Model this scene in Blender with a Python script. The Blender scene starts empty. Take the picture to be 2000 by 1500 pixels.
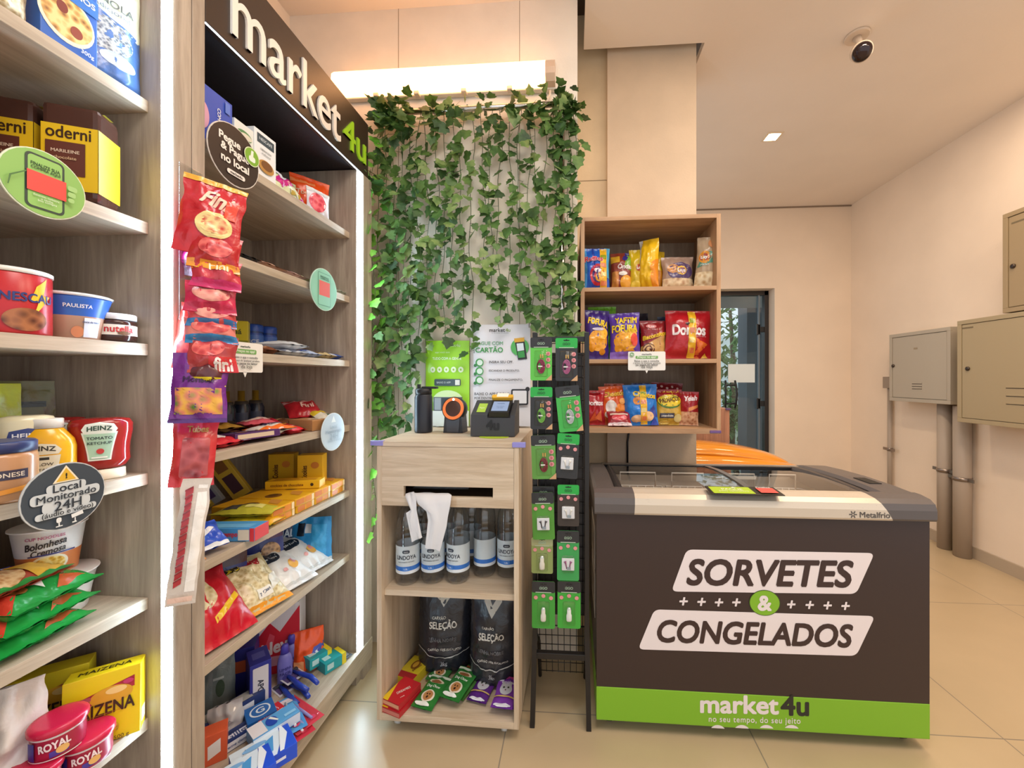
import bpy, bmesh, math, random
from math import sin, cos, pi, atan, radians, sqrt, hypot, atan2
from mathutils import Vector, Matrix, noise
from mathutils.geometry import tessellate_polygon

sc = bpy.context.scene
random.seed(7)
# ------------------------------------------------------------------ camera, world, lights, exposure
FPX, CX, CY, EYE = 760.0, 1068.0, 740.0, 1.3
TH = atan(52 / 760)
cam_d = bpy.data.cameras.new('camera')
cam_d.sensor_width = 36.0
cam_d.lens = FPX / 2000 * 36.0
cam_d.shift_x = (1000 - CX) / 2000
cam_d.shift_y = (CY - 750) / 2000
cam_d.clip_start = 0.02
cam = bpy.data.objects.new('camera', cam_d)
cam.location = (0, 0, EYE)
cam.rotation_euler = (pi / 2, 0, TH)
sc.collection.objects.link(cam)
sc.camera = cam

world = bpy.data.worlds.new('world')
sc.world = world
world.use_nodes = True
wb = world.node_tree.nodes['Background']
wb.inputs[0].default_value = (0.93, 0.96, 1.0, 1)
wb.inputs[1].default_value = 1.15

def area(name, loc, rot, sx, sy, power, col):
    l = bpy.data.lights.new(name, 'AREA')
    l.shape = 'RECTANGLE'; l.size = sx; l.size_y = sy; l.energy = power; l.color = col
    o = bpy.data.objects.new(name, l)
    o.location = loc; o.rotation_euler = rot
    sc.collection.objects.link(o)
    return o

# ceiling lights; the aisle and lobby ones are unseen, added as soft room fill
area('aisle_fill_light', (0.35, 0.25, 3.10), (0, 0, 0), 0.9, 0.9, 36, (1.0, 0.92, 0.84))
area('lobby_fill_light', (1.75, 0.8, 3.10), (0, 0, 0), 0.6, 0.6, 26, (1.0, 0.78, 0.58))
area('freezer_ceiling_light', (1.42, 1.66, 3.10), (0, 0, 0), 0.2, 0.2, 17, (1.0, 0.78, 0.58))
area('far_ceiling_light', (2.3, 2.2, 3.10), (0, 0, 0), 0.4, 0.4, 12, (1.0, 0.80, 0.60))

sc.view_settings.view_transform = 'Standard'
sc.view_settings.look = 'None'
sc.view_settings.gamma = 1.0
sc.view_settings.use_curve_mapping = False
sc.view_settings.exposure = 0.0
sc.cycles.max_bounces = 10
sc.cycles.transparent_max_bounces = 16
sc.cycles.caustics_reflective = False
sc.cycles.caustics_refractive = False
sc.cycles.sample_clamp_indirect = 6.0
sc.cycles.use_denoising = True

# ------------------------------------------------------------------ sight lines: a pixel of the 2000x1500 frame to a point on a real plane
CT, ST = cos(TH), sin(TH)
def ray(px, py):
    a = (px - CX) / FPX
    return Vector((a * CT - ST, a * ST + CT, -(py - CY) / FPX))
def onX(px, py, X):
    r = ray(px, py); return Vector((0, 0, EYE)) + r * (X / r.x)
def onY(px, py, Y):
    r = ray(px, py); return Vector((0, 0, EYE)) + r * (Y / r.y)
def onZ(px, py, Z):
    r = ray(px, py); return Vector((0, 0, EYE)) + r * ((Z - EYE) / r.z)

# ------------------------------------------------------------------ materials
def lin(h):
    h = h.lstrip('#')
    c = [int(h[i:i + 2], 16) / 255 for i in (0, 2, 4)]
    return tuple(x / 12.92 if x <= .04045 else ((x + .055) / 1.055) ** 2.4 for x in c)
_mats = {}
def newmat(key):
    m = bpy.data.materials.new(key); m.use_nodes = True
    _mats[key] = m
    return m, m.node_tree, m.node_tree.nodes['Principled BSDF']
def C(hexcol, rough=.42, metal=0.0, coat=0.0, spec=.5):
    key = 'c_%s_%g_%g_%g' % (hexcol.lstrip('#'), rough, metal, coat)
    if key in _mats: return _mats[key]
    m, nt, b = newmat(key)
    b.inputs['Base Color'].default_value = (*lin(hexcol), 1)
    b.inputs['Roughness'].default_value = rough
    b.inputs['Metallic'].default_value = metal
    b.inputs['Coat Weight'].default_value = coat
    b.inputs['Specular IOR Level'].default_value = spec
    # faint unevenness of the surface
    n = nt.nodes.new('ShaderNodeTexNoise'); n.inputs['Scale'].default_value = 60
    mr = nt.nodes.new('ShaderNodeMapRange')
    mr.inputs['To Min'].default_value = max(0, rough - .06); mr.inputs['To Max'].default_value = min(1, rough + .06)
    nt.links.new(n.outputs['Fac'], mr.inputs['Value']); nt.links.new(mr.outputs['Result'], b.inputs['Roughness'])
    return m
def film(hexcol):        # printed plastic wrapper
    key = 'film_' + hexcol.lstrip('#')
    if key in _mats: return _mats[key]
    m, nt, b = newmat(key)
    b.inputs['Base Color'].default_value = (*lin(hexcol), 1)
    b.inputs['Roughness'].default_value = .26
    b.inputs['Specular IOR Level'].default_value = .6
    tc = nt.nodes.new('ShaderNodeTexCoord')
    n = nt.nodes.new('ShaderNodeTexNoise'); n.inputs['Scale'].default_value = 28; n.inputs['Detail'].default_value = 3
    n.inputs['Distortion'].default_value = 1.2
    bp = nt.nodes.new('ShaderNodeBump'); bp.inputs['Strength'].default_value = .35; bp.inputs['Distance'].default_value = .006
    nt.links.new(tc.outputs['Object'], n.inputs['Vector'])
    nt.links.new(n.outputs['Fac'], bp.inputs['Height']); nt.links.new(bp.outputs['Normal'], b.inputs['Normal'])
    return m
def food(c1, c2, scale=120, c3=None):   # pictures of food and clear windows on food
    key = 'food_%s_%s_%s_%g' % (c1, c2, c3, scale)
    if key in _mats: return _mats[key]
    m, nt, b = newmat(key)
    tc = nt.nodes.new('ShaderNodeTexCoord')
    v = nt.nodes.new('ShaderNodeTexVoronoi'); v.inputs['Scale'].default_value = scale
    r = nt.nodes.new('ShaderNodeValToRGB')
    r.color_ramp.elements[0].color = (*lin(c1), 1); r.color_ramp.elements[0].position = .1
    r.color_ramp.elements[1].color = (*lin(c2), 1); r.color_ramp.elements[1].position = .75
    if c3:
        e = r.color_ramp.elements.new(.45); e.color = (*lin(c3), 1)
    nt.links.new(tc.outputs['Object'], v.inputs['Vector'])
    nt.links.new(v.outputs['Distance'], r.inputs['Fac']); nt.links.new(r.outputs['Color'], b.inputs['Base Color'])
    b.inputs['Roughness'].default_value = .3
    return m
def wood(axis, c1='#c9ae8a', c2='#a98c69', key=''):
    k = 'wood_%s_%s_%s' % (axis, c1, c2)
    if k in _mats: return _mats[k]
    m, nt, b = newmat(k)
    tc = nt.nodes.new('ShaderNodeTexCoord'); mp = nt.nodes.new('ShaderNodeMapping')
    s = {'x': (1.2, 16, 16), 'y': (16, 1.2, 16), 'z': (16, 16, 1.2)}[axis]
    mp.inputs['Scale'].default_value = s
    n = nt.nodes.new('ShaderNodeTexNoise'); n.inputs['Scale'].default_value = 2.2; n.inputs['Detail'].default_value = 7
    n.inputs['Roughness'].default_value = .62; n.inputs['Distortion'].default_value = .7
    n2 = nt.nodes.new('ShaderNodeTexNoise'); n2.inputs['Scale'].default_value = 11; n2.inputs['Detail'].default_value = 4
    r = nt.nodes.new('ShaderNodeValToRGB')
    r.color_ramp.elements[0].position = .36; r.color_ramp.elements[0].color = (*lin(c2), 1)
    r.color_ramp.elements[1].position = .66; r.color_ramp.elements[1].color = (*lin(c1), 1)
    mx = nt.nodes.new('ShaderNodeMix'); mx.data_type = 'RGBA'; mx.blend_type = 'MULTIPLY'
    mx.inputs['Factor'].default_value = .35
    nt.links.new(tc.outputs['Object'], mp.inputs['Vector'])
    nt.links.new(mp.outputs['Vector'], n.inputs['Vector']); nt.links.new(mp.outputs['Vector'], n2.inputs['Vector'])
    nt.links.new(n.outputs['Fac'], r.inputs['Fac'])
    nt.links.new(r.outputs['Color'], mx.inputs['A']); nt.links.new(n2.outputs['Color'], mx.inputs['B'])
    hs = nt.nodes.new('ShaderNodeHueSaturation'); hs.inputs['Saturation'].default_value = 0
    nt.links.new(n2.outputs['Color'], hs.inputs['Color']); nt.links.new(hs.outputs['Color'], mx.inputs['B'])
    gm = nt.nodes.new('ShaderNodeBrightContrast'); gm.inputs['Bright'].default_value = .04
    nt.links.new(mx.outputs['Result'], gm.inputs['Color']); nt.links.new(gm.outputs['Color'], b.inputs['Base Color'])
    b.inputs['Roughness'].default_value = .5
    return m
def plaster(hexcol, k='plaster', amount=.08, rough=.85, scale=3.0):
    key = '%s_%s' % (k, hexcol)
    if key in _mats: return _mats[key]
    m, nt, b = newmat(key)
    tc = nt.nodes.new('ShaderNodeTexCoord')
    n = nt.nodes.new('ShaderNodeTexNoise'); n.inputs['Scale'].default_value = scale; n.inputs['Detail'].default_value = 6
    c = lin(hexcol)
    r = nt.nodes.new('ShaderNodeValToRGB')
    r.color_ramp.elements[0].position = .3; r.color_ramp.elements[0].color = (*[x * (1 - amount) for x in c], 1)
    r.color_ramp.elements[1].position = .7; r.color_ramp.elements[1].color = (*[min(1, x * (1 + amount)) for x in c], 1)
    nt.links.new(tc.outputs['Object'], n.inputs['Vector']); nt.links.new(n.outputs['Fac'], r.inputs['Fac'])
    nt.links.new(r.outputs['Color'], b.inputs['Base Color'])
    n2 = nt.nodes.new('ShaderNodeTexNoise'); n2.inputs['Scale'].default_value = 90
    bp = nt.nodes.new('ShaderNodeBump'); bp.inputs['Strength'].default_value = .06; bp.inputs['Distance'].default_value = .01
    nt.links.new(tc.outputs['Object'], n2.inputs['Vector'])
    nt.links.new(n2.outputs['Fac'], bp.inputs['Height']); nt.links.new(bp.outputs['Normal'], b.inputs['Normal'])
    b.inputs['Roughness'].default_value = rough
    return m
def tiles(hexcol, grout, size, rough, key, off=(0, 0)):
    if key in _mats: return _mats[key]
    m, nt, b = newmat(key)
    tc = nt.nodes.new('ShaderNodeTexCoord'); mp = nt.nodes.new('ShaderNodeMapping')
    mp.inputs['Location'].default_value = (off[0], off[1], 0)
    br = nt.nodes.new('ShaderNodeTexBrick')
    br.offset = 0; br.inputs['Scale'].default_value = 1; br.inputs['Brick Width'].default_value = size
    br.inputs['Row Height'].default_value = size; br.inputs['Mortar Size'].default_value = .0022
    br.inputs['Color1'].default_value = (*lin(hexcol), 1)
    br.inputs['Color2'].default_value = (*[x * .97 for x in lin(hexcol)], 1)
    br.inputs['Mortar'].default_value = (*lin(grout), 1)
    n = nt.nodes.new('ShaderNodeTexNoise'); n.inputs['Scale'].default_value = 4; n.inputs['Detail'].default_value = 5
    r = nt.nodes.new('ShaderNodeValToRGB')
    r.color_ramp.elements[0].color = (.84, .84, .84, 1); r.color_ramp.elements[1].color = (1, 1, 1, 1)
    mx = nt.nodes.new('ShaderNodeMix'); mx.data_type = 'RGBA'; mx.blend_type = 'MULTIPLY'; mx.inputs['Factor'].default_value = 1
    nt.links.new(tc.outputs['Object'], mp.inputs['Vector']); nt.links.new(mp.outputs['Vector'], br.inputs['Vector'])
    nt.links.new(tc.outputs['Object'], n.inputs['Vector']); nt.links.new(n.outputs['Fac'], r.inputs['Fac'])
    nt.links.new(br.outputs['Color'], mx.inputs['A']); nt.links.new(r.outputs['Color'], mx.inputs['B'])
    nt.links.new(mx.outputs['Result'], b.inputs['Base Color'])
    b.inputs['Roughness'].default_value = rough
    return m
def glow(key, col, strength, base=(1, 1, 1)):
    if key in _mats: return _mats[key]
    m, nt, b = newmat(key)
    b.inputs['Base Color'].default_value = (*base, 1)
    b.inputs['Emission Color'].default_value = (*col, 1)
    b.inputs['Emission Strength'].default_value = strength
    return m
def pane(key, tint=(1, 1, 1), refl=1.0):     # thin glass sheet
    if key in _mats: return _mats[key]
    m, nt, b = newmat(key)
    nt.nodes.remove(b)
    out = nt.nodes['Material Output']
    t = nt.nodes.new('ShaderNodeBsdfTransparent'); t.inputs[0].default_value = (*tint, 1)
    g = nt.nodes.new('ShaderNodeBsdfGlossy'); g.inputs['Roughness'].default_value = .03
    f = nt.nodes.new('ShaderNodeLayerWeight'); f.inputs['Blend'].default_value = .5
    pw = nt.nodes.new('ShaderNodeMath'); pw.operation = 'POWER'; pw.inputs[1].default_value = 3.2
    ml = nt.nodes.new('ShaderNodeMath'); ml.operation = 'MULTIPLY_ADD'; ml.inputs[1].default_value = .55 * refl; ml.inputs[2].default_value = .035 * refl; ml.use_clamp = True
    mx = nt.nodes.new('ShaderNodeMixShader')
    nt.links.new(f.outputs['Facing'], pw.inputs[0]); nt.links.new(pw.outputs[0], ml.inputs[0]); nt.links.new(ml.outputs[0], mx.inputs[0])
    nt.links.new(t.outputs[0], mx.inputs[1]); nt.links.new(g.outputs[0], mx.inputs[2])
    nt.links.new(mx.outputs[0], out.inputs['Surface'])
    return m
def clear(key, col=(1, 1, 1), ior=1.33, rough=0.0):
    if key in _mats: return _mats[key]
    m, nt, b = newmat(key)
    b.inputs['Base Color'].default_value = (*col, 1)
    b.inputs['Transmission Weight'].default_value = 1.0
    b.inputs['IOR'].default_value = ior
    b.inputs['Roughness'].default_value = rough
    return m
def leafmat(key, c1, c2):
    m, nt, b = newmat(key)
    tc = nt.nodes.new('ShaderNodeTexCoord')
    n = nt.nodes.new('ShaderNodeTexNoise'); n.inputs['Scale'].default_value = 22
    r = nt.nodes.new('ShaderNodeValToRGB')
    r.color_ramp.elements[0].position = .35; r.color_ramp.elements[0].color = (*lin(c1), 1)
    r.color_ramp.elements[1].position = .65; r.color_ramp.elements[1].color = (*lin(c2), 1)
    nt.links.new(tc.outputs['Object'], n.inputs['Vector']); nt.links.new(n.outputs['Fac'], r.inputs['Fac'])
    nt.links.new(r.outputs['Color'], b.inputs['Base Color'])
    b.inputs['Roughness'].default_value = .5
    b.inputs['Subsurface Weight'].default_value = 0
    tr = nt.nodes.new('ShaderNodeBsdfTranslucent'); nt.links.new(r.outputs['Color'], tr.inputs['Color'])
    mx = nt.nodes.new('ShaderNodeMixShader'); mx.inputs[0].default_value = .25
    out = nt.nodes['Material Output']
    nt.links.new(b.outputs[0], mx.inputs[1]); nt.links.new(tr.outputs[0], mx.inputs[2]); nt.links.new(mx.outputs[0], out.inputs['Surface'])
    return m
def H(c):   # a colour code or a material
    return C(c) if isinstance(c, str) else c

WHITE, BLACK = '#f2f2f0', '#17171a'

# ------------------------------------------------------------------ mesh collector
class MB:
    def __init__(s):
        s.v = []; s.f = []; s.m = []; s.sm = []; s.mats = []
    def mi(s, m):
        m = H(m)
        if m not in s.mats: s.mats.append(m)
        return s.mats.index(m)
    def add(s, vs, fs, m, smooth=False):
        o = len(s.v); i = s.mi(m)
        s.v += [tuple(p) for p in vs]
        for f in fs:
            s.f.append(tuple(o + k for k in f)); s.m.append(i); s.sm.append(smooth)
        return s
    def box(s, a, b, m, bev=0.0):
        (x0, y0, z0), (x1, y1, z1) = a, b
        if bev <= 0:
            vs = [(x, y, z) for z in (z0, z1) for y in (y0, y1) for x in (x0, x1)]
            return s.add(vs, [(0, 2, 3, 1), (4, 5, 7, 6), (0, 1, 5, 4), (2, 6, 7, 3), (0, 4, 6, 2), (1, 3, 7, 5)], m)
        bm = bmesh.new()
        bmesh.ops.create_cube(bm, size=1)
        for v in bm.verts:
            v.co = ((x0 + x1) / 2 + v.co.x * (x1 - x0), (y0 + y1) / 2 + v.co.y * (y1 - y0), (z0 + z1) / 2 + v.co.z * (z1 - z0))
        bmesh.ops.bevel(bm, geom=bm.edges[:], offset=bev, segments=2, affect='EDGES', profile=.6)
        return s.bm(bm, m)
    def bm(s, bm, m, smooth=False):
        bm.verts.index_update()
        s.add([v.co[:] for v in bm.verts], [[v.index for v in f.verts] for f in bm.faces], m, smooth)
        bm.free(); return s
    def lathe(s, prof, segs=28, sx=1, sy=1, c=(0, 0), cap=True):
        # prof: [(r, z, material)] - the material paints the band up to the next point
        n = len(prof); o = len(s.v)
        for r, z, *_ in prof:
            for k in range(segs):
                a = 2 * pi * k / segs
                s.v.append((c[0] + r * cos(a) * sx, c[1] + r * sin(a) * sy, z))
        for i in range(n - 1):
            mi = s.mi(prof[i][2])
            for k in range(segs):
                k2 = (k + 1) % segs
                s.f.append((o + i * segs + k, o + i * segs + k2, o + (i + 1) * segs + k2, o + (i + 1) * segs + k))
                s.m.append(mi); s.sm.append(True)
        if cap:
            s.f.append(tuple(o + k for k in reversed(range(segs)))); s.m.append(s.mi(prof[0][2])); s.sm.append(False)
            s.f.append(tuple(o + (n - 1) * segs + k for k in range(segs))); s.m.append(s.mi(prof[-2][2])); s.sm.append(False)
        return s
    def tube(s, pts, r, m, segs=8, cap=True):
        pts = [Vector(p) for p in pts]; n = len(pts); o = len(s.v); mi = s.mi(m)
        up = None
        for i, p in enumerate(pts):
            t = (pts[min(i + 1, n - 1)] - pts[max(i - 1, 0)]).normalized()
            if up is None:
                up = Vector((0, 0, 1)) if abs(t.z) < .9 else Vector((0, 1, 0))
            a = t.cross(up).normalized(); b2 = a.cross(t).normalized(); up = b2
            rr = r[i] if isinstance(r, (list, tuple)) else r
            for k in range(segs):
                g = 2 * pi * k / segs
                s.v.append(tuple(p + a * (rr * cos(g)) + b2 * (rr * sin(g))))
        for i in range(n - 1):
            for k in range(segs):
                k2 = (k + 1) % segs
                s.f.append((o + i * segs + k, o + i * segs + k2, o + (i + 1) * segs + k2, o + (i + 1) * segs + k)); s.m.append(mi); s.sm.append(True)
        if cap:
            s.f.append(tuple(o + k for k in reversed(range(segs)))); s.m.append(mi); s.sm.append(False)
            s.f.append(tuple(o + (n - 1) * segs + k for k in range(segs))); s.m.append(mi); s.sm.append(False)
        return s
    def prism(s, poly, M, depth, m, m_side=None):
        # poly in 2D, M(x, y, o) to 3D, o from 0 to depth
        n = len(poly)
        tri = tessellate_polygon([[Vector((x, y, 0)) for x, y in poly]])
        top = [M(x, y, depth) for x, y in poly]; bot = [M(x, y, 0) for x, y in poly]
        s.add(top, [tuple(t) for t in tri], m); s.add(bot, [tuple(reversed(t)) for t in tri], m)
        s.add(bot + top, [(k, (k + 1) % n, n + (k + 1) % n, n + k) for k in range(n)], m_side or m)
        return s
    def art(s, shapes, W, Hh, M, maxe=None, o0=.0007, do=.0003):
        o = o0 - do
        for i, sh in enumerate(shapes):
            o += do
            kind = sh[0]
            if kind == 't':
                vs, fs = text2d(sh[1], sh[6] if len(sh) > 6 else {})
                opt = sh[6] if len(sh) > 6 else {}
                cx_, cy_, wf, col = sh[2:6]
                sc_ = wf * W
                st = opt.get('st', 1.0)
                rot = radians(opt.get('rot', 0))
                pts = []
                for x, y, dz in vs:
                    x, y = x * sc_, y * sc_ * st
                    if 'arc' in opt:
                        y += opt['arc'] * (1 - (2 * x / sc_) ** 2)
                    pts.append((cx_ * W + x * cos(rot) - y * sin(rot), cy_ * Hh + x * sin(rot) + y * cos(rot), dz * DZ))
            else:
                col = sh[-1]
                if kind == 'r':
                    x0, y0, x1, y1 = sh[1:5]; poly = [(x0, y0), (x1, y0), (x1, y1), (x0, y1)]
                elif kind == 'e':
                    cx_, cy_, rx, ry = sh[1:5]
                    poly = [(cx_ + rx * cos(2 * pi * k / 28), cy_ + ry * sin(2 * pi * k / 28)) for k in range(28)]
                elif kind == 'p':
                    poly = sh[1]
                elif kind == 'rr':
                    x0, y0, x1, y1, r = sh[1:6]
                    poly = rr2d(x0 * W, y0 * Hh, x1 * W, y1 * Hh, r)
                    poly = [(x / W, y / Hh) for x, y in poly]
                pts = [(x * W, y * Hh, 0) for x, y in poly]
                fs = tessellate_polygon([[Vector((x, y, 0)) for x, y, _ in pts]])
            if maxe:
                bm = bmesh.new()
                vv = [bm.verts.new(p_) for p_ in pts]
                for f in fs:
                    try: bm.faces.new([vv[k] for k in f])
                    except ValueError: pass
                for _ in range(3):
                    es = [e for e in bm.edges if e.calc_length() > maxe]
                    if not es: break
                    bmesh.ops.subdivide_edges(bm, edges=es, cuts=min(3, max(1, int(max(e.calc_length() for e in es) / maxe / 2))), use_grid_fill=True)
                bmesh.ops.triangulate(bm, faces=[f for f in bm.faces if len(f.verts) > 4])
                bm.verts.index_update()
                pts = [tuple(v.co) for v in bm.verts]; fs = [[v.index for v in f.verts] for f in bm.faces]
                bm.free()
            s.add([M(x, y, o + dz) for x, y, dz in pts], fs, col, smooth=bool(maxe))
            if kind == 't': o += 6 * DZ
        return s
    def build(s, name, parent=None, loc=None, rot=None):
        me = bpy.data.meshes.new(name)
        me.from_pydata(s.v, [], s.f)
        for m in s.mats: me.materials.append(m)
        me.polygons.foreach_set('material_index', s.m)
        me.polygons.foreach_set('use_smooth', s.sm)
        me.update()
        o = bpy.data.objects.new(name, me)
        sc.collection.objects.link(o)
        if parent: o.parent = parent
        if loc is not None: o.location = loc
        if rot is not None: o.rotation_euler = rot
        return o

_txt = {}
DZ = .00008
def text2d(body, opt):
    key = (body, opt.get('b', .012), opt.get('sh', 0), opt.get('sp', 1))
    if key in _txt: return _txt[key]
    cu = bpy.data.curves.new('lettering', 'FONT'); cu.body = body; cu.shear = opt.get('sh', 0)
    cu.space_character = opt.get('sp', 1); cu.resolution_u = 4
    cu.align_x = 'CENTER'; cu.align_y = 'CENTER'
    o = bpy.data.objects.new('lettering', cu)
    m = o.to_mesh()
    vs = [(v.co.x, v.co.y) for v in m.vertices]; fs = [tuple(p.vertices) for p in m.polygons]
    o.to_mesh_clear(); bpy.data.objects.remove(o); bpy.data.curves.remove(cu)
    x0 = min(v[0] for v in vs); x1 = max(v[0] for v in vs); y0 = min(v[1] for v in vs); y1 = max(v[1] for v in vs)
    w = (x1 - x0) or 1
    vs = [((x - (x0 + x1) / 2) / w, (y - (y0 + y1) / 2) / w, 0) for x, y in vs]
    b = opt.get('b', .012) * .75 / w
    if b > 1e-6:      # heavier strokes: the outline again, shifted all round
        v0, f0 = vs, fs; vs, fs = [], []
        for k in range(6):
            a = 2 * pi * k / 6; o = len(vs)
            vs += [(x + b * cos(a), y + b * sin(a), k) for x, y, _ in v0]
            fs += [tuple(i + o for i in f) for f in f0]
        q = 1 / (1 + 2 * b); vs = [(x * q, y * q, k) for x, y, k in vs]
    _txt[key] = (vs, fs)
    return vs, fs
def rr2d(x0, y0, x1, y1, r, shear=0, n=5):
    pts = []
    for cx_, cy_, a0 in ((x1 - r, y0 + r, -90), (x1 - r, y1 - r, 0), (x0 + r, y1 - r, 90), (x0 + r, y0 + r, 180)):
        for k in range(n + 1):
            a = radians(a0 + 90 * k / n)
            x, y = cx_ + r * cos(a), cy_ + r * sin(a)
            pts.append((x + shear * (y - (y0 + y1) / 2), y))
    return pts

# ------------------------------------------------------------------ things
def tag(o, label, cat, group=None):
    o['label'] = label; o['category'] = cat
    if group: o['group'] = group
    return o
def thing(name, label, cat, loc=(0, 0, 0), rz=0, group=None, rx=0, ry=0):
    o = bpy.data.objects.new(name, None); sc.collection.objects.link(o)
    o.empty_display_size = .05
    o.location = loc; o.rotation_euler = (radians(rx), radians(ry), radians(rz))
    return tag(o, label, cat, group)
def struct(o):
    o['kind'] = 'structure'; return o
def slab(name, a, b, m, bev=0):
    return struct(MB().box(a, b, m, bev).build(name))
def rot3(rz=0, rx=0, ry=0):
    return (radians(rx), radians(ry), radians(rz))
def copy_tree(o, parent=None):
    c = o.copy(); sc.collection.objects.link(c)
    if parent: c.parent = parent
    for ch in list(o.children): copy_tree(ch, c)
    return c

# product builders: the front faces -Y, X is to the right, Z up, the base sits on z = 0
def F_flat(y):                     # front plane of a carton
    return lambda x, z, o: (x, y - o, z)
def carton(name, label, cat, w, d, h, loc, rz, col, F=(), R=(), L=(), T=(), rx=0, ry=0, group=None, side=None, bev=.0015):
    mb = MB(); mb.box((-w / 2, -d / 2, 0), (w / 2, d / 2, h), col, bev)
    mb.art(F, w, h, lambda x, z, o: (x, -d / 2 - o, z))
    mb.art(R, d, h, lambda x, z, o: (w / 2 + o, x, z))
    mb.art(L, d, h, lambda x, z, o: (-w / 2 - o, -x, z))
    mb.art(T, w, d, lambda x, y, o: (x, y - d / 2, h + o))
    return tag(mb.build(name, None, loc, rot3(rz, rx, ry)), label, cat, group)
def bag(name, label, cat, w, h, t, loc, rz, col, F=(), rx=0, ry=0, group=None, seal=.07, seed=None, wr=1.0, bl=2.6, stand=False, back=None, flat_top=False):
    sd = random.random() * 50 if seed is None else seed
    def half(x, y):
        u = min(1, abs(2 * x / w)); v = min(1, max(0, y / h))
        lo, hi = (0.0, 1 - seal) if stand else (seal, 1 - seal)
        q = (v - lo) / (hi - lo)
        if q <= 0 or q >= 1:
            e = 0
        elif stand:
            e = (1 - q ** 2.2) ** .8
        else:
            e = (1 - abs(2 * q - 1) ** 2.6) ** .7
        th = t / 2 * e * (1 - u ** bl) ** (.75 if bl < 4 else .5)
        k = noise.noise(Vector((x * 38, y * 30, sd))) * .22 + noise.noise(Vector((x * 90, y * 50, sd + 9))) * .12
        th *= 1 + k * wr
        edge = (1 - min(1, abs(q - .02) / .3)) * 0 + max(0, 1 - abs(1 - q) / .28) + (0 if stand else max(0, 1 - abs(q) / .28))
        th += wr * edge * .0028 * sin(x * 170 + 3 * noise.noise(Vector((x * 20, y * 12, sd)))) * (1 - u ** 4) * (t > .012)
        return max(th, .0006)
    def squeeze(x, y):
        v = min(1, max(0, y / h)); q = sin(pi * v)
        k = 1 - .075 * (q if not stand else v * .3) * min(1, t / .03)
        return x * k + .0022 * wr * noise.noise(Vector((y * 25, sd, 3.0))) * (abs(2 * x / w))
    def crimp(y):
        v = y / h
        return .0008 * sin(y * 1800) if (v < seal * .8 or v > 1 - seal * .8) else 0
    sway = lambda x, y: .006 * wr * noise.noise(Vector((x * 9, y * 9, sd + 4))) * min(1, h / .15) * (y / h)
    yc = (t / 2 + .001)
    def M(x, y, o): return (squeeze(x, y), -half(x, y) - o + crimp(y) + sway(x, y), y)
    def B(x, y): return (squeeze(x, y), half(x, y) + crimp(y) + sway(x, y), y)
    nx, ny = 18, 22
    mb = MB(); col = film(col) if isinstance(col, str) else col
    gx = [-w / 2 + w * i / nx for i in range(nx + 1)]; gy = [h * j / ny for j in range(ny + 1)]
    vs = [M(x, y, 0) for y in gy for x in gx]; n1 = nx + 1
    mb.add(vs, [(j * n1 + i, j * n1 + i + 1, (j + 1) * n1 + i + 1, (j + 1) * n1 + i) for j in range(ny) for i in range(nx)], col, True)
    vs = [B(x, y) for y in gy for x in gx]
    mb.add(vs, [(j * n1 + i, (j + 1) * n1 + i, (j + 1) * n1 + i + 1, j * n1 + i + 1) for j in range(ny) for i in range(nx)], back or col, True)
    if stand:   # gusset under the pouch
        a = [M(x, 0, 0) for x in gx] + [B(x, 0) for x in gx]
        mb.add(a, [(i, n1 + i, n1 + i + 1, i + 1) for i in range(nx)], col)
    F = [(*s_[:-1], film(s_[-1])) if (s_[0] != 't' and isinstance(s_[-1], str)) else s_ for s_ in F]
    mb.art(F, w, h, M, maxe=.012, o0=.0009, do=.0004)
    return tag(mb.build(name, None, loc, rot3(rz, rx, ry)), label, cat, group)
def roundpack(name, label, cat, prof, loc, rz, F=(), sx=1, sy=1, parts=(), group=None, segs=32, rx=0, ry=0, name2=None):
    # prof: lathe profile of the body; parts: [(name, prof, label)] children (lids, caps); F: art in metres over (arc length, height)
    mb = MB(); mb.lathe(prof, segs, sx, sy)
    def R(z):
        for (r0, z0, *_), (r1, z1, *_) in zip(prof, prof[1:]):
            if z0 <= z <= z1 and z1 > z0: return r0 + (r1 - r0) * (z - z0) / (z1 - z0)
        return prof[-1][0]
    R0 = max(p[0] for p in prof)
    def M(x, z, o):
        a = x / R0 - pi / 2; r = R(z) + o
        return (r * cos(a) * sx, r * sin(a) * sy, z)
    mb.art(F, 1, 1, M, maxe=.008, o0=.0008)
    root = tag(mb.build(name, None, loc, rot3(rz, rx, ry)), label, cat, group)
    for nm, pr, *lb in parts:
        c = MB().lathe(pr, segs, sx, sy).build(nm, root)
        if lb and lb[0]: c['label'] = lb[0]
    return root

# ------------------------------------------------------------------ the room
WALL = plaster('#ecdac6', 'plaster', .03); CEIL = plaster('#eadfd4', 'ceil', .02)
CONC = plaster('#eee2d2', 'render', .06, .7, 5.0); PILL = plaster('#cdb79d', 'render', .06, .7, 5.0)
slab('floor', (-1.6, -2.2, -.05), (3.1, 4.6, 0), tiles('#c4ae8c', '#8d8272', .9, .30, 'floor_tiles', (.25, .286)))
slab('ceiling', (.057, -2.2, 3.12), (3.1, 2.16, 3.16), CEIL)
slab('ceiling_far', (.709, 2.16, 3.12), (3.1, 4.6, 3.16), CEIL)
slab('ceiling_niche', (-1.6, -2.2, 3.12), (0.0, 1.86, 3.16), CEIL)
slab('ceiling_void', (-.1, -2.2, 3.38), (1.0, 2.7, 3.42), plaster('#5b4b3e', 'void'))
mb = MB().box((-1.6, 1.86, 0), (.019, 2.3, 3.4), CONC)
for x in (-.86, -.26): mb.box((x, 1.8590, 0), (x + .003, 1.861, 3.12), C('#a8967e', .8))
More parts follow.
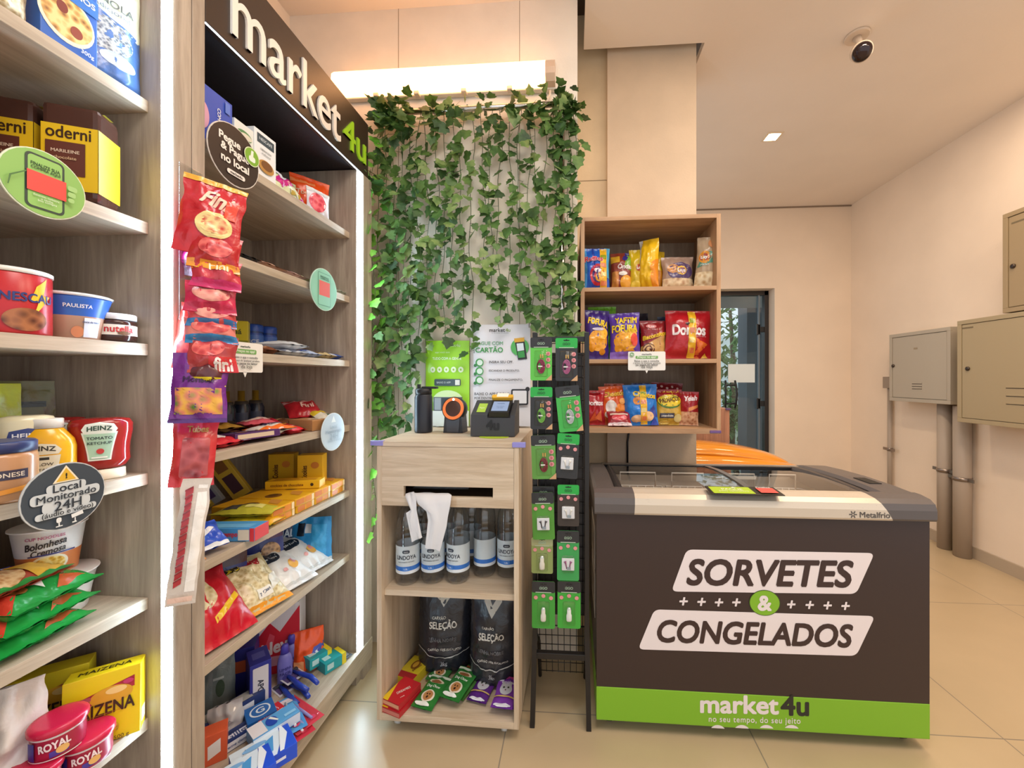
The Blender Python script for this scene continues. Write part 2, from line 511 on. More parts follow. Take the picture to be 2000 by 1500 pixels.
struct(mb.build('wall_back'))
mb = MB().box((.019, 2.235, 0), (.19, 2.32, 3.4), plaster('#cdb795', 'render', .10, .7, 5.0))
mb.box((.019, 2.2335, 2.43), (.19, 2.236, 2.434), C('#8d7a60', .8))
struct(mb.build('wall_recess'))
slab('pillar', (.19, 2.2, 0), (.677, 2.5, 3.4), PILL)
mb = MB().box((.3, 4.28, 0), (1.25, 4.5, 3.12), WALL).box((2.128, 4.28, 0), (3.05, 4.5, 3.12), WALL).box((1.25, 4.28, 2.262), (2.128, 4.5, 3.12), WALL)
struct(mb.build('wall_far'))
slab('wall_right', (2.9, .3, 0), (3.05, 4.28, 3.12), WALL)
slab('wall_left', (-1.6, -2.2, 0), (-1.42, 1.86, 3.12), CONC)
slab('baseboard_right', (2.885, .3, 0), (2.9, 4.28, .085), C('#b5a48f', .4))
slab('baseboard_far', (2.128, 4.265, 0), (2.9, 4.28, .085), C('#b5a48f', .4))
slab('trim_ceiling_far', (.70, 4.272, 3.106), (2.9, 4.28, 3.12), C('#8f7d6b', .8))

# glass door to the garden
DK = C('#2a2322', .4)
door = struct(MB().box((1.27, 4.40, 2.215), (2.118, 4.46, 2.262), DK).box((2.083, 4.40, 0), (2.124, 4.46, 2.262), DK).box((1.255, 4.40, 0), (1.30, 4.46, 2.262), DK).build('door_1'))
struct(MB().box((1.30, 4.425, .01), (2.083, 4.435, 2.215), pane('door_glass', (.86, .93, .95), 1.2)).build('door_glass', door))
struct(MB().box((2.018, 4.40, .01), (2.03, 4.426, 2.215), C('#6d7780', .4)).build('door_stile', door))
for z in (1.84, 1.03):
    struct(MB().box((2.0, 4.40, z - .06), (2.04, 4.424, z + .06), BLACK, .006).box((2.035, 4.405, z - .03), (2.086, 4.42, z + .03), BLACK, .006).build('door_hinge', door))
a, b = onY(1422, 747, 4.42), onY(1474, 711, 4.42)
struct(MB().box((a.x, 4.416, a.z), (b.x, 4.424, b.z), C('#dfeaee', .7)).build('door_frosted_strip', door))
hx = onY(1424, 770, 4.4)
hm = MB()
hm.tube([(hx.x + .05, 4.37, hx.z - .15), (hx.x + .055, 4.35, hx.z - .1), (hx.x + .06, 4.34, hx.z), (hx.x + .055, 4.35, hx.z + .1), (hx.x + .05, 4.37, hx.z + .15)], .011, BLACK)
hm.tube([(hx.x - .05, 4.37, hx.z - .15), (hx.x - .055, 4.35, hx.z - .1), (hx.x - .06, 4.34, hx.z), (hx.x - .055, 4.35, hx.z + .1), (hx.x - .05, 4.37, hx.z + .15)], .011, BLACK)
for s_ in (-.1, .1): hm.tube([(hx.x - .055, 4.35, hx.z + s_), (hx.x + .055, 4.35, hx.z + s_)], .009, BLACK); hm.tube([(hx.x + .05, 4.35, hx.z + s_), (hx.x + .05, 4.425, hx.z + s_)], .009, BLACK)
struct(hm.build('door_handle', door))
# garden seen through the door
slab('ground_outside', (-1, 4.6, -.06), (7, 12, -.01), plaster('#9aa48f', 'paving', .2))
slab('outside_wall', (onY(1459, 740, 5.6).x, 5.6, 0), (onY(1494, 740, 5.6).x, 5.9, 3.6), plaster('#56616b', 'slate'))
slab('outside_canopy', (.2, 4.6, 2.27), (3.4, 5.5, 2.42), plaster('#6d7883', 'slate'))
slab('outside_planter_wall', (-.5, 6.4, 0), (2.4, 6.6, .78), plaster('#cfdad6', 'pale'))
slab('outside_fence', (-3, 10.2, 0), (8, 10.3, 2.4), plaster('#dfe9ea', 'pale'))

GT = leafmat('garden_leaf', '#3f6b3a', '#86a870')
rg_ = random.Random(5)
for px, Y, z0, z1, r_, n_, lb in ((1428, 7.6, 0, 2.9, .75, 420, 'tall garden tree seen through the upper door glass'), (1446, 7.1, 0, 1.05, .45, 260, 'low garden shrub seen through the glass behind the door handle')):
    c_ = onY(px, 740, Y)
    t = thing('garden_tree', lb, 'tree', (c_.x, Y, 0))
    MB().tube([(0, 0, -.01), (.05, 0, z1 * .5), (0, .05, z1 * .9)], [.07, .05, .03], '#5f5344', 8).build('trunk', t)
    lm = MB()
    for _ in range(n_):
        a, b, q = rg_.uniform(0, 2 * pi), rg_.uniform(-1, 1), rg_.uniform(.4, 1)
        p = Vector((r_ * q * cos(a) * sqrt(1 - b * b), r_ * q * sin(a) * sqrt(1 - b * b), (z1 * .62) + b * q * z1 * .42))
        d = Vector((rg_.uniform(-1, 1), rg_.uniform(-1, 1), rg_.uniform(-1, .4))).normalized(); s2 = d.cross(Vector((0, 0, 1))).normalized() * .05
        L_ = rg_.uniform(.14, .3)
        lm.add([p, p + d * L_ * .5 + s2, p + d * L_, p + d * L_ * .5 - s2], [(0, 1, 2, 3)], GT)
    lm.build('foliage', t)

# ------------------------------------------------------------------ shelving along the left
XF, XS, XB = -.908, -.948, -1.385
DECK = .14
SZ = [1.921, 1.649, 1.378]; ZA = SZ + [1.090, .812, .543]; ZB = SZ + [1.105, .829, .559]
WY, WZ, WX = wood('y', '#cbbaa4', '#ab9880'), wood('z', '#bcab98', '#968472'), wood('x', '#cbbaa4', '#ab9880')
LED = glow('led_cool_white', (.58, .82, 1.0), 50.0)
def shelving(label, y0, y1, tl, tr, zs, led, top, tright):
    t = thing('shelving_unit', label, 'shelf', ((XF + XB) / 2, (y0 + y1) / 2, 0))
    ox, oy = (XF + XB) / 2, (y0 + y1) / 2
    def bx(nm, a, b, m, bev=.001, mbx=None):
        m_ = (mbx or MB()).box((a[0] - ox, a[1] - oy, a[2]), (b[0] - ox, b[1] - oy, b[2]), m, bev)
        return m_
    bx('', (XB - .015, y0, 0), (XF, y0 + tl, top), WZ).build('side_panel', t)
    m_ = bx('', (XB - .015, y1 - tr, 0), (XF - .01, y1, tright), WZ)
    bx('', (XF - .01, y1 - tr + led, 0), (XF, y1, tright), WZ, .001, m_)
    m_.build('side_panel', t)
    bx('', (XB - .015, y0 + tl, 0), (XB, y1 - tr, top), WZ).build('back_panel', t)
    for z in zs:
        bx('', (XB, y0 + tl, z - .026), (XS, y1 - tr, z), WY, .0015).build('shelf', t)
    m_ = bx('', (XB, y0 + tl, DECK - .085), (XF, y1 - tr, DECK), WY); bx('', (XF - .0005, y0, DECK - .085), (XF + .004, y1, DECK), WY, .001, m_).build('bottom_board', t)
    bx('', (XB, y0 + tl, .0), (XF - .04, y1 - tr, DECK - .085), C('#3a302a', .6)).build('plinth', t)
    c = bx('', (XF - .0095, y1 - tr + (.001 if tr < .07 else .012), DECK + .002), (XF + .0015, y1 - tr + led, tright - .005), LED, .002).build('led_strip', t)
    c['label'] = 'glowing white strip light on the front edge of the upright'
    return t, bx
ua, bxa = shelving('oak shelving unit nearest the camera, stocked with jars, noodles and baking goods', -.03, .867, .036, .060, ZA, .016, 2.5, 2.5)
ub, bxb = shelving('oak shelving unit with black illuminated sign board, beside the ivy wall', .869, 1.697, .032, .107, ZB, .034, 2.44, 2.187)
bl = C('#33261f', .34)
bxb('', (XB, .902, 2.19), (XF - .02, 1.66, 2.205), C('#1d1a22', .55), 0).build('soffit', ub)
hd = bxb('', (XF - .022, .902, 2.186), (XF, 1.668, 2.425), bl, .002).build('header_sign', ub)
ox, oy = ub.location.x, ub.location.y
def letters(mb, body, x0, x1, zc, M, col, opt, depth=.006):
    vs, fs = text2d(body, opt)
    w = x1 - x0; st = opt.get('st', 1)
    P2 = [((x0 + x1) / 2 + x * w, zc + y * w * st, depth + k * DZ * 2) for x, y, k in vs]
    mb.add([M(x, y, d_) for x, y, d_ in P2], fs, col)
    # side walls of the raised letters
    cnt = {}
    for f in fs:
        for k in range(len(f)):
            e = (f[k], f[(k + 1) % len(f)]); cnt[e] = cnt.get(e, 0) + 1
    bd = [e for e in cnt if (e[1], e[0]) not in cnt]
    n = len(P2)
    mb.add([M(x, y, 0) for x, y, _ in P2] + [M(x, y, d_) for x, y, d_ in P2], [(a_, b_, n + b_, n + a_) for a_, b_ in bd], col)
Mh = lambda y, z, o: (XF + o - ox, y - oy, z)
lm = MB(); letters(lm, 'market', .972, 1.455, 2.296, Mh, C('#efe6dc', .3), {'b': .012, 'st': 1.35})
c = lm.build('lettering', hd); c.location = (0, 0, 0); c['label'] = 'raised white lettering'
lm = MB(); letters(lm, '4u', 1.475, 1.64, 2.292, Mh, C('#9fd02a', .3), {'b': .012, 'st': 1.0})
c = lm.build('lettering', hd); c['label'] = 'raised lime green lettering'
c = bxb('', (XF - .006, .905, 2.1832), (XF - .002, 1.6, 2.1855), glow('led_line', (.75, .89, 1.0), 2.2), 0).build('led_strip', ub)
c['label'] = 'thin glowing line under the sign board'

# ------------------------------------------------------------------ checkout cabinet
kx0, kx1, ky0, ky1, kb, kt = -.718, -.192, 1.38, 1.80, .048, 1.071
kw, kd = kx1 - kx0, ky1 - ky0
KC1, KC2 = '#dfcaae', '#c4aa8a'
kwx, kwz = wood('x', KC1, KC2), wood('z', KC1, KC2)
ki = thing('checkout_cabinet', 'oak checkout cabinet on casters with two open shelves and a slotted drawer front', 'cabinet', ((kx0 + kx1) / 2, (ky0 + ky1) / 2, 0), -.6)
hw, hd2 = kw / 2, kd / 2
for s_ in (-1, 1):
    MB().box((s_ * hw - (.018 if s_ > 0 else 0), -hd2, kb), (s_ * hw + (0 if s_ > 0 else .018), hd2, kt - .018), kwz, .001).build('side_panel', ki)
MB().box((-hw, -hd2, kt - .018), (hw, hd2, kt), kwx, .001).build('top_panel', ki)
MB().box((-hw + .018, -hd2, kb), (hw - .018, hd2, kb + .024), kwx, .001).build('bottom_panel', ki)
MB().box((-hw + .018, -hd2 + .02, .496), (hw - .018, hd2, .518), kwx, .001).build('shelf', ki)
MB().box((-hw + .018, hd2 - .012, kb + .024), (hw - .018, hd2, kt - .018), kwz).build('back_panel', ki)
sx0, sx1, s0, s1 = -.617 + .455, -.286 + .455, .872, .909
dm = MB()
for a_, b_ in (((-hw + .0185, .836), (hw - .0185, s0)), ((-hw + .0185, s1), (hw - .0185, kt - .019)), ((-hw + .0185, s0), (sx0, s1)), ((sx1, s0), (hw - .0185, s1))):
    dm.box((a_[0], -hd2 + .001, a_[1]), (b_[0], -hd2 + .018, b_[1]), kwx)
dm.build('drawer_front', ki)
MB().box((-hw + .018, -hd2 + .019, .842), (hw - .018, hd2 - .012, .8495), C('#6b5038', .6)).build('drawer_bottom', ki)
for sx_ in (-1, 1):
    for sy_ in (-1, 1):
        x, y = sx_ * (hw - .06), sy_ * (hd2 - .05)
        cm = MB().box((x - .022, y - .018, .042), (x + .022, y + .018, .048), C('#b9bcc0', .3, 1))
        cm.box((x - .016, y - .012, .018), (x - .012, y + .012, .043), C('#b9bcc0', .3, 1)).box((x + .012, y - .012, .018), (x + .016, y + .012, .043), C('#b9bcc0', .3, 1))
        cs = cm.build('caster', ki)
        w_ = MB().lathe([(.012, -.011, C('#cfd3d6', .25)), (.0195, -.009, C('#cfd3d6', .25)), (.0205, 0, C('#cfd3d6', .25)), (.0195, .009, C('#cfd3d6', .25)), (.012, .011, C('#cfd3d6', .25))], 20).build('caster_wheel', cs)
        w_.location = (x, y, .0206); w_.rotation_euler = (0, pi / 2, 0)
for s_ in (-1, 1):
    MB().box((s_ * hw - .024, -hd2 - .003, kt - .016), (s_ * hw + .024, -hd2 + .014, kt + .002), C('#8b86c9', .35), .002).build('corner_guard', ki)['label'] = 'purple tape corner guard'

# ------------------------------------------------------------------ chip shelf on the wall
cx0, cx1, cy0, cy1, cz0, cz1 = .034, .682, 1.855, 2.2, 1.044, 2.067
CW1, CW2 = '#c79a6c', '#a87c50'
cwx, cwz = wood('x', CW1, CW2), wood('z', CW1, CW2)
cs_ = thing('chip_shelf', 'oak wall shelf with three compartments of crisp bags above the freezer', 'shelf', ((cx0 + cx1) / 2, cy0, cz0))
X2, dd = (cx1 - cx0) / 2, cy1 - cy0
for s_ in (-1, 1): MB().box((s_ * X2 - (.019 if s_ > 0 else 0), 0, 0), (s_ * X2 + (0 if s_ > 0 else .019), dd, cz1 - cz0), cwz, .001).build('side_panel', cs_)
for nm, za in (('bottom_panel', 0), ('shelf', 1.374 - cz0), ('shelf', 1.714 - cz0), ('top_panel', cz1 - cz0 - .019)):
    MB().box((-X2 + .019, 0, za), (X2 - .019, dd - .012, za + .019 + (.006 if nm == 'bottom_panel' else 0)), cwx, .001).build(nm, cs_)
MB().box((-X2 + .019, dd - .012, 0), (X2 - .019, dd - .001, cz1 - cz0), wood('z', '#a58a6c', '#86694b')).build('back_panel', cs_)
CZ = (1.733, 1.393, 1.069)
MB().box((X2 - .05, -.003, .004), (X2 + .001, .012, .017), C('#6d4f86', .35), .002).build('corner_guard', cs_)['label'] = 'purple tape at the lower corner'

# ------------------------------------------------------------------ chest freezer
fx0, fx1, fy0, fy1 = .085, 1.235, 1.44, 2.06
fw, fd = fx1 - fx0, fy1 - fy0
fr = thing('chest_freezer', 'dark brown chest freezer with green base band and sliding glass lid', 'freezer', ((fx0 + fx1) / 2, fy0, 0))
FB, FG = C('#352725', .38), C('#7fb62c', .38)
h2 = fw / 2
bm_ = MB()
for a_, b_ in (((-h2, 0), (h2, .05)), ((-h2, fd - .05), (h2, fd)), ((-h2, .05), (-h2 + .05, fd - .05)), ((h2 - .05, .05), (h2, fd - .05))):
    bm_.box((a_[0], a_[1], .17), (b_[0], b_[1], .81), FB)
bm_.build('body', fr)
MB().box((-h2 - .001, -.001, .047), (h2 + .001, fd + .001, .17), FG, .003).build('base_band', fr)
lin_ = MB()
LC = C('#efe6da', .5)
lin_.box((-h2 + .05, .05, .30), (h2 - .05, fd - .05, .305), LC)
for a_, b_ in (((-h2 + .05, .05), (h2 - .05, .056)), ((-h2 + .05, fd - .056), (h2 - .05, fd - .05)), ((-h2 + .05, .056), (-h2 + .056, fd - .056)), ((h2 - .056, .056), (h2 - .05, fd - .056))):
    lin_.box((a_[0], a_[1], .305), (b_[0], b_[1], .812), LC)
lin_.build('inner_liner', fr)
GR = C('#585251', .35); CRM = C('#cfc3b2', .3, .25)
def front_prof(x0, x1, m, mb, sh0=0, sh1=0):
    pr = [(.03, .808), (-.012, .808), (-.016, .815), (-.016, .845), (-.008, .866), (.012, .878), (.05, .884), (.075, .884), (.075, .81)]
    n = len(pr)
    vs = [(x0 + sh0 * (z - .808), y, z) for y, z in pr] + [(x1 + sh1 * (z - .808), y, z) for y, z in pr]
    mb.add(vs, [(k, n + k, n + (k + 1) % n, (k + 1) % n) for k in range(n)] + [tuple(range(n)), tuple(reversed(range(n, 2 * n)))], m, False)
fm = MB(); front_prof(-h2 + .135, h2 - .13, CRM, fm, .05, -.6)
frail = fm.build('front_rail', fr); frail['label'] = 'silver front rail of the lid'
fm = MB(); front_prof(-h2 - .008, -h2 + .135, GR, fm, .0, .05); fr_ = MB(); front_prof(h2 - .13, h2 + .012, GR, fr_, -.6, 0)
def arm(mb, x0, x1, hs, m):
    ys = [.06, .16, .3, .44, .56, fd]
    n = len(ys); vs = []
    for y, z in zip(ys, hs):
        vs += [(x0, y, .81), (x0, y, z - .012), (x0 + .012, y, z), (x1 - .012, y, z), (x1, y, z - .012), (x1, y, .81)]
    fs = [(i * 6 + k, i * 6 + (k + 1) % 6, (i + 1) * 6 + (k + 1) % 6, (i + 1) * 6 + k) for i in range(n - 1) for k in range(6)]
    mb.add(vs, [tuple(reversed(f)) for f in fs] + [tuple(range(6)), tuple(reversed(range((n - 1) * 6, n * 6)))], m)
arm(fm, -h2 - .008, -h2 + .075, [.884, .886, .884, .877, .868, .858], GR)
arm(fr_, h2 - .115, h2 + .012, [.884, .888, .888, .882, .873, .862], GR)
fr_.box((h2 - .075, .17, .880), (h2 - .03, .26, .8905), C('#0e0d0d', .5))
fm.build('lid_side_frame', fr); fr_.build('lid_side_frame', fr)
dk = C('#353132', .35)
fm = MB(); arm(fm, -h2 + .078, -h2 + .11, [.876, .878, .876, .870, .862, .853], dk); arm(fm, h2 - .165, h2 - .118, [.874, .878, .879, .874, .866, .857], dk)
fm.box((-h2 + .06, fd - .06, .83), (h2 - .11, fd - .045, .862), C('#191718', .3)); fm.box((-h2 + .06, fd - .035, .83), (h2 - .11, fd - .004, .862), C('#8d857c', .3))
fm.box((-h2 + .06, fd - .1, .83), (h2 - .11, fd - .085, .852), C('#191718', .3))
fm.build('lid_track', fr)
gl = pane('lid_glass', (.97, .98, .975), 1.5)
def gpane(x0, x1, dz, edge):
    vs = []; ys = [.075, .18, .3, .42, fd - .05]; zs = [.874, .877, .876, .869, .852]
    for y, z in zip(ys, zs): vs += [(x0, y, z + dz), (x1, y, z + dz)]
    mb = MB(); mb.add(vs, [(i * 2, i * 2 + 1, i * 2 + 3, i * 2 + 2) for i in range(4)], gl, True)
    vs2 = []
    for y, z in zip(ys, zs): vs2 += [(edge - .012, y, z + dz + .004), (edge + .012, y, z + dz + .004), (edge + .012, y, z + dz - .004), (edge - .012, y, z + dz - .004)]
    mb.add(vs2, [(i * 4 + k, i * 4 + (k + 1) % 4, i * 4 + 4 + (k + 1) % 4, i * 4 + 4 + k) for i in range(4) for k in range(4)] + [(0, 1, 2, 3), (19, 18, 17, 16)], C('#8a8683', .3, .6))
    mb.build('sliding_glass', fr)
gpane(-h2 + .1, .02, .006, .02 - .012); gpane(.0, h2 - .15, 0, .012)
# lettering on the front
Fp = MB()
ox_, oy_ = fr.location.x, fr.location.y
def fpx(px, py): p = onY(px, py, fy0); return (p.x - ox_, p.z)
MF = lambda x, z, o: (x, -o, z)
def panel(pts, m, o):
    q = [Vector(fpx(*p)) for p in pts]; out = []
    for i in range(4):
        p, a_, b_ = q[i], q[i - 1], q[(i + 1) % 4]
        r = .02
        p0 = p + (a_ - p).normalized() * r * 1.1; p1 = p + (b_ - p).normalized() * r * 1.1
        for k in range(6):
            t = k / 5; out.append(p0 * (1 - t) ** 2 + p * 2 * t * (1 - t) + p1 * t * t)
    Fp.add([MF(p.x, p.y, o) for p in out], [tuple(t) for t in tessellate_polygon([[Vector((p.x, p.y, 0)) for p in out]])], m)
WH, TX = C('#e9e0e2', .45), C('#3b2826', .45)
panel([(1311, 1155), (1672, 1160), (1708, 1080), (1341, 1073)], WH, .0008)
panel([(1246, 1268), (1672, 1281), (1709, 1203), (1278, 1190)], WH, .0008)
def ftxt(body, pa, pb, col, opt, o=.0014):
    (xa, za), (xb, zb) = fpx(*pa), fpx(*pb)
    vs, fs = text2d(body, opt); w = xb - xa; sl = (zb - za) / w; st = opt.get('st', 1)
    Fp.add([MF((xa + xb) / 2 + x * w, (za + zb) / 2 + y * w * st + x * w * sl, o + k * DZ) for x, y, k in vs], fs, H(col))
ftxt('SORVETES', (1340, 1117), (1667, 1121), TX, {'b': .045, 'sh': .18, 'st': 1.03})
ftxt('CONGELADOS', (1283, 1232), (1666, 1242), TX, {'b': .045, 'sh': .18, 'st': 1.1})
c_ = fpx(1493, 1177)
for r_, m_, o_ in ((.0535, C('#35501c', .4), .0016), (.051, FG, .0020)):
    Fp.add([MF(c_[0] + r_ * cos(2 * pi * k / 40), c_[1] + r_ * .86 * sin(2 * pi * k / 40), o_) for k in range(40)], [tuple(range(40))], m_)
ftxt('&', (1479, 1177), (1507, 1178), WH, {'b': .05}, .0024)
for px, py in ((1335, 1174), (1370, 1175), (1404, 1176), (1438, 1176), (1545, 1180), (1581, 1181), (1616, 1182), (1651, 1183)):
    ftxt('+', (px - 8.5, py), (px + 8.5, py), WH, {'b': .03, 'sh': .18})
ftxt('market', (1367, 1374), (1521, 1377), WH, {'b': .04, 'st': .95})
ftxt('4u', (1524, 1377), (1580, 1378), C('#2a2a26', .4), {'b': .04})
ftxt('no seu tempo, do seu jeito', (1384, 1405), (1563, 1409), WH, {'b': .015, 'sp': 1.12, 'st': 1.15})
for px in (1402, 1449, 1497, 1546):
    x_, z_ = fpx(px, 1428); r_ = .028
    Fp.add([MF(x_ + r_ * cos(pi * (.18 + .64 * k / 14)), z_ + r_ * sin(pi * (.18 + .64 * k / 14)) * .9 - .002, .0014) for k in range(15)], [tuple(range(15))], WH)
Fp.build('front_graphics', fr)['label'] = 'white and green printed lettering on the freezer front'
fl = MB()
x_, z_ = fpx(1690, 990)
vs, fs = text2d('Metalfrio', {'b': .02}); w_ = .1
fl.add([(x_ + .02 + x * w_, -.0168 - k * DZ, .828 + y * w_) for x, y, k in vs], fs, C('#55504c', .4))
for k in range(6):
    a_ = pi * k / 3
    fl.add([(x_ - .052 + r * cos(a_) + s_ * sin(a_) * .002, -.0168, .828 + r * sin(a_) - s_ * cos(a_) * .002) for r, s_ in ((.003, -1), (.013, -1), (.013, 1), (.003, 1))], [(0, 1, 2, 3)], C('#55504c', .4))
fl.build('lettering', frail)
fl = MB()
for z0, z1 in ((.55, .72), (.36, .53)): fl.box((-h2 - .0015, .1, z0), (-h2, .34, z1), C('#d8d6d2', .6)); fl.box((-h2 - .002, .12, z0 + .03), (-h2 - .0015, .31, z1 - .03), C('#9a9a98', .6))
fl.build('info_sticker', fr)['label'] = 'white information stickers on the freezer side'
for x in (-h2 + .05, h2 - .05):
    for y in (.06, fd - .06):
        cm = MB().box((x - .014, y - .012, .02), (x + .014, y + .012, .05), C('#3a3a3c', .4))
        w_ = MB().lathe([(.012, -.012, C('#252527')), (.0225, -.01, C('#252527')), (.0225, .01, C('#252527')), (.012, .012, C('#252527'))], 20)
        q = cm.build('caster', fr); w2 = w_.build('caster_wheel', q); w2.location = (x, y, .0226); w2.rotation_euler = (0, pi / 2, 0)
# frozen goods inside
for i, (x0, x1) in enumerate(((.2, .43), (.45, .66), (.69, .90), (.91, 1.09))):
    w_ = MB(); zt = .775
    for z in (.45, .58, zt):
        w_.tube([(x0, 1.56, z), (x1, 1.56, z), (x1, 1.94, z), (x0, 1.94, z), (x0, 1.56, z)], .003, C('#efeae4', .4), 6)
    for k in range(7):
        x = x0 + (x1 - x0) * k / 6
        w_.tube([(x, 1.56, zt), (x, 1.56, .45), (x, 1.94, .45), (x, 1.94, zt)], .002, C('#efeae4', .4), 5)
    w_.tube([(x0 + .03, 1.94, zt), (x0 + .03, 1.94, .84), (x1 - .03, 1.94, .84), (x1 - .03, 1.94, zt)], .004, C('#efeae4', .4), 6)
    tag(w_.build('wire_basket'), ['white wire basket at the far left end inside the freezer', 'white wire basket second from the left inside the freezer', 'white wire basket second from the right inside the freezer', 'white wire basket at the right end inside the freezer'][i], 'basket', 'baskets inside the freezer')
pk = [(.26, 1.66, '#c9a582'), (.36, 1.82, '#b98f6c'), (.50, 1.68, '#7d2f2c'), (.60, 1.80, '#caa88a'), (.76, 1.70, '#d9c6ac'), (.87, 1.82, '#c7ab8b'), (1.0, 1.72, '#e1d3bd'), (1.09, 1.84, '#d0b696')]
pl = ['tan frozen pack at the front of the leftmost freezer basket', 'brown frozen pack at the back of the leftmost freezer basket', 'dark red frozen pack under the freezer glass', 'beige frozen pack behind the dark red one in the freezer',
      'cream frozen pack left of the glass lid middle', 'sand coloured frozen pack at the back, right of the lid divider', 'pale cream frozen pack under the right glass lid', 'tan frozen pack at the back right of the freezer']
for (x, y, c_), l_ in zip(pk, pl):
    bag('frozen_pack', l_, 'frozen food', .105, .2, .05, (x, y - .07, .70 + random.random() * .03), random.uniform(-12, 12), c_, [('rr', -.3, .35, .3, .65, .008, '#efe6da')], rx=-78, group='frozen packs in the freezer')

# card sign on the lid
ca, cb = onZ(1416, 990, .886), onZ(1563, 988, .886)
t = thing('price_card', 'lime and black card sign lying on the freezer front rail', 'sign', ((ca.x + cb.x) / 2, 1.432, .8935), 0, rx=4)
w_ = (cb.x - ca.x)
mb = MB().box((-w_ / 2, -.02, -.0015), (w_ / 2, .062, .0015), C('#26231f', .35), .001)
Mc = lambda x, y, o: (x, y, .0015 + o)
mb.art([('rr', -.46, -.16, .12, .70, .003, '#a9c62a'), ('t', 'PAGUE', -.15, .38, .3, '#e9efc8', {'b': .02}), ('t', 'pelo aplicativo', -.15, .12, .42, '#e9efc8', {'b': .0}), ('p', [(-.15, .5), (-.11, .66), (-.07, .5)], '#e9efc8'),
        ('t', 'Finalize', .32, .62, .2, '#e9e6e4', {'b': .02}), ('r', .2, -.1, .44, .52, '#e8574f')], w_, .078, Mc, o0=.0006)
mb.build('card', t)

# ------------------------------------------------------------------ lamp over the ivy, ceiling fittings
la = thing('tube_light_fixture', 'long glowing tube light fixture on the wall above the ivy', 'lamp', (-.60, 1.86, 2.667), 0)
MB().box((-.56, -.03, 0), (.525, 0, .122), C('#e9dccb', .4), .006).build('base_tray', la)
dm = MB()
pr = [(-.03, .006), (-.062, .012), (-.082, .035), (-.086, .061), (-.082, .087), (-.062, .110), (-.03, .116)]
LM = glow('tube_glow', (1.0, .43, .14), 7.0)
n = len(pr); vs = [(-.55, y, z) for y, z in pr] + [(.47, y, z) for y, z in pr]
dm.add(vs, [(k, k + 1, n + k + 1, n + k) for k in range(n - 1)], LM, True).add(vs, [tuple(range(n)), tuple(reversed(range(n, 2 * n)))], LM)
dm.build('diffuser', la)
em = MB(); vs = [(.4705, y, z) for y, z in pr] + [(.515, y, z) for y, z in pr]
em.add(vs, [(k, k + 1, n + k + 1, n + k) for k in range(n - 1)] + [tuple(reversed(range(n, 2 * n))), tuple(range(n))], C('#d9b79b', .25), False)
em.build('end_cap', la)
for x in (-.35, -.15, .08, .3): MB().box((x - .012, -.05, -.006), (x + .012, -.02, .012), C('#d9c7b2', .3), .002).build('clip', la)
MB().tube([(.49, -.02, 0), (.49, -.03, -.03), (.46, -.035, -.09), (.45, -.02, -.12)], .005, C('#e8d6c2')).build('cable', la)

dl = thing('downlight', 'small square recessed downlight glowing in the ceiling', 'lamp', (1.49, 3.03, 3.12))
mb = MB()
for a_, b_ in (((-.055, -.055), (.055, -.043)), ((-.055, .043), (.055, .055)), ((-.055, -.043), (-.043, .043)), ((.043, -.043), (.055, .043))): mb.box((a_[0], a_[1], -.006), (b_[0], b_[1], -.0005), C('#e9d6b8', .4))
mb.build('trim_ring', dl)
MB().box((-.043, -.043, -.004), (.043, .043, -.001), glow('downlight_glow', (1.0, .82, .55), 28.0)).build('lens', dl)
sp = bpy.data.lights.new('downlight_beam', 'SPOT'); sp.energy = 45; sp.spot_size = radians(110); sp.spot_blend = .8; sp.color = (1, .8, .55); sp.shadow_soft_size = .05
so = bpy.data.objects.new('downlight_beam', sp); so.location = (1.49, 3.03, 3.105); sc.collection.objects.link(so)

sk = thing('security_camera', 'white security camera with dark round lens face hanging from the ceiling', 'camera', (1.5, 2.17, 3.12))
wh = C('#d9c7b3', .35)
MB().lathe([(.052, -.012, wh), (.056, -.006, wh), (.056, -.0005, wh)], 28).build('mount_plate', sk)
MB().tube([(0, 0, -.012), (.004, -.01, -.04), (0, -.02, -.075)], [.02, .014, .014], wh, 12).build('arm', sk)
hd_ = MB().lathe([(.01, -.06, wh), (.036, -.05, wh), (.046, -.02, wh), (.047, .03, wh), (.044, .034, wh)], 28).build('housing', sk)
fc = MB().lathe([(.044, .034, C('#1d1114', .08)), (.04, .044, C('#1d1114', .08)), (.022, .052, C('#1d1114', .08)), (.004, .054, C('#1d1114', .08))], 28).build('lens_face', hd_)
hd_.location = (-.005, -.035, -.115); hd_.rotation_euler = Vector((-.35, -.75, -.62)).to_track_quat('Z', 'Y').to_euler()

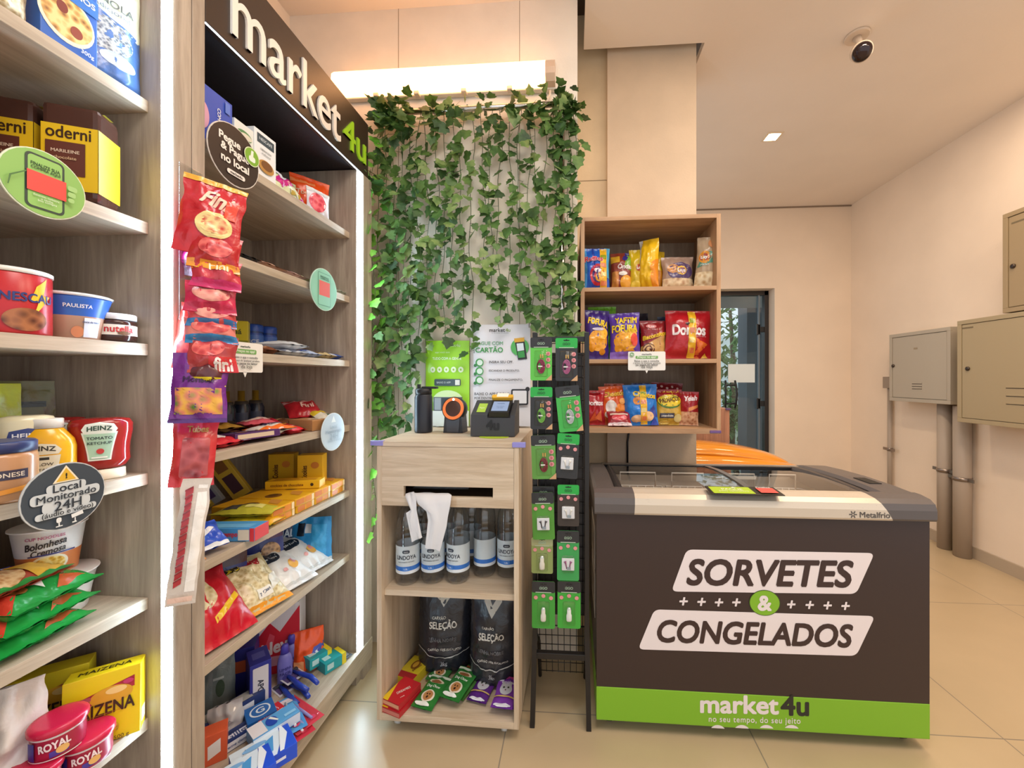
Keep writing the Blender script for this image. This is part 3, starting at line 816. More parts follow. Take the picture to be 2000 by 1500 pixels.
# ------------------------------------------------------------------ electrical boxes and conduits on the right wall
def ebox(label, y0, y1, z0, z1, xf, col, knob_y, knob_z, vents, extra=()):
    t = thing('electrical_box', label, 'electrical box', ((xf + 2.9) / 2, (y0 + y1) / 2, z0))
    X = (2.9 - xf) / 2; Y = (y1 - y0) / 2; h = z1 - z0
    m = C(col, .4)
    mb = MB()
    mb.box((-X + .004, -Y, 0), (X, Y, h), m, .003)
    for a_, b_ in (((-Y, 0), (Y, .028)), ((-Y, h - .028), (Y, h)), ((-Y, .028), (-Y + .028, h - .028)), ((Y - .028, .028), (Y, h - .028))):
        mb.box((-X - .010, a_[0], a_[1]), (-X + .006, b_[0], b_[1]), m, .002)
    mb.build('case', t)
    d = MB().box((-X - .007, -Y + .032, .032), (-X + .006, Y - .032, h - .032), m, .002)
    for yv, zv, w in vents:
        d.box((-X - .0095, yv - w / 2, zv - .006), (-X - .006, yv + w / 2, zv + .006), m, .002)
        d.box((-X - .0085, yv - w / 2, zv - .0095), (-X - .0069, yv + w / 2, zv - .0062), C('#3b342b', .8))
    for e in extra: d.box((-X - .0078, e[0], e[1]), (-X - .0065, e[2], e[3]), C(e[4], .5))
    dd_ = d.build('door', t)
    mb = MB().lathe([(.014, 0, C('#4b4038', .3, .6)), (.014, .008, C('#4b4038', .3, .6)), (.008, .012, C('#241d1a', .3)), (.002, .012, C('#241d1a', .3))], 18)
    q = mb.build('lock', dd_); q.location = (-X - .006, knob_y, knob_z); q.rotation_euler = (0, -pi / 2, 0)
    return t
GRY = '#aca292'
ebox('small square grey electrical box on the wall, beside a thin conduit', 3.035, 3.586, 1.112, 1.682, 2.755, GRY, .235, .30, [(.005, .135, .09), (.005, .155, .09), (.005, .115, .09)], [(-.0, .425, .035, .440, '#8f8168')])
ebox('large tan electrical box on the wall with lock and long vents', 2.20, 2.925, 1.0, 1.705, 2.70, '#a49475', .29, .37, [(-.12, .15, .35), (-.12, .2, .35), (-.12, .25, .35)], [(.255, .645, .33, .655, '#6f6148')])
ebox('upper tan electrical box at the frame edge, above the large box', 2.0, 2.635, 1.712, 2.33, 2.70, '#9c8868', .26, .28, [], [(.2, .54, .27, .55, '#6f6148')])
PG = C('#a8998a', .5)
def pipe(label, x, y, z0, z1, r, clamps, box=None):
    t = thing('conduit', label, 'pipe', (x, y, 0), 0, group=None)
    MB().tube([(0, 0, z0 + .001), (0, 0, z1)], r, PG, 16).build('pipe', t)
    for z in clamps:
        MB().lathe([(r + .004, z - .014, C('#8d8178', .3, .8)), (r + .004, z + .014, C('#8d8178', .3, .8))], 18).box((-.012, -r - .045, z - .012), (-.006, r + .045, z + .012), C('#8d8178', .3, .8)).build('clamp', t)
    if box: MB().box((-.03, -.045, z1 - .005), (.03, .045, z1 + .10), C('#9b8f84', .4, .4), .005).build('junction_box', t)
pipe('thick grey conduit running from the floor to the small electrical box', 2.845, 3.19, 0, 1.11, .044, [.60])
pipe('thick grey conduit running from the floor up behind the large electrical box', 2.84, 3.05, 0, 1.1, .05, [.57])
pipe('thin grey conduit topped by a small junction box, beyond the electrical boxes', 2.872, 3.745, 0, 1.22, .018, [.66], True)

# ------------------------------------------------------------------ things behind the freezer
OR = C('#d98a1e', .16, 0, .6)
oc = thing('orange_shell', 'glossy orange ribbed plastic shells stacked behind the freezer', 'plastic shell', (1.1, 2.82, 0))
rows = [(1.52, .868, .15), (1.68, .805, .15), (1.88, .742, .17)]
for i, (L, zt, dp) in enumerate(rows):
    mb = MB(); nx, na = 36, 12; vs = []
    yc = -.06 * i
    for k in range(nx + 1):
        x = .55 + (L - .55) * k / nx
        q = max(0, (x - .72) / (L - .72))
        s_ = sqrt(max(0, 1 - q * q)) if k < nx else 0
        for a in range(na + 1):
            g = pi * a / na
            vs.append((x - 1.1, yc - dp * cos(g) * (.35 + .65 * s_), zt - .16 * (1 - s_) - .065 + .065 * (sin(g) ** .7) * (.3 + .7 * s_)))
    mb.add(vs, [(k * (na + 1) + a, k * (na + 1) + a + 1, (k + 1) * (na + 1) + a + 1, (k + 1) * (na + 1) + a) for k in range(nx) for a in range(na)], OR, True)
    mb.tube([Vector(vs[k * (na + 1)]) + Vector((0, -.004, 0)) for k in range(nx + 1)], .011, OR, 8)   # rolled rim
    mb.build('shell', oc)
for x in (-.45, .1): MB().box((x - .04, -.06, 0), (x + .04, .02, .70), C('#6b4a1e', .5)).build('support', oc)
wc = thing('side_cabinet', 'reddish wood cabinet in front of the glass door, behind the orange shells', 'cabinet', (.96, 3.35, 0))
rw = wood('z', '#b9805c', '#95603f')
MB().box((-.215, -.25, 0), (.245, .2, 1.07), rw, .002).build('carcass', wc)
MB().box((.215, -.262, 1.058), (.252, -.235, 1.074), C('#57406b', .4), .002).build('corner_guard', wc)['label'] = 'purple tape corner guard'
cb_ = MB().tube([(.30, 2.19, .80), (.30, 2.192, .95), (.312, 2.19, 1.03), (.318, 2.185, 1.09)], .0055, BLACK, 8)
tag(cb_.build('power_cable'), 'black power cable running up the wall behind the freezer', 'cable')

# ------------------------------------------------------------------ ivy screen
po = thing('curtain_rail', 'silver metal rail frame holding up the ivy garlands', 'rail', (0, 1.80, 0))
CHR = C('#c9c3ba', .22, 1)
MB().tube([(-.95, 0, 2.567), (-.075, 0, 2.572)], .013, CHR, 12).build('cross_bar', po)
MB().tube([(-.055, 0, 1.0), (-.055, 0, 2.45)], .015, CHR, 12).build('upright', po)
MB().tube([(-.075, 0, 2.572), (-.06, 0, 2.565), (-.055, 0, 2.55), (-.055, 0, 2.45)], .015, C('#b3aca0', .3, 1), 12).build('elbow', po)
for x in (-.9, -.3): MB().tube([(x, 0, 2.57), (x, .055, 2.57)], .009, CHR, 8).build('bracket', po)
L1 = leafmat('ivy_dark', '#2d4a20', '#476b30'); L2 = leafmat('ivy_mid', '#42662c', '#638640'); L3 = leafmat('ivy_light', '#688845', '#99aa68'); LB = leafmat('ivy_led_lit', '#559a2c', '#83c646')  # the brightest leaf colour has the strip light's brightening painted in
LV = [(0, 0), (.24, -.05), (.50, .12), (.37, .34), (.45, .54), (.23, .66), (0, 1.0), (-.23, .66), (-.45, .54), (-.37, .34), (-.50, .12), (-.24, -.05)]
def leaf(mb, p, size, az, tilt, roll, m):
    R = Matrix.Rotation(az, 3, 'Z') @ Matrix.Rotation(tilt, 3, 'X') @ Matrix.Rotation(roll, 3, 'Y')
    ctr = (0, .40)
    vs = [p + R @ Vector((x * size * 1.05, -.10 * size * abs(x) - .12 * size * y * y, -y * size)) for x, y in LV]
    c = p + R @ Vector((0, -.06 * size, -.36 * size))
    n = len(vs)
    mb.add([c] + vs, [(0, 1 + (k + 1) % n, 1 + k) for k in range(n)], m, False)
rnd = random.Random(11)
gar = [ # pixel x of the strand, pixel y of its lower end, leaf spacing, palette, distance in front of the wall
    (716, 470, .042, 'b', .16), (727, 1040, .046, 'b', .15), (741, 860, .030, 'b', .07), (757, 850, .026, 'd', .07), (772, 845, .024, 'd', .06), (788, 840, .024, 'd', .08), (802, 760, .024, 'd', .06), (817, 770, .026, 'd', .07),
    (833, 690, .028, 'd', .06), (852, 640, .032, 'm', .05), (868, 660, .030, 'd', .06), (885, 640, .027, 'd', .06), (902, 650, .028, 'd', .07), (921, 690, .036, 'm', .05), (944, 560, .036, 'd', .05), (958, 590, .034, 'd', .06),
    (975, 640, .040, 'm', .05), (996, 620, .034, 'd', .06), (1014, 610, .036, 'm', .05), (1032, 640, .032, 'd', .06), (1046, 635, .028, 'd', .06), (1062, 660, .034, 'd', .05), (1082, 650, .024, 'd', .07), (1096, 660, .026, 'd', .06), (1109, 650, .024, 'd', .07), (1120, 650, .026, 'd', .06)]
gl_ = ['pale green ivy strand at the corner of the sign board', 'bright ivy strand dangling down past the kiosk side beside the strip light', 'bright lit ivy garland next to the shelving upright', 'dense dark ivy garland third from the shelving',
       'dense ivy garland fourth from the shelving, reaching the cabinet top', 'ivy garland ending just left of the black bottle', 'ivy garland hanging directly behind the black bottle', 'ivy garland beside the lime poster edge',
       'ivy garland touching the top of the lime poster', 'sparse ivy strand above the lime poster middle', 'ivy strand above the lime poster right half', 'ivy garland above the gap between both posters',
       'ivy garland just left of the white poster corner', 'sparse long strand overlapping the white poster left edge', 'short ivy strand at the middle of the rail', 'short ivy strand just right of the rail middle',
       'sparse strand above the white poster logo', 'ivy strand over the white poster centre', 'sparse strand right of the white poster logo', 'ivy strand at the white poster right edge',
       'ivy garland above the upper left blister packs', 'ivy strand left of the upright pole', 'thick ivy garland running along the upright pole', 'ivy garland just right of the upright pole',
       'ivy garland second from the wall end', 'ivy garland at the end of the wall by the chip shelf']
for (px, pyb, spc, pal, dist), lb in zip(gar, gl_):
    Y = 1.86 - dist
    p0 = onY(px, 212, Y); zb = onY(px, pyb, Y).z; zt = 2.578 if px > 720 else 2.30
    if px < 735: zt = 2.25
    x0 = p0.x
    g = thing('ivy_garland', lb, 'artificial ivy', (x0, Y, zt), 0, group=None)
    stem = []; k = int((zt - zb) / .05) + 2
    ph = rnd.uniform(0, 6)
    def sx_(z): return .010 * sin(z * 7 + ph) + .006 * sin(z * 19 + ph * 2)
    for i in range(k):
        z = (zb - zt) * i / (k - 1)
        stem.append((sx_(z), .004 * sin(z * 11 + ph), z))
    sm_ = MB().tube(stem, .0016, '#4f5b33', 5)
    lm = MB(); z = 0
    while z > zb - zt:
        z -= spc * rnd.uniform(.7, 1.75)
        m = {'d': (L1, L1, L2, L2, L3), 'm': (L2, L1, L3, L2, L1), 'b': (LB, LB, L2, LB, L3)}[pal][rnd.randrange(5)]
        s_ = rnd.uniform(.040, .064) * (.9 if pal == 'm' else 1)
        side = rnd.choice((-1, 1))
        px_ = sx_(z) + side * rnd.uniform(.004, .032)
        p = Vector((px_, -rnd.uniform(.0, .035), z + .02))
        if dist - p.y < .0: p.y = 0
        sm_.tube([(sx_(z), 0, z + .03), (px_, p.y, p.z)], .001, '#5d6b3c', 4, False)
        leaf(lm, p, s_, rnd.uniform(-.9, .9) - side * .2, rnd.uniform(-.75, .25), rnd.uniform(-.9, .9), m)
    if px > 720:   # leaves tucked over the rail
        dense = 14 if (px < 800 or px > 1070) else rnd.choice((1, 2, 3, 5))
        for _ in range(dense):
            p = Vector((rnd.uniform(-.035, .035), rnd.uniform(-.05, .03), rnd.uniform(-.05, .05) + (rnd.uniform(-.1, .02) if dense > 10 else 0)))
            leaf(lm, p, rnd.uniform(.04, .062), rnd.uniform(-2, 2), rnd.uniform(-2.2, .6), rnd.uniform(-1, 1), rnd.choice((L2, L3, L1)))
    sm_.build('stem', g); lm.build('foliage', g)

# ------------------------------------------------------------------ posters behind the cabinet
a, b = onY(919, 820, 1.845), onY(1036, 632, 1.845)
w, h = b.x - a.x, b.z - 1.078
GRN, GD = '#3f9a4c', '#3a3a3a'
t = thing('poster', 'white card payment instruction poster standing on the cabinet against the ivy wall', 'poster', ((a.x + b.x) / 2, 1.842, 1.0745))
mb = MB().box((-w / 2, -.0015, 0), (w / 2, .0015, h), C('#e9e7ec', .5))
F_ = [('t', 'market', -.05, .945, .26, GD, {'b': .02}), ('t', '4u', .13, .945, .08, '#9fb46a', {'b': .02}), ('t', 'no seu tempo, do seu jeito', 0, .915, .28, '#8b8b8b', {'b': 0}),
      ('t', 'PAGUE COM', -.18, .815, .46, '#6faa7c', {'b': .02}), ('t', 'CARTÃO', -.18, .755, .46, GRN, {'b': .03}),
      ('e', .33, .775, .15, .086, '#57b55f'), ('p', [(.24, .85), (.40, .86), (.45, .66), (.30, .65)], '#2b2b2d'), ('p', [(.235, .86), (.40, .87), (.405, .83), (.24, .82)], '#e0a93a'), ('p', [(.275, .81), (.385, .815), (.40, .745), (.29, .735)], '#dfeaf0'), ('p', [(.29, .73), (.40, .74), (.415, .675), (.305, .67)], GRN)]
for yy, tx in ((.625, 'INSIRA SEU CPF.'), (.54, 'ESCANEAR O PRODUTO.'), (.45, 'FINALIZE O PAGAMENTO.')):
    F_ += [('e', -.34, yy, .068, .040, GRN), ('e', -.335, yy, .048, .028, '#d9e6dc'), ('e', -.41, yy - .028, .026, .016, '#3c7d4a'), ('t', tx, -.19 + .28 * len(tx) / 21 + .01, yy + .005, .56 * len(tx) / 21, GD, {'b': .02})]
F_ += [('t', 'BAIXE O APP E FIQUE', -.13, .315, .58, GD, {'b': .02}), ('t', 'POR DENTRO', -.26, .275, .32, GD, {'b': .02}), ('rr', .19, .21, .47, .365, .008, '#2d2d33'), ('rr', .215, .225, .445, .35, .004, '#efeff2'), ('e', .46, .365, .036, .022, '#2d2d33')]
mb.art(F_, w, h, lambda x, z, o: (x, -.0015 - o, z)); mb.build('sheet', t)
a, b = onY(832, 820, 1.835), onY(917, 664, 1.835)
w, h = b.x - a.x, b.z - 1.078
t = thing('poster', 'lime green curved poster standing on the cabinet beside the white one', 'poster', ((a.x + b.x) / 2, 1.832, 1.0745))
mb = MB(); LG = C('#a3e03c', .25)
Mp = lambda x, z, o: (x, -.012 * cos(x / w * pi) - o, z)
xs = [-w / 2 + w * i / 14 for i in range(15)]
vs = [Mp(x, z, 0) for z in (0, h) for x in xs] + [(Mp(x, z, 0)[0], Mp(x, z, 0)[1] + .002, z) for z in (0, h) for x in xs]
mb.add(vs, [(i, i + 1, 16 + i, 15 + i) for i in range(14)] + [(30 + i + 1, 30 + i, 45 + i, 46 + i) for i in range(14)], LG, True)
mb.art([('t', 'market4u', .12, .945, .36, '#dcefb9', {'b': .02}), ('t', 'aqui você tem', -.1, .86, .34, '#e6f5cb', {'b': 0}), ('t', 'TUDO COM A GENTE', 0, .79, .66, '#f0f8e0', {'b': .03, 'st': 1.2}),
        *[('e', -.32 + .16 * i, .66, .058, .034, '#eaf7d4') for i in range(5)], *[('e', -.32 + .16 * i, .66, .02, .013, '#8fc23a') for i in range(5)],
        ('rr', -.28, .47, .32, .55, .006, '#4a5a60'), ('t', 'BAIXE O APP', -.06, .51, .32, '#cfd8d4', {'b': .01}), ('r', .2, .48, .30, .54, '#e6eae2'),
        ('e', .03, .30, .34, .12, '#d9efb4'), ('r', -.3, .18, .36, .34, '#5b636b'), ('r', -.27, .19, -.12, .33, '#9fa7ad'), ('r', -.10, .19, .08, .33, '#3d444d'), ('r', .10, .19, .34, .33, '#8d6247'), ('r', -.5, .0, .5, .18, '#e5ebe2')], w, h, Mp, maxe=.02)
mb.build('sheet', t)

# ------------------------------------------------------------------ on the cabinet
ZT = kt
def kp(px, py): return onZ(px, py, ZT + .0005)
p = kp(822, 846)
BK = C('#1f222b', .38)
sq = roundpack('drinking_bottle', 'matte black insulated bottle with a flip spout on the cabinet', 'bottle', [(.034, 0, BK), (.0365, .003, BK), (.037, .008, BK), (.037, .150, BK), (.0335, .158, BK), (.0335, .162, BK)], (p.x, p.y + .03, ZT + .0005), 0)
c = MB().lathe([(.0345, .163, BLACK), (.0345, .182, BLACK), (.030, .188, BLACK), (.02, .19, BLACK)], 28).box((-.006, -.012, .186), (.062, .012, .196), C('#1c1c20', .35), .004).box((-.026, -.008, .188), (-.014, .008, .206), C('#1c1c20', .35), .003).build('cap', sq)
p = kp(885, 846)
scn = thing('barcode_scanner', 'black barcode scanner stand with a glowing orange ring face', 'scanner', (p.x, p.y + .035, ZT + .0005), -4)
mb = MB(); D1 = C('#26282d', .35)
mb.prism([(-.043, 0), (.043, 0), (.037, .075), (-.037, .075)], lambda x, z, o: (x, .03 - o, z), .06, D1); mb.build('stand', scn)
MB().prism([(-.026, .004), (.026, .004), (.031, .07), (-.031, .07)], lambda x, z, o: (x, -.03 - o, z), .003, C('#3c3f47', .3)).build('front_plate', scn)
hm = MB().lathe([(.045, -.03, D1), (.051, -.02, D1), (.051, .012, D1), (.046, .016, D1)], 36).build('head', scn)
hm.location = (0, -.012, .100); hm.rotation_euler = (radians(80), 0, 0)
rg = [(.034, .0165), (.0345, .0195), (.044, .0195), (.0465, .0165)]
mb = MB(); OG = glow('ring_orange', (1.0, .22, .05), .55, (.5, .12, .03)); n = 40
for (r0, z0), (r1, z1) in zip(rg, rg[1:]):
    mb.add([(r * cos(2 * pi * k / n), r * sin(2 * pi * k / n), z) for r, z in ((r0, z0), (r1, z1)) for k in range(n)], [(k, (k + 1) % n, n + (k + 1) % n, n + k) for k in range(n)], OG, True)
mb.build('ring', hm)['label'] = 'glowing orange ring'
MB().lathe([(.0335, .0162, C('#4a3a34', .08)), (.0335, .0172, C('#4a3a34', .08))], 36).build('window', hm)
mb = MB().lathe([(.005, .0, glow('spot_white', (1, 1, 1), 6)), (.0045, .001, glow('spot_white', (1, 1, 1), 6))], 16); q = mb.build('indicator_light', hm); q.location = (0, .0385, .0196)
p = kp(848, 832)
t = thing('cable_reel', 'dark coil of cable with a tag between bottle and scanner', 'cable', (p.x, p.y + .01, ZT + .0005))
mb = MB()
for i in range(5): mb.tube([((.024 + .001 * i) * cos(a_ / 10 * pi), -.004 + .006 * (i % 3), .026 + (.024 + .0008 * i) * sin(a_ / 10 * pi)) for a_ in range(21)], .0035, C('#2c1a1c', .4), 6)
mb.build('coil', t)
MB().box((.03, -.012, .03), (.055, -.01, .042), '#e6e2de').build('tag', t)['label'] = 'white paper tag'
# card terminal stand
pa, pb = kp(919, 853), kp(1007, 852)
w = pb.x - pa.x
t = thing('terminal_stand', 'dark grey card terminal stand printed with a black logo', 'card terminal stand', ((pa.x + pb.x) / 2, pa.y, ZT + .003), 0)
G1 = C('#3b3c41', .5)
hF, hB, dp = .083, .136, .13
prof = [(0, 0), (dp, 0), (dp, hB), (dp - .025, hB), (.005, hF)]
def wedge(mb, x0, x1, cut=0):
    n = len(prof)
    pts = [(y, z - (cut if i >= 2 else 0)) for i, (y, z) in enumerate(prof)]
    mb.add([(x0, y, z) for y, z in pts] + [(x1, y, z) for y, z in pts], [(k, (k + 1) % n, n + (k + 1) % n, n + k) for k in range(n)] + [tuple(reversed(range(n))), tuple(range(n, 2 * n))], G1)
mb = MB(); wedge(mb, -w / 2, -w * .12); wedge(mb, -w * .12, w * .40, .012); wedge(mb, w * .40, w / 2)
mb.build('housing', t)
vs, fs = text2d('4u', {'b': .05})
MB().add([(x * .052, -.0012 - k * DZ, .045 + y * .052) for x, y, k in vs], fs, C('#0c0c0e', .3)).build('lettering', t)
sl = atan2(hB - hF, dp - .03); 
def onslope(u, x, o): # u along the slope
    return (x, .005 + u * cos(sl) - o * sin(sl), hF + u * sin(sl) + o * cos(sl))
mb = MB(); mb.prism([(-w * .40, .02), (-w * .20, .02), (-w * .20, .085), (-w * .40, .085)], lambda x, u, o: onslope(u, x, o + .0005), .001, '#a9c94a')
mb.add([onslope(.05 + y * .03, -w * .30 + x * .02, .002 + k * DZ) for x, y, k in text2d('Pague', {'b': .03})[0]], text2d('Pague', {'b': .03})[1], C('#e6efc9'))
mb.build('sticker', t)['label'] = 'lime sticker on the slope'
tm = thing('card_terminal', 'black card payment terminal with lit screen and yellow top resting in the stand', 'card terminal', (t.location.x + w * .14, t.location.y, t.location.z + .0))
mb = MB(); bw = w * .46
mb.prism([(-bw / 2, -.002), (bw / 2, -.002), (bw / 2, .118), (-bw / 2, .118)], lambda x, u, o: onslope(u, x, o - .0105), .024, C('#1e1f23', .3)); mb.build('body', tm)
mb = MB(); mb.prism([(-bw * .40, .01), (bw * .40, .01), (bw * .40, .080), (-bw * .40, .080)], lambda x, u, o: onslope(u, x, o + .0137), .0006, glow('screen', (.50, .64, .95), .62, (.02, .02, .02))); sc_ = mb.build('screen', tm)
mb = MB()
for tx, u, wv in (('market4u', .064, .03), ('Insira ou aproxime', .042, .032), ('o seu cartão', .031, .026)):
    v_, f_ = text2d(tx, {'b': .01}); mb.add([onslope(u + y * wv, x * wv, .0147 + k * DZ) for x, y, k in v_], f_, C('#3a4a78'))
mb.build('screen_text', sc_)
mb = MB(); mb.prism(rr2d(-bw * .55, .092, bw * .55, .118, .008), lambda x, u, o: onslope(u, x, o + .0135), .012, C('#e0ab2c', .3)); mb.build('printer_cover', tm)['label'] = 'yellow printer cover'
mb = MB(); mb.prism([(-bw * .3, .098), (bw * .3, .098), (bw * .3, .128), (-bw * .3, .128)], lambda x, u, o: onslope(u, x, o + .0258), .0008, '#f0e6d8'); mb.build('receipt_paper', tm)
pm = kp(962, 856)
tag(MB().lathe([(.058, 0, C('#a9c02c', .5)), (.058, .0022, C('#a9c02c', .5))], 40, 1, .62).build('counter_mat', None, (pm.x, pm.y + .028, ZT + .0003)), 'round lime mat under the card terminal stand', 'mat')

# ------------------------------------------------------------------ in the cabinet: water, carrier bags, charcoal, pet food
WTR = pane('water_clear', (.95, .965, .975), 2.3)
LBL = C('#c9d3d8', .35); BLU = C('#2f6fc4', .3)
def bottle(label, px, py, first=[None], rz=0):
    p = onZ(px, py, .5185)
    if first[0] is None:
        prof = [(.030, .0, WTR), (.040, .004, WTR), (.0445, .016, WTR), (.0425, .03, WTR), (.044, .04, WTR), (.044, .175, WTR), (.0415, .180, WTR), (.044, .187, WTR), (.044, .195, WTR), (.0415, .2, WTR), (.044, .207, WTR), (.044, .222, WTR), (.040, .25, WTR), (.030, .277, WTR), (.017, .296, WTR), (.0135, .303, WTR), (.0135, .306, WTR)]
        b_ = roundpack('water_bottle', label, 'water bottle', prof, (p.x, p.y, .5185), rz, group='water bottles in the checkout cabinet', segs=28)
        lb = MB(); lp = [(.0446, .046, C('#dfe6ea', .35)), (.0446, .058, BLU), (.0446, .074, LBL), (.0446, .150, LBL)]
        lb.lathe(lp, 28, cap=False)
        Ml = lambda x, z, o: ((.0446 + o) * cos(x / .0446 - pi / 2), (.0446 + o) * sin(x / .0446 - pi / 2), z)
        lb.art([('t', 'LINDOYA', 0, .108, .074, '#1f2a3c', {'b': .02, 'st': 1.25}), ('rr', -.013, .124, .013, .136, .005, '#2b3442'), ('t', 'ÁGUA MINERAL NATURAL', 0, .092, .06, '#3b4a58', {'b': .01}), ('t', 'VERÃO', .0, .130, .016, '#d8dde2', {'b': .01}),
                ('r', -.012, .046 + .013, .012, .073, '#3f7dcc'), ('t', '1,5L', 0, .066, .012, '#e6edf5')], 1, 1, Ml, maxe=.007)
        lb.build('paper_label', b_)['label'] = 'white label with a blue band'
        MB().lathe([(.0145, .3062, C('#3f7dcc', .35)), (.0145, .318, C('#3f7dcc', .35)), (.012, .3195, C('#3f7dcc', .35))], 24).build('cap', b_)
        first[0] = b_
        return b_
    b_ = copy_tree(first[0]); b_.location = (p.x, p.y, .5185); b_.rotation_euler.z = radians(rz); b_['label'] = label
    return b_
bottle('clear water bottle at the left end of the row, left of the carrier bag', 797, 1134, rz=14)
bottle('clear water bottle in the front row directly under the white carrier bag', 846, 1131, rz=8)
bottle('clear water bottle in the front row just right of the white carrier bag', 895, 1131, rz=-22)
bottle('clear water bottle with its label turned away, second from the cabinet right side', 947, 1119, rz=150)
bottle('clear water bottle against the right side of the cabinet', 993, 1121, rz=0)
bottle('clear water bottle in the back row, seen through the gap right of the third bottle', 921, 1098, rz=120)
bottle('clear water bottle in the back row behind the left end bottle', 822, 1098, rz=40)
bottle('clear water bottle in the back row behind the middle bottles', 872, 1096, rz=200)
# carrier bags pulled out of the slot
def sheet_pts(name, pts_l, pts_r, m, parent, nseg=6):
    mb = MB(); n = len(pts_l); vs = []
    for (l, r) in zip(pts_l, pts_r):
        l, r = Vector(l), Vector(r)
        for k in range(nseg + 1):
            t_ = k / nseg; q = l.lerp(r, t_); q.y += .004 * sin(t_ * 9 + q.z * 40) - .003 * cos(t_ * 15 + q.z * 25)
            vs.append(q)
    fs = [(i * (nseg + 1) + k, i * (nseg + 1) + k + 1, (i + 1) * (nseg + 1) + k + 1, (i + 1) * (nseg + 1) + k) for i in range(n - 1) for k in range(nseg)]
    nv = len(vs)
    mb.add(vs, fs, m, True); mb.add([v + Vector((0, .0015, 0)) for v in vs], [tuple(reversed(f)) for f in fs], m, True)
    return mb.build(name, parent)
PB = C('#d9d6d6', .45)
cbg = thing('carrier_bag', 'white plastic carrier bag hanging out of the drawer slot', 'plastic bag', (0, 0, 0))
yk = ky0 - .006
def kq(px, py, dy=0): q = onY(px, py, yk + dy); return (q.x, q.y, q.z)
sheet_pts('handle', [kq(792, 964, .02), kq(791, 970), kq(801, 997, -.012), kq(792, 1003, -.016), kq(805, 1058, -.012)], [kq(808, 960, .02), kq(813, 968), kq(814, 995, -.012), kq(822, 1046, -.014), kq(824, 1050, -.012)][:5], PB, cbg)
sheet_pts('bag_body', [kq(803, 962, .02), kq(810, 968), kq(815, 985, -.01), kq(832, 1000, -.014), kq(836, 1016, -.018), kq(830, 1070, -.016)], [kq(876, 963, .02), kq(882, 967), kq(880, 985, -.012), kq(874, 1012, -.016), kq(871, 1030, -.018), kq(860, 1076, -.016)], PB, cbg)
q0 = onY(860, 955, ky0 + .12)
bag('spare_carrier_bags', 'stack of grey plastic carrier bags inside the drawer slot', 'plastic bag', .22, .16, .05, (q0.x + .01, ky0 + .09, .876), 0, '#a8a7aa', rx=-80)
# charcoal sacks
for px0, px1, Y, rz, lb in ((808, 911, 1.56, 6, 'black charcoal sack at the left of the bottom compartment'), (909, 1006, 1.50, -3, 'black charcoal sack at the right of the bottom compartment')):
    a, b = onY(px0, 1290, Y), onY(px1, 1290, Y)
    w = b.x - a.x
    bag('charcoal_sack', lb, 'charcoal sack', w, .405, .11, ((a.x + b.x) / 2, Y + .06, .0735), rz, '#23252d',
        [('p', [(-.19, .93), (.19, .93), (.19, .80), (0, .66), (-.19, .80)], '#c2c0b6'), ('p', [(-.10, .93), (.12, .93), (.12, .86), (0, .77), (-.10, .86)], '#2b2c33'),
         ('t', 'CARVÃO', -.08, .565, .26, '#d9d7cf', {'b': .03}), ('t', 'SELEÇÃO', 0, .49, .52, '#e2dfd6', {'b': .04, 'st': 1.35}), ('t', 'LENHA NOBRE', 0, .355, .52, '#6f7075', {'b': .03, 'st': 1.2}),
         ('t', 'CARVÃO 100% EUCALIPTO', .04, .265, .62, '#cfcdc6', {'b': .02}), ('p', [(-.48, .27), (-.2, .205), (.1, .195), (.48, .23), (.48, .222), (.1, .186), (-.2, .196), (-.48, .262)], '#b9b8b4'), ('t', '3kg', .04, .13, .12, '#9a9a9e', {'b': .02})], stand=True, rx=-3, group='charcoal sacks in the cabinet')
ZB0 = kb + .0245
def kb_(px, py): return onZ(px, py, ZB0)
# pet food boxes and pouches lying on the bottom board
def flat_bag(name, label, cat, pts, w, h, t, rz, col, F, z=None, group=None, base=ZB0, rx=-86, **kw):
    p = onZ(pts[0], pts[1], base)
    zz = base + t / 2 + .004 if z is None else z
    return bag(name, label, cat, w, h, t, (p.x, p.y, zz), rz, col, F, rx=rx, group=group, **kw)
DOG = [('r', -.5, .90, .5, .97, '#d9e6d2'), ('e', 0, .74, .36, .07, '#d9cdb0'), ('e', 0, .72, .26, .05, '#8a5a36'), ('t', 'Dog Chow', 0, .57, .66, '#e9f2e2', {'b': .03, 'st': 1.2}), ('e', .02, .30, .30, .16, '#e6dcc8'), ('e', .02, .30, .22, .13, '#b9814d'), ('e', -.05, .33, .03, .02, '#2b1c14'), ('e', .08, .33, .03, .02, '#2b1c14'), ('e', .02, .25, .05, .03, '#2b1c14'), ('e', -.05, .09, .34, .05, '#e9ece4')]
CAT = [('r', -.5, .92, .5, 1, '#b33a78'), ('rr', -.44, .80, -.22, .90, .004, '#e9dff0'), ('t', 'Whiskas', 0, .76, .62, '#e6dcf0', {'b': .03, 'st': 1.2}), ('e', 0, .52, .30, .19, '#c9c6cc'), ('p', [(-.26, .62), (-.2, .80), (-.06, .68)], '#c9c6cc'), ('p', [(.26, .62), (.2, .80), (.06, .68)], '#c9c6cc'), ('e', -.11, .56, .05, .03, '#3a3a2c'), ('e', .11, .56, .05, .03, '#3a3a2c'), ('e', 0, .47, .04, .025, '#7a5a60'), ('r', -.5, .26, .5, .30, '#cfae6a'), ('e', 0, .05, .4, .05, '#e9e6ee')]
def box_on_bottom(label, px, py, w, d, h, rz, z, T, F, col, rx=0):
    p = kb_(px, py)
    carton('pet_treat_box', label, 'pet food box', w, d, h, (p.x, p.y, z), rz, col, F, T=T, rx=rx, group='pet treat boxes')
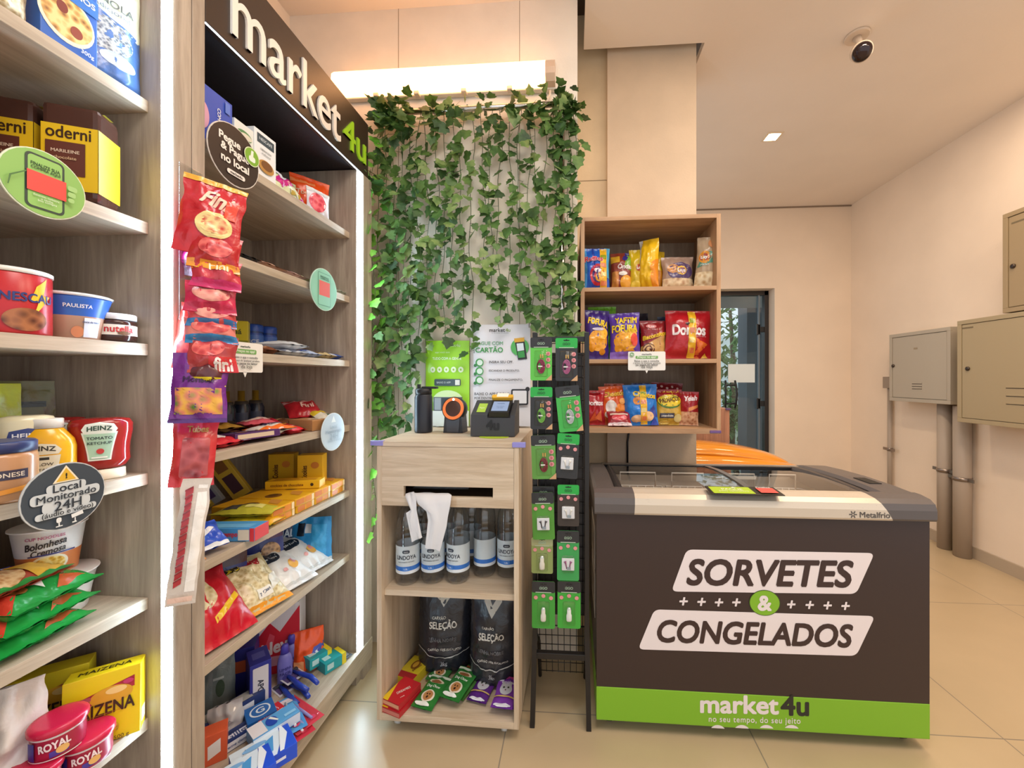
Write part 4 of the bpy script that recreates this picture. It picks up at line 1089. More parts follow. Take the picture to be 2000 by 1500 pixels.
KIT = [('p', [(-.5, 0), (.5, 0), (.5, .55), (.05, 1), (-.5, 1)], '#c4222c'), ('p', [(-.5, 0), (-.15, 0), (-.5, .7)], '#e8c320'), ('t', 'DREAMIES', .08, .52, .62, '#f2dfd6', {'b': .03, 'rot': 62, 'st': 1.4}), ('t', 'snack', .3, .3, .2, '#f2dfd6', {'b': .02, 'rot': 62})]
box_on_bottom('red and yellow pet treat box on top of another at the bottom left', 785, 1372, .082, .115, .022, -20, ZB0 + .0245, KIT, [('r', -.5, .3, .5, .9, '#d99a78')], '#b8272e')
box_on_bottom('red pet treat box lying underneath at the bottom left', 785, 1373, .084, .118, .022, -18, ZB0 + .0005, KIT, [('r', -.5, .2, .5, .8, '#c9756a')], '#b8272e')
box_on_bottom('yellow pet treat box lying behind the red ones', 808, 1322, .085, .12, .04, -16, ZB0 + .0005, [('r', -.5, 0, .5, .25, '#a8262c'), ('e', 0, .62, .2, .22, '#8a5a1e'), ('e', 0, .62, .12, .14, '#d9a83a'), ('t', 'petisco', .2, .5, .5, '#7a2a1c', {'rot': 70})], (), '#d9c02c')
PG_ = 'dog food pouches'
flat_bag('pet_food_pouch', 'green dog food pouch in front, beside the red treat box', 'pet food pouch', (822, 1392), .088, .15, .022, -12, '#2f7a34', DOG, group=PG_)
flat_bag('pet_food_pouch', 'green dog food pouch lying behind the front one next to the treat box', 'pet food pouch', (848, 1338), .085, .13, .02, -14, '#3a7a3c', DOG, group=PG_)
flat_bag('pet_food_pouch', 'green dog food pouch in the middle of the row, uppermost on its pile', 'pet food pouch', (876, 1385), .088, .15, .02, -17, '#2f7a34', DOG, z=ZB0 + .036, group=PG_)
flat_bag('pet_food_pouch', 'green dog food pouch with orange edge lying under the middle one', 'pet food pouch', (886, 1368), .088, .15, .02, -22, '#477a34', [('r', -.5, .86, .5, .95, '#c4583a'), *DOG[1:]], z=ZB0 + .013, group=PG_)
flat_bag('pet_food_pouch', 'purple cat food pouch next to the green ones', 'pet food pouch', (930, 1378), .08, .125, .02, -12, '#5d2a80', CAT, group='cat food pouches')
flat_bag('pet_food_pouch', 'purple cat food pouch at the front right, uppermost on its pile', 'pet food pouch', (979, 1402), .082, .135, .02, -4, '#7a3aa0', CAT, z=ZB0 + .034, group='cat food pouches')
flat_bag('pet_food_pouch', 'purple cat food pouch lying under the front right one', 'pet food pouch', (984, 1390), .08, .135, .02, -3, '#6a3090', CAT, z=ZB0 + .012, group='cat food pouches')

# ------------------------------------------------------------------ accessory rack
rk = thing('display_rack', 'black metal rack of blister packs between the cabinet and the freezer', 'rack', (-.05, 1.47, 0))
BL = C('#1a1819', .35)
for s_ in (-1, 1):
    x0 = -.095 if s_ < 0 else .1
    x1 = -.112 if s_ < 0 else .098
    MB().box((x0 - .009, -.012, .30), (x0 + .009, .012, 1.475), BL, .002).build('upright', rk)
    mb = MB(); xb = -.103 if s_ < 0 else .107
    vs = [(x + a_, y + b_, z) for (x, y, z) in ((x0, 0, .36), (xb, -.02, .001)) for a_, b_ in ((-.009, -.01), (.009, -.01), (.009, .01), (-.009, .01))]
    mb.add(vs, [(0, 1, 5, 4), (1, 2, 6, 5), (2, 3, 7, 6), (3, 0, 4, 7), (3, 2, 1, 0), (4, 5, 6, 7)], BL); mb.build('leg', rk)
    MB().tube([(x0, .01, .33), (x0, .16, .20), (x0, .22, .0085)], .008, BL, 8).build('back_leg', rk)
MB().box((-.095, -.01, .245), (.1, .01, .268), BL, .002).build('cross_bar', rk)
MB().box((-.095, .0, 1.44), (.1, .01, 1.46), BL, .002).build('cross_bar', rk)
mb = MB()
for k in range(8): x = -.08 + .165 * k / 7; mb.tube([(x, .07, .14), (x, .018, .36), (x, .016, 1.44)], .0016, BL, 5)
for k in range(26):
    z = .36 + k * .043; mb.tube([(-.09, .014, z), (.095, .014, z)], .0016, BL, 5)
for k in range(6):
    t_ = k / 5; mb.tube([(-.085, .068 - .05 * t_, .145 + .21 * t_), (.09, .068 - .05 * t_, .145 + .21 * t_)], .0016, BL, 5)
mb.build('wire_mesh', rk)
MB().box((-.086, .022, .40), (.091, .026, 1.40), C('#2b2625', .5)).build('back_panel', rk)  # dark sheet added in place of the shade behind the packs
def blister(label, x0, x1, y0, y1, kind, body, head, tilt=0, item='#8a2a4c', dy=0):
    Yp = 1.425 + dy
    a, b = onY(x0, y1, Yp), onY(x1, y0, Yp)
    w, h = b.x - a.x, b.z - a.z
    t = thing('blister_pack', label, 'phone accessory pack', ((a.x + b.x) / 2, Yp, a.z + h * .94), 0, 'phone accessory packs on the rack', ry=tilt)
    mb = MB(); M_ = lambda x, z, o: (x, -o, z - h * .94)
    pts = rr2d(-w / 2, 0, w / 2, h, .007)
    mb.prism(pts, M_, .0015, C(body, .4))
    S_ = [('rr', -.5, .76, .5, 1.0, .006, head), ('rr', -.14, .93, .14, .955, .002, '#141414'), ('t', 'i2GO', 0, .86, .34, '#9fb8a0' if head != '#26a544' else '#1c5c2c', {'b': .03}), ('r', -.34, .765, .34, .78, '#b9c6b4')]
    col_ = '#d98f93'
    if kind == 'cable':
        S_ += [('e', .33, y_, .10, .10 * w / h, col_) for y_ in (.62, .48, .34)] + [('e', .33, y_, .05, .05 * w / h, '#c46a70') for y_ in (.62, .48, .34)]
        S_ += [('p', [(.5, .0), (.5, .14), (.2, .0)], '#c49a70')]
    else:
        S_ += [('e', x_, y_, .085, .085 * w / h, col_) for x_, y_ in ((-.33, .66), (0, .70), (.33, .66))]
    mb.art(S_, w, h, lambda x, z, o: (x, -.0015 - o, z - h * .94)); cd = mb.build('backing_card', t)
    # moulded bubble
    bz0, bz1 = (.06, .72) if kind == 'cable' else ((.16, .52) if kind == 'ear' else (.06, .60))
    bx = .34 if kind == 'cable' else .30
    mb = MB(); bm = bmesh.new(); bmesh.ops.create_cube(bm, size=1)
    for v in bm.verts: k = .86 if v.co.y < 0 else 1; v.co = (v.co.x * 2 * bx * w * k, -.0085 + v.co.y * .013, (bz0 + bz1) / 2 * h - h * .94 + v.co.z * (bz1 - bz0) * h * k)
    bmesh.ops.bevel(bm, geom=bm.edges[:], offset=.004, segments=2, affect='EDGES'); mb.bm(bm, pane('blister_film', (.97, .98, .97), .35), True)
    mb.build('clear_bubble', t)
    mb = MB(); cz = (bz0 + bz1) / 2 * h - h * .94
    it = C(item, .35)
    if kind == 'cable':
        for i in range(4):
            r = .010 + .0022 * i
            mb.tube([(r * .8 * cos(2 * pi * k / 20) + .002 * i - .006, -.005 - .0012 * (i % 2), cz - .01 + (r * 1.0 * sin(2 * pi * k / 20)) * (1.5)) for k in range(21)], .0021, it, 6)
        mb.box((-.011, -.0085, cz - .012), (.005, -.0065, cz - .008), '#e9e6e2'); mb.box((-.004, -.008, cz + .02), (.001, -.005, cz + .034), C('#cfa05a', .3, .8), .0008).box((.004, -.008, cz + .02), (.009, -.005, cz + .034), C('#cfa05a', .3, .8), .0008)
    elif kind == 'ear':
        mb.box((-.023, -.009, cz - .022), (.023, -.003, cz + .022), C('#dcdbe0', .4), .0025)
        for s_ in (-1, 1):
            mb.lathe([(.006, -.001, it), (.006, .001, it)], 12, c=(0, 0)) if 0 else mb.tube([(s_ * .011, -.0098, cz + .012), (s_ * .008, -.0098, cz + .004), (s_ * .005, -.0098, cz - .014)], [.005, .0022, .0016], it, 8)
        mb.box((-.004, -.0115, cz - .018), (.010, -.0095, cz - .008), C('#8f9aa4', .3), .0006)
    else:
        mb.lathe([(.008, cz - .026, it), (.010, cz - .022, it), (.010, cz - .004, it), (.0075, cz + .002, it), (.0075, cz + .016, C('#cfd3d0', .3, .6)), (.005, cz + .024, C('#cfd3d0', .3, .6))], 16, 1, .55, c=(0, -.0085))
    mb.build({'cable': 'cable_coil', 'ear': 'earphones', 'charger': 'charger'}[kind], t)
    MB().tube([(0, -.012, h * .015), (0, .02, h * .02), (0, .04, h * .02)], .0018, BLACK, 6).build('hook', t)
G_, K_ = '#26a544', '#2a2b2e'
GB = '#5fbf4a'
blister('green backed pack with a dark red cable at the top left of the rack', 1036, 1078, 659, 743, 'cable', GB, K_, 0)
blister('black backed pack with a pink cable at the top right of the rack', 1085, 1128, 660, 744, 'cable', K_, G_, 0, '#a85a86')
blister('black backed pack with a green cable, second row on the left', 1036, 1079, 756, 838, 'cable', K_, G_, 0, '#6fae4c')
blister('tilted green backed pack with a grey cable, second row on the right', 1084, 1131, 754, 843, 'cable', '#3fae4a', K_, -6, '#b9bcc0')
blister('green backed pack with a dark red cable, third row on the left', 1037, 1084, 850, 935, 'cable', '#5f9a44', K_, -2, '#7a2a30')
blister('black backed pack with white earphones, third row on the right', 1089, 1132, 847, 934, 'ear', K_, G_, 3, '#e2e0dc')
blister('green backed earphone pack, fourth row on the left', 1038, 1081, 962, 1053, 'ear', '#4f8f34', K_, -2, '#3a3336')
blister('dark brown backed earphone pack, fourth row on the right', 1089, 1131, 947, 1027, 'ear', '#3b332f', G_, 0, '#d6d3cc')
blister('olive pack with a white charger plug, fifth row on the left', 1038, 1080, 1050, 1119, 'charger', '#8a9a5c', '#a3a87c', 0, '#d9d2c6', .01)
blister('green backed earphone pack, fifth row on the right', 1088, 1131, 1037, 1133, 'ear', '#3a9a52', K_, 0, '#8a4a70')
blister('green pack with a white car charger, bottom row on the left', 1039, 1084, 1136, 1226, 'charger', '#3f9a3a', K_, 0, '#dcd8cf')
blister('green pack with a white and silver car charger, bottom row on the right', 1089, 1134, 1136, 1226, 'charger', '#3fa53c', K_, 0, '#e6e6e4')
blister('black headed pack hanging behind the fourth row left pack', 1040, 1083, 950, 1030, 'ear', '#3f5f34', K_, 0, '#3a3336', .022)

# ------------------------------------------------------------------ goods on the shelving nearest the camera
def T(s_, x, y, w, c, **k): return ('t', s_, x, y, w, c, k)
A1, A2, A3, A4, A5, A6 = [z + .0005 for z in ZA]
NUT = food('#8a5a34', '#e8c98a', 90, '#c99a58')
carton('cereal_box', 'blue cereal box with a picture of flakes on the top shelf beside the granola bag', 'cereal', .082, .06, .27, (-.985, .678, A1), 88, '#2a5fb4',
       [('e', -.06, .22, .50, .17, '#e8dcc0'), ('e', -.05, .225, .45, .145, NUT), ('e', -.15, .28, .10, .04, '#7a2f22'), ('e', .10, .16, .11, .04, '#8a3a28'), ('r', -.1, .36, .5, .48, '#2f6fc0'), T('PINOS', .18, .43, .52, '#f0f2f5', b=.04), T('integral', 0, .60, .6, '#f0f2f5', b=.02), T('300g', .28, .05, .24, '#f0f2f5')])
bag('oat_bag', 'pale oat bag at the left frame edge of the top shelf', 'cereal', .11, .26, .06, (-.98, .575, A1), 88, '#d9c9a4', [('r', -.5, .0, .5, .42, food('#b59a66', '#efe2c0', 140))], stand=True)
bag('granola_bag', 'blue and pale green granola bag standing at the right end of the top shelf', 'cereal', .112, .27, .055, (-.985, .752, A1), 72, '#dfe6cf',
    [('p', [(-.5, 0), (.5, 0), (.5, .45), (.1, .48), (-.5, .56)], '#4a6ea8'), ('e', -.02, .34, .36, .14, food('#3c4658', '#c3c4c0', 170, '#8f959c')), ('e', .12, .17, .26, .06, '#aebfd6'), T('GRANOLA', -.05, .615, .84, '#4a4f4a', b=.01), T('tradicional', .0, .55, .6, '#6a7a8a', b=0), T('jasmine', -.1, .71, .62, '#a83a78', b=.02), ('e', .34, .83, .11, .045, '#c23a52')], stand=True, seal=.05)
YEL = '#e2bd1e'
for (x, y, rz, lb) in ((-.992, .722, 24, 'yellow and brown wrapped cocoa pack at the front of the second shelf'), (-1.085, .69, 24, 'yellow and brown cocoa pack half hidden by the green round sign')):
    o = carton('cocoa_pack', lb, 'biscuit pack', .082, .062, .185, (x, y, A2), rz, C('#4a2f28', .15),
           [('r', -.5, .10, .5, .78, YEL), T('oderni', -.02, .70, .8, '#3a2416', b=.02, st=1.3), ('r', -.42, .25, .28, .60, '#5f3327'), T('MARILEINE', -.07, .50, .5, '#e3cdb4', b=.02), T('chocolate', -.07, .43, .4, '#d9b890'), ('e', -.12, .22, .22, .08, '#b98a4a')],
           R=[('r', -.5, .10, .5, .78, YEL)], L=[('r', -.5, .1, .5, .78, YEL)], T=[('r', -.5, .3, .5, .7, '#d9c64a')], bev=.008, group='cocoa packs on the second shelf')
carton('snack_box', 'orange striped packet at the left frame edge of the second shelf', 'snack', .06, .05, .15, (-1.02, .575, A2), 60, '#d96a3a', [('r', -.5, .6, .5, .7, '#f0d9c0'), ('r', -.5, .4, .5, .5, '#f0d9c0')])

RED = C('#b8232c', .3)
p = onZ(55, 646, A3)
roundpack('cocoa_can', 'red cocoa powder can with a white lid on the third shelf', 'can', [(.047, 0, RED), (.0485, .003, RED), (.0485, .104, RED), (.047, .106, RED)], (-1.00, .624, A3), 80,
          [('p', [(.012, .085), (.028, .102), (.022, .070), (.034, .070), (.008, .032), (.015, .058), (.004, .058)], '#f0c22c'), T('NESCAU', .004, .064, .066, '#2a3a7a', b=.04, st=1.2), ('e', .0, .025, .026, .02, food('#5a2f22', '#a86a44', 70)), ('r', -.05, .018, -.04, .09, '#c94a44')],
          parts=[('lid', [(.0495, .1062, C('#e6e4e2', .3)), (.0495, .113, C('#e6e4e2', .3)), (.046, .115, C('#e6e4e2', .3))], 'white plastic lid')])
CRD = C('#b3907c', .25)
roundpack('cream_cup', 'blue and tan pudding cup with a clear lid on the third shelf', 'dessert cup', [(.036, 0, CRD), (.038, .002, CRD), (.044, .045, C('#2f62bc', .3)), (.052, .079, C('#2f62bc', .3)), (.053, .083, C('#2f62bc', .3))], (-1.005, .716, A3), 52,
          [T('PAULISTA', .010, .064, .042, '#e9edf5', b=.03), ('e', .01, .014, .011, .011, '#c9825a'), ('r', .02, .004, .05, .042, '#cfd9ea'), T('doce de leite', .032, .034, .03, '#4a5a8a')],
          parts=[('lid', [(.0545, .0832, C('#cfd3d6', .15)), (.0555, .087, C('#cfd3d6', .15)), (.05, .090, C('#cfd3d6', .15)), (.047, .0885, C('#cfd3d6', .15))], 'clear plastic lid')])
BRN = C('#3a211b', .15)
for x, y, lb in ((-.985, .772, 'small jar of hazelnut spread with white lid at the right end of the third shelf'), (-1.08, .772, 'jar of hazelnut spread hidden behind the front jar on the third shelf')):
    roundpack('spread_jar', lb, 'jar', [(.030, 0, BRN), (.033, .004, BRN), (.034, .014, C('#e9e4da', .35)), (.034, .036, BRN), (.034, .042, BRN), (.031, .047, BRN)], (x, y, A3), 50,
          [T('nutella', .008, .027, .044, '#b8272e', b=.03, st=1.2), ('r', -.040, .016, -.018, .034, '#d5dbe3'), ('e', .015, .018, .010, .004, '#6a4a30')],
          parts=[('lid', [(.0335, .0472, C('#e9e9ea', .3)), (.0335, .058, C('#e9e9ea', .3)), (.032, .060, C('#e9e9ea', .3))], 'white screw lid')], group='hazelnut spread jars')
YC = C('#d8d02a', .3)
roundpack('yellow_can', 'yellow can cut off by the left frame edge on the third shelf', 'can', [(.04, 0, C('#8f8f92', .3, 1)), (.042, .005, YC), (.042, .135, YC), (.038, .142, C('#d9cf2a', .3)), (.038, .15, C('#d9cf2a', .3))], (-1.0, .535, A3), 40)

# squeeze bottles
KET = C('#8f1f1c', .14)
def squeeze(name, label, cat, x, y, rz, col, capcol, F, lbl, h=.128, w=.046, group=None):
    prof = [(w * .62, .022, col), (w * .80, .027, col), (w * .93, .04, col), (w * .90, .055, col), (w * .92, .075, col), (w, .10, col), (w, h - .012, col), (w * .9, h - .003, col), (w * .6, h, col)]
    o = roundpack(name, label, cat, prof, (x, y, A4), rz, F, 1, .62, [('cap', [(w * .74, 0, capcol), (w * .78, .002, capcol), (w * .76, .0215, capcol)], lbl)], group)
    return o
KL = [('p', [(-.022, .098), (.022, .098), (.026, .106), (.020, .117), (.0, .121), (-.020, .117), (-.026, .106)], '#dfe6dc'), ('p', [(-.026, .100), (.026, .100), (.017, .042), (-.017, .042)], '#dfe6dc'), ('p', [(-.0225, .097), (.0225, .097), (.0148, .045), (-.0148, .045)], '#a9cdb4'),
      T('HEINZ', 0, .107, .034, '#2d4a3a', b=.04, arc=.002, st=1.1), T('TOMATO', 0, .088, .036, '#2c3a3a', b=.02), T('KETCHUP', 0, .078, .034, '#2c3a3a', b=.02), ('e', .001, .061, .0055, .0055, '#c23a36'), ('r', -.011, .047, .011, .050, '#e9efe8')]
CR = C('#d9cdb4', .3)
squeeze('ketchup_bottle', 'upside down ketchup bottle at the right front of the fourth shelf', 'sauce bottle', -.99, .752, 48, KET, CR, KL, 'cream flip cap', group='ketchup bottles')
for x, y, lb in ((-1.10, .755, 'ketchup bottle standing behind the front one on the fourth shelf'), (-1.20, .72, 'ketchup bottle far back behind the mustard bottle'), (-1.28, .66, 'ketchup bottle deepest in the row behind the mayonnaise')):
    squeeze('ketchup_bottle', lb, 'sauce bottle', x, y, 48, KET, CR, KL, 'cream flip cap', group='ketchup bottles')
MUS = C('#dba31c', .2)
for x, y, lb in ((-1.02, .685, 'yellow mustard bottle with white cap, partly hidden by the round monitoring sign'), (-1.10, .665, 'second yellow mustard bottle behind the front one')):
    roundpack('mustard_bottle', lb, 'sauce bottle', [(.034, 0, MUS), (.040, .006, MUS), (.040, .078, MUS), (.037, .092, MUS), (.024, .112, MUS), (.022, .114, MUS)], (x, y, A4), 45,
              [('p', [(-.022, .066), (.022, .066), (.026, .074), (.018, .084), (0, .087), (-.018, .084), (-.026, .074)], '#d9d3bc'), T('HEINZ', 0, .076, .036, '#3a3428', b=.04, arc=.002), ('p', [(-.024, .064), (.024, .064), (.018, .02), (-.018, .02)], '#d9d3bc'), ('r', -.010, .056, .010, .061, '#2f2d28'), T('YELLOW', 0, .048, .03, '#4a4438', b=.01), T('MUSTARD', 0, .038, .03, '#4a4438', b=.01)],
              1, .68, [('cap', [(.0235, .1142, C('#dcd8cf', .3)), (.0235, .131, C('#dcd8cf', .3)), (.022, .133, C('#dcd8cf', .3))], 'white cap')], group='mustard bottles')
MAY = C('#d9d0ae', .22)
ML = [('p', [(-.026, .095), (.026, .095), (.022, .112), (0, .117), (-.022, .112)], '#35427a'), T('HEINZ', 0, .103, .036, '#e3e4ea', b=.03), ('p', [(-.025, .094), (.025, .094), (.016, .04), (-.016, .04)], '#5a66a8'), ('r', -.014, .048, .014, .085, '#c9cfe3'), T('MAYO', 0, .07, .02, '#35427a', b=.02)]
squeeze('mayonnaise_bottle', 'cream mayonnaise squeeze bottle in the front, beside the dark lidded jar', 'sauce bottle', -1.04, .672, 62, MAY, C('#8a5a44', .3), ML, 'brown cap', .140, .036, group='mayonnaise bottles')
squeeze('mayonnaise_bottle', 'cream mayonnaise squeeze bottle behind the front one at the left', 'sauce bottle', -1.10, .63, 52, MAY, C('#8a5a44', .3), ML, 'brown cap', .137, .038, group='mayonnaise bottles')
PBT = C('#b98a64', .25)
roundpack('sauce_jar', 'jar of tan sauce with a dark blue lid at the left frame edge', 'jar', [(.038, 0, PBT), (.043, .006, PBT), (.043, .075, PBT), (.040, .084, PBT)], (-.985, .602, A4), 62,
          [('r', -.03, .04, .03, .056, '#3a3448'), T('MAIONESE', 0, .048, .05, '#e0d2c0', b=.02), ('p', [(-.04, .018), (.04, .03), (.04, .022), (-.04, .01)], '#d98f34'), ('e', .03, .012, .006, .006, '#4a3426')],
          parts=[('lid', [(.042, .0842, C('#2a3566', .35)), (.042, .100, C('#2a3566', .35)), (.039, .103, C('#2a3566', .35))], 'dark blue lid')])
bag('seasoning_pouch', 'lime green seasoning pouch standing at the back left of the fourth shelf', 'pouch', .10, .20, .02, (-1.16, .685, A4), 70, '#bfcc1c', [('r', -.5, 0, .5, .22, '#c98f2a'), ('p', [(-.2, .42), (.42, .58), (.40, .48), (-.2, .34)], '#3f7a34'), T('Ajino', .1, .50, .6, '#f0f4e8', b=.04, sh=.3, rot=14)], stand=True)
bag('olive_pouch', 'olive and red tomato pouch beside the lime green pouch', 'pouch', .12, .205, .02, (-1.20, .765, A4), 62, '#7d7a3c', [('r', -.5, 0, .5, .34, '#8a2f3a'), ('e', -.1, .46, .12, .18, '#4f7a3a'), ('e', -.28, .42, .10, .14, '#a83a32'), ('r', -.2, .72, .3, .78, '#2f3328')], stand=True)

# noodles and biscuits
CUP = C('#e6e1de', .35)
def cup(label, x, y, z, r, h, rz, F, low, group=None, c2=CUP):
    return roundpack('noodle_cup', label, 'instant noodles', [(r * .74, 0, c2), (r * .76, .002, H(low)), (r * .85, h * .45, c2), (r * .97, h * .96, c2), (r * 1.04, h * .97, c2), (r * 1.04, h, c2)], (x, y, z), rz, F, group=group)
def NF(r, h): return [('e', .006, h * .27, r * .62, h * .20, '#e9dcc0'), ('e', .006, h * .27, r * .52, h * .16, food('#b5852e', '#ead28a', 160, '#d9a83a')), T('CUP NOODLES', 0, h * .84, r * 1.1, '#b8507a', b=.02), T('Bolonhesa', 0, h * .70, r * 1.2, '#2a2022', b=.03, sh=.3, st=1.3, rot=6), T('Cremosa', .004, h * .555, r * 1.0, '#2a2022', b=.03, sh=.3, st=1.2, rot=6), ('r', -r * .5, h * .47, r * .9, h * .50, '#3a3a78')]
cup('orange and white noodle cup standing on the big white bowl', -1.10, .745, A5 + .083, .052, .10, 50, NF(.052, .10), '#d07a44', 'noodle cups')
cup('orange noodle cup half hidden behind the round monitoring sign', -1.19, .665, A5 + .06, .050, .095, 50, NF(.05, .095), '#d07a44', 'noodle cups')
cup('white noodle cup at the back under the round sign', -1.30, .58, A5, .05, .11, 50, NF(.05, .11), '#8a3a5a', 'noodle cups')
cup('large white noodle bowl with pink print under the orange cup', -1.085, .742, A5, .062, .082, 40, [T('yakissoba', .02, .062, .06, '#c9788a', b=.03, st=1.5), T('NISSIN', .02, .045, .03, '#8a4a5a', b=.02), ('r', -.05, .052, -.0, .064, '#c9bda0'), ('r', -.065, .052, -.05, .066, '#6a2f48'), ('e', .03, .02, .02, .012, '#c99a6a')], '#e0d9d6')
tag(MB().box((-1.29, .56, A5), (-1.13, .69, A5 + .055), C('#2b1d3a', .3), .004).build('biscuit_carton'), 'dark purple carton under the hidden orange noodle cup', 'box')
def fpack(name, label, cat, x, y, z, w, h, t, rz, col, F, group=None, rx=-90, **k):
    return bag(name, label, cat, w, h, t, (x, y, z + t * .42), rz, col, F, rx=rx, group=group, **k)
GP = [('p', [(-.5, .05), (-.2, .4), (-.5, .8)], '#c9402e'), ('p', [(.0, .1), (.2, .3), (.4, .15)], '#b5552e'), ('e', -.22, .5, .13, .22, food('#7a4a22', '#d9a85a', 120)), ('e', .24, .5, .11, .18, '#8a4a2a'), ('p', [(-.05, .2), (.1, .5), (-.02, .8), (-.1, .6)], '#e3e0d8'), T('Lámen', .05, .75, .4, '#f0eadc', b=.04, sh=.2)]
for i, lb in enumerate(('green noodle packet at the bottom of the front stack', 'green noodle packet in the middle of the front stack', 'green noodle packet on top of the front stack, under the blue and red one')):
    o = fpack('noodle_packet', lb, 'instant noodles', -.962 - .004 * i, .655 + .012 * i, A5 + .031 * i, .15, .125, .040, 96 + i * 2, '#1f8f3c', GP, group='green noodle packets', seal=.08, wr=1.6, bl=10)
fpack('noodle_packet', 'blue and red noodle packet lying on top of the green stack', 'instant noodles', -1.0, .645, A5 + .094, .16, .13, .034, 98, '#a8442c', [('r', -.5, .7, .5, 1, '#2a3fae'), ('e', -.05, .35, .25, .25, food('#c07a3a', '#eac894', 110)), T('Turma', .1, .72, .45, '#8fb0e0', b=.04), ('r', .2, .1, .5, .6, '#d9a93a'), ('r', -.5, 0, .5, .1, '#2f8f3c')], seal=.08, wr=1.5, bl=10)
fpack('biscuit_packet', 'purple and white biscuit packet lying behind the noodle stack', 'biscuits', -1.12, .60, A5 + .088, .20, .12, .04, 100, '#2c2464', [('r', .05, 0, .3, 1, '#a9a4ae'), ('p', [(.3, 0), (.5, 0), (.5, 1), (.3, 1)], '#5a2f50'), T('Sorriso', .18, .5, .3, '#6a2f4a', b=.03)])
fpack('biscuit_packet', 'dark purple biscuit packet under the purple and white one', 'biscuits', -1.10, .575, A5 + .045, .20, .13, .04, 98, '#3a1f4a', [('r', -.4, .1, .1, .35, '#5a2438'), T('Chocolate', -.1, .2, .4, '#a87a5a', b=.02)])
fpack('biscuit_packet', 'dark blue biscuit packet at the bottom left behind the noodles', 'biscuits', -1.11, .565, A5 + .0, .19, .13, .042, 96, '#24205a', [])
fpack('snack_packet', 'orange snack packet at the left frame edge in front of the green noodles', 'snack', -.975, .50, A5, .14, .10, .034, 100, '#d98a22', [('e', .0, .5, .2, .28, '#b84a2a'), T('Fandangos', .1, .5, .5, '#f2d9a0', b=.03)], wr=1.6)

# baking shelf
MZ = [('p', [(-.5, .66), (.42, .86), (.42, .70), (.2, .70), (.05, .62), (-.5, .54)], '#a8283a'), ('e', .12, .66, .28, .13, '#dba832'), ('e', .18, .72, .14, .05, '#eed28a'), ('rr', -.42, .66, -.14, .72, .003, '#b85a6a'), ('e', .34, .80, .07, .035, '#c23a70'), T('MAIZENA', .0, .50, .86, '#3a2418', b=.03, st=1.55), ('r', -.2, .425, .25, .432, '#b8722a'), ('e', .08, .20, .15, .10, food('#a8822a', '#e0bc2c', 200)), T('500 g', .26, .04, .2, '#6a5418')]
carton('starch_box', 'yellow corn starch box at the right front of the baking shelf', 'box', .112, .040, .142, (-.985, .755, A6), 38, '#ead21a', MZ, T=[T('MAIZENA', 0, .5, .7, '#3a3418', b=.02)], R=[('r', -.3, .1, .3, .3, '#e3e0d0')], group='corn starch boxes', rx=-3)
carton('starch_box', 'yellow corn starch box standing behind the front one', 'box', .112, .040, .150, (-1.09, .745, A6), 38, '#cdb81c', MZ, T=[], group='corn starch boxes')
carton('cardboard_box', 'plain brown cardboard box at the back of the baking shelf', 'box', .10, .05, .165, (-1.17, .70, A6), 40, '#7a5a38')
FLW = food('#d9d3cf', '#e9e5e2', 30)
bag('flour_bag', 'white paper flour bag with red print at the front of the baking shelf', 'flour bag', .12, .19, .09, (-1.045, .635, A6), 52, film('#ddd6d2'), [('e', -.2, .46, .10, .06, '#a8685a'), ('e', -.2, .46, .07, .04, '#ddd6d2'), T('Q', -.2, .46, .06, '#8a4a3a', b=.03), ('p', [(-.3, .0), (.2, .0), (.1, .08), (-.3, .06)], '#a8283a')], stand=True, wr=3.2, seal=.14)
bag('flour_bag', 'white paper flour bag in the second row behind the front one', 'flour bag', .12, .185, .085, (-1.13, .60, A6), 52, film('#d5d2d4'), [], stand=True, wr=3.2, seal=.14)
bag('sugar_bag', 'white bag lying folded at the left frame edge of the baking shelf', 'flour bag', .11, .15, .08, (-1.0, .53, A6), 60, C('#d0c6c0', .55), [('r', -.2, .3, .3, .5, '#c2a79a')], stand=True, wr=2.0)
RP = C('#c01f45', .25); RP2 = C('#a82244', .3)
def tub(label, x, y, z, rz):
    return roundpack('yeast_tub', label, 'baking powder tub', [(.031, 0, RP2), (.033, .002, RP2), (.0345, .012, RP2), (.0345, .040, C('#e3dade', .3)), (.0355, .0425, C('#e3dade', .3)), (.0355, .045, RP2)], (x, y, z), rz,
        [('p', [(-.002, .006), (.022, .009), (.022, .020), (-.002, .017)], '#4a3a9a'), T('ROYAL', .004, .028, .040, '#efdfe4', b=.05, st=1.5, rot=4), ('e', .014, .017, .008, .007, '#e0b06a'), ('r', -.036, .006, -.022, .038, '#2f2a8a'), ('r', -.04, .003, .04, .005, '#e9dfe2')], 1.0, 1.0,
        [('lid', [(.0375, .0452, RP), (.0385, .047, RP), (.0385, .055, RP), (.036, .058, RP), (.030, .0585, RP)], 'red pink plastic lid')], group='baking powder tubs')
tub('red baking powder tub stacked on top of the other two', -.972, .672, A6 + .0590, 40)
tub('red baking powder tub at the right of the lower pair', -.962, .708, A6, 46)
tub('red baking powder tub at the left of the lower pair', -.972, .634, A6, 46)
bag('storage_bag', 'grey plastic bag on the bottom board below the baking shelf', 'bag', .2, .24, .1, (-1.08, .62, .1405), 60, '#77736f', [], stand=True)

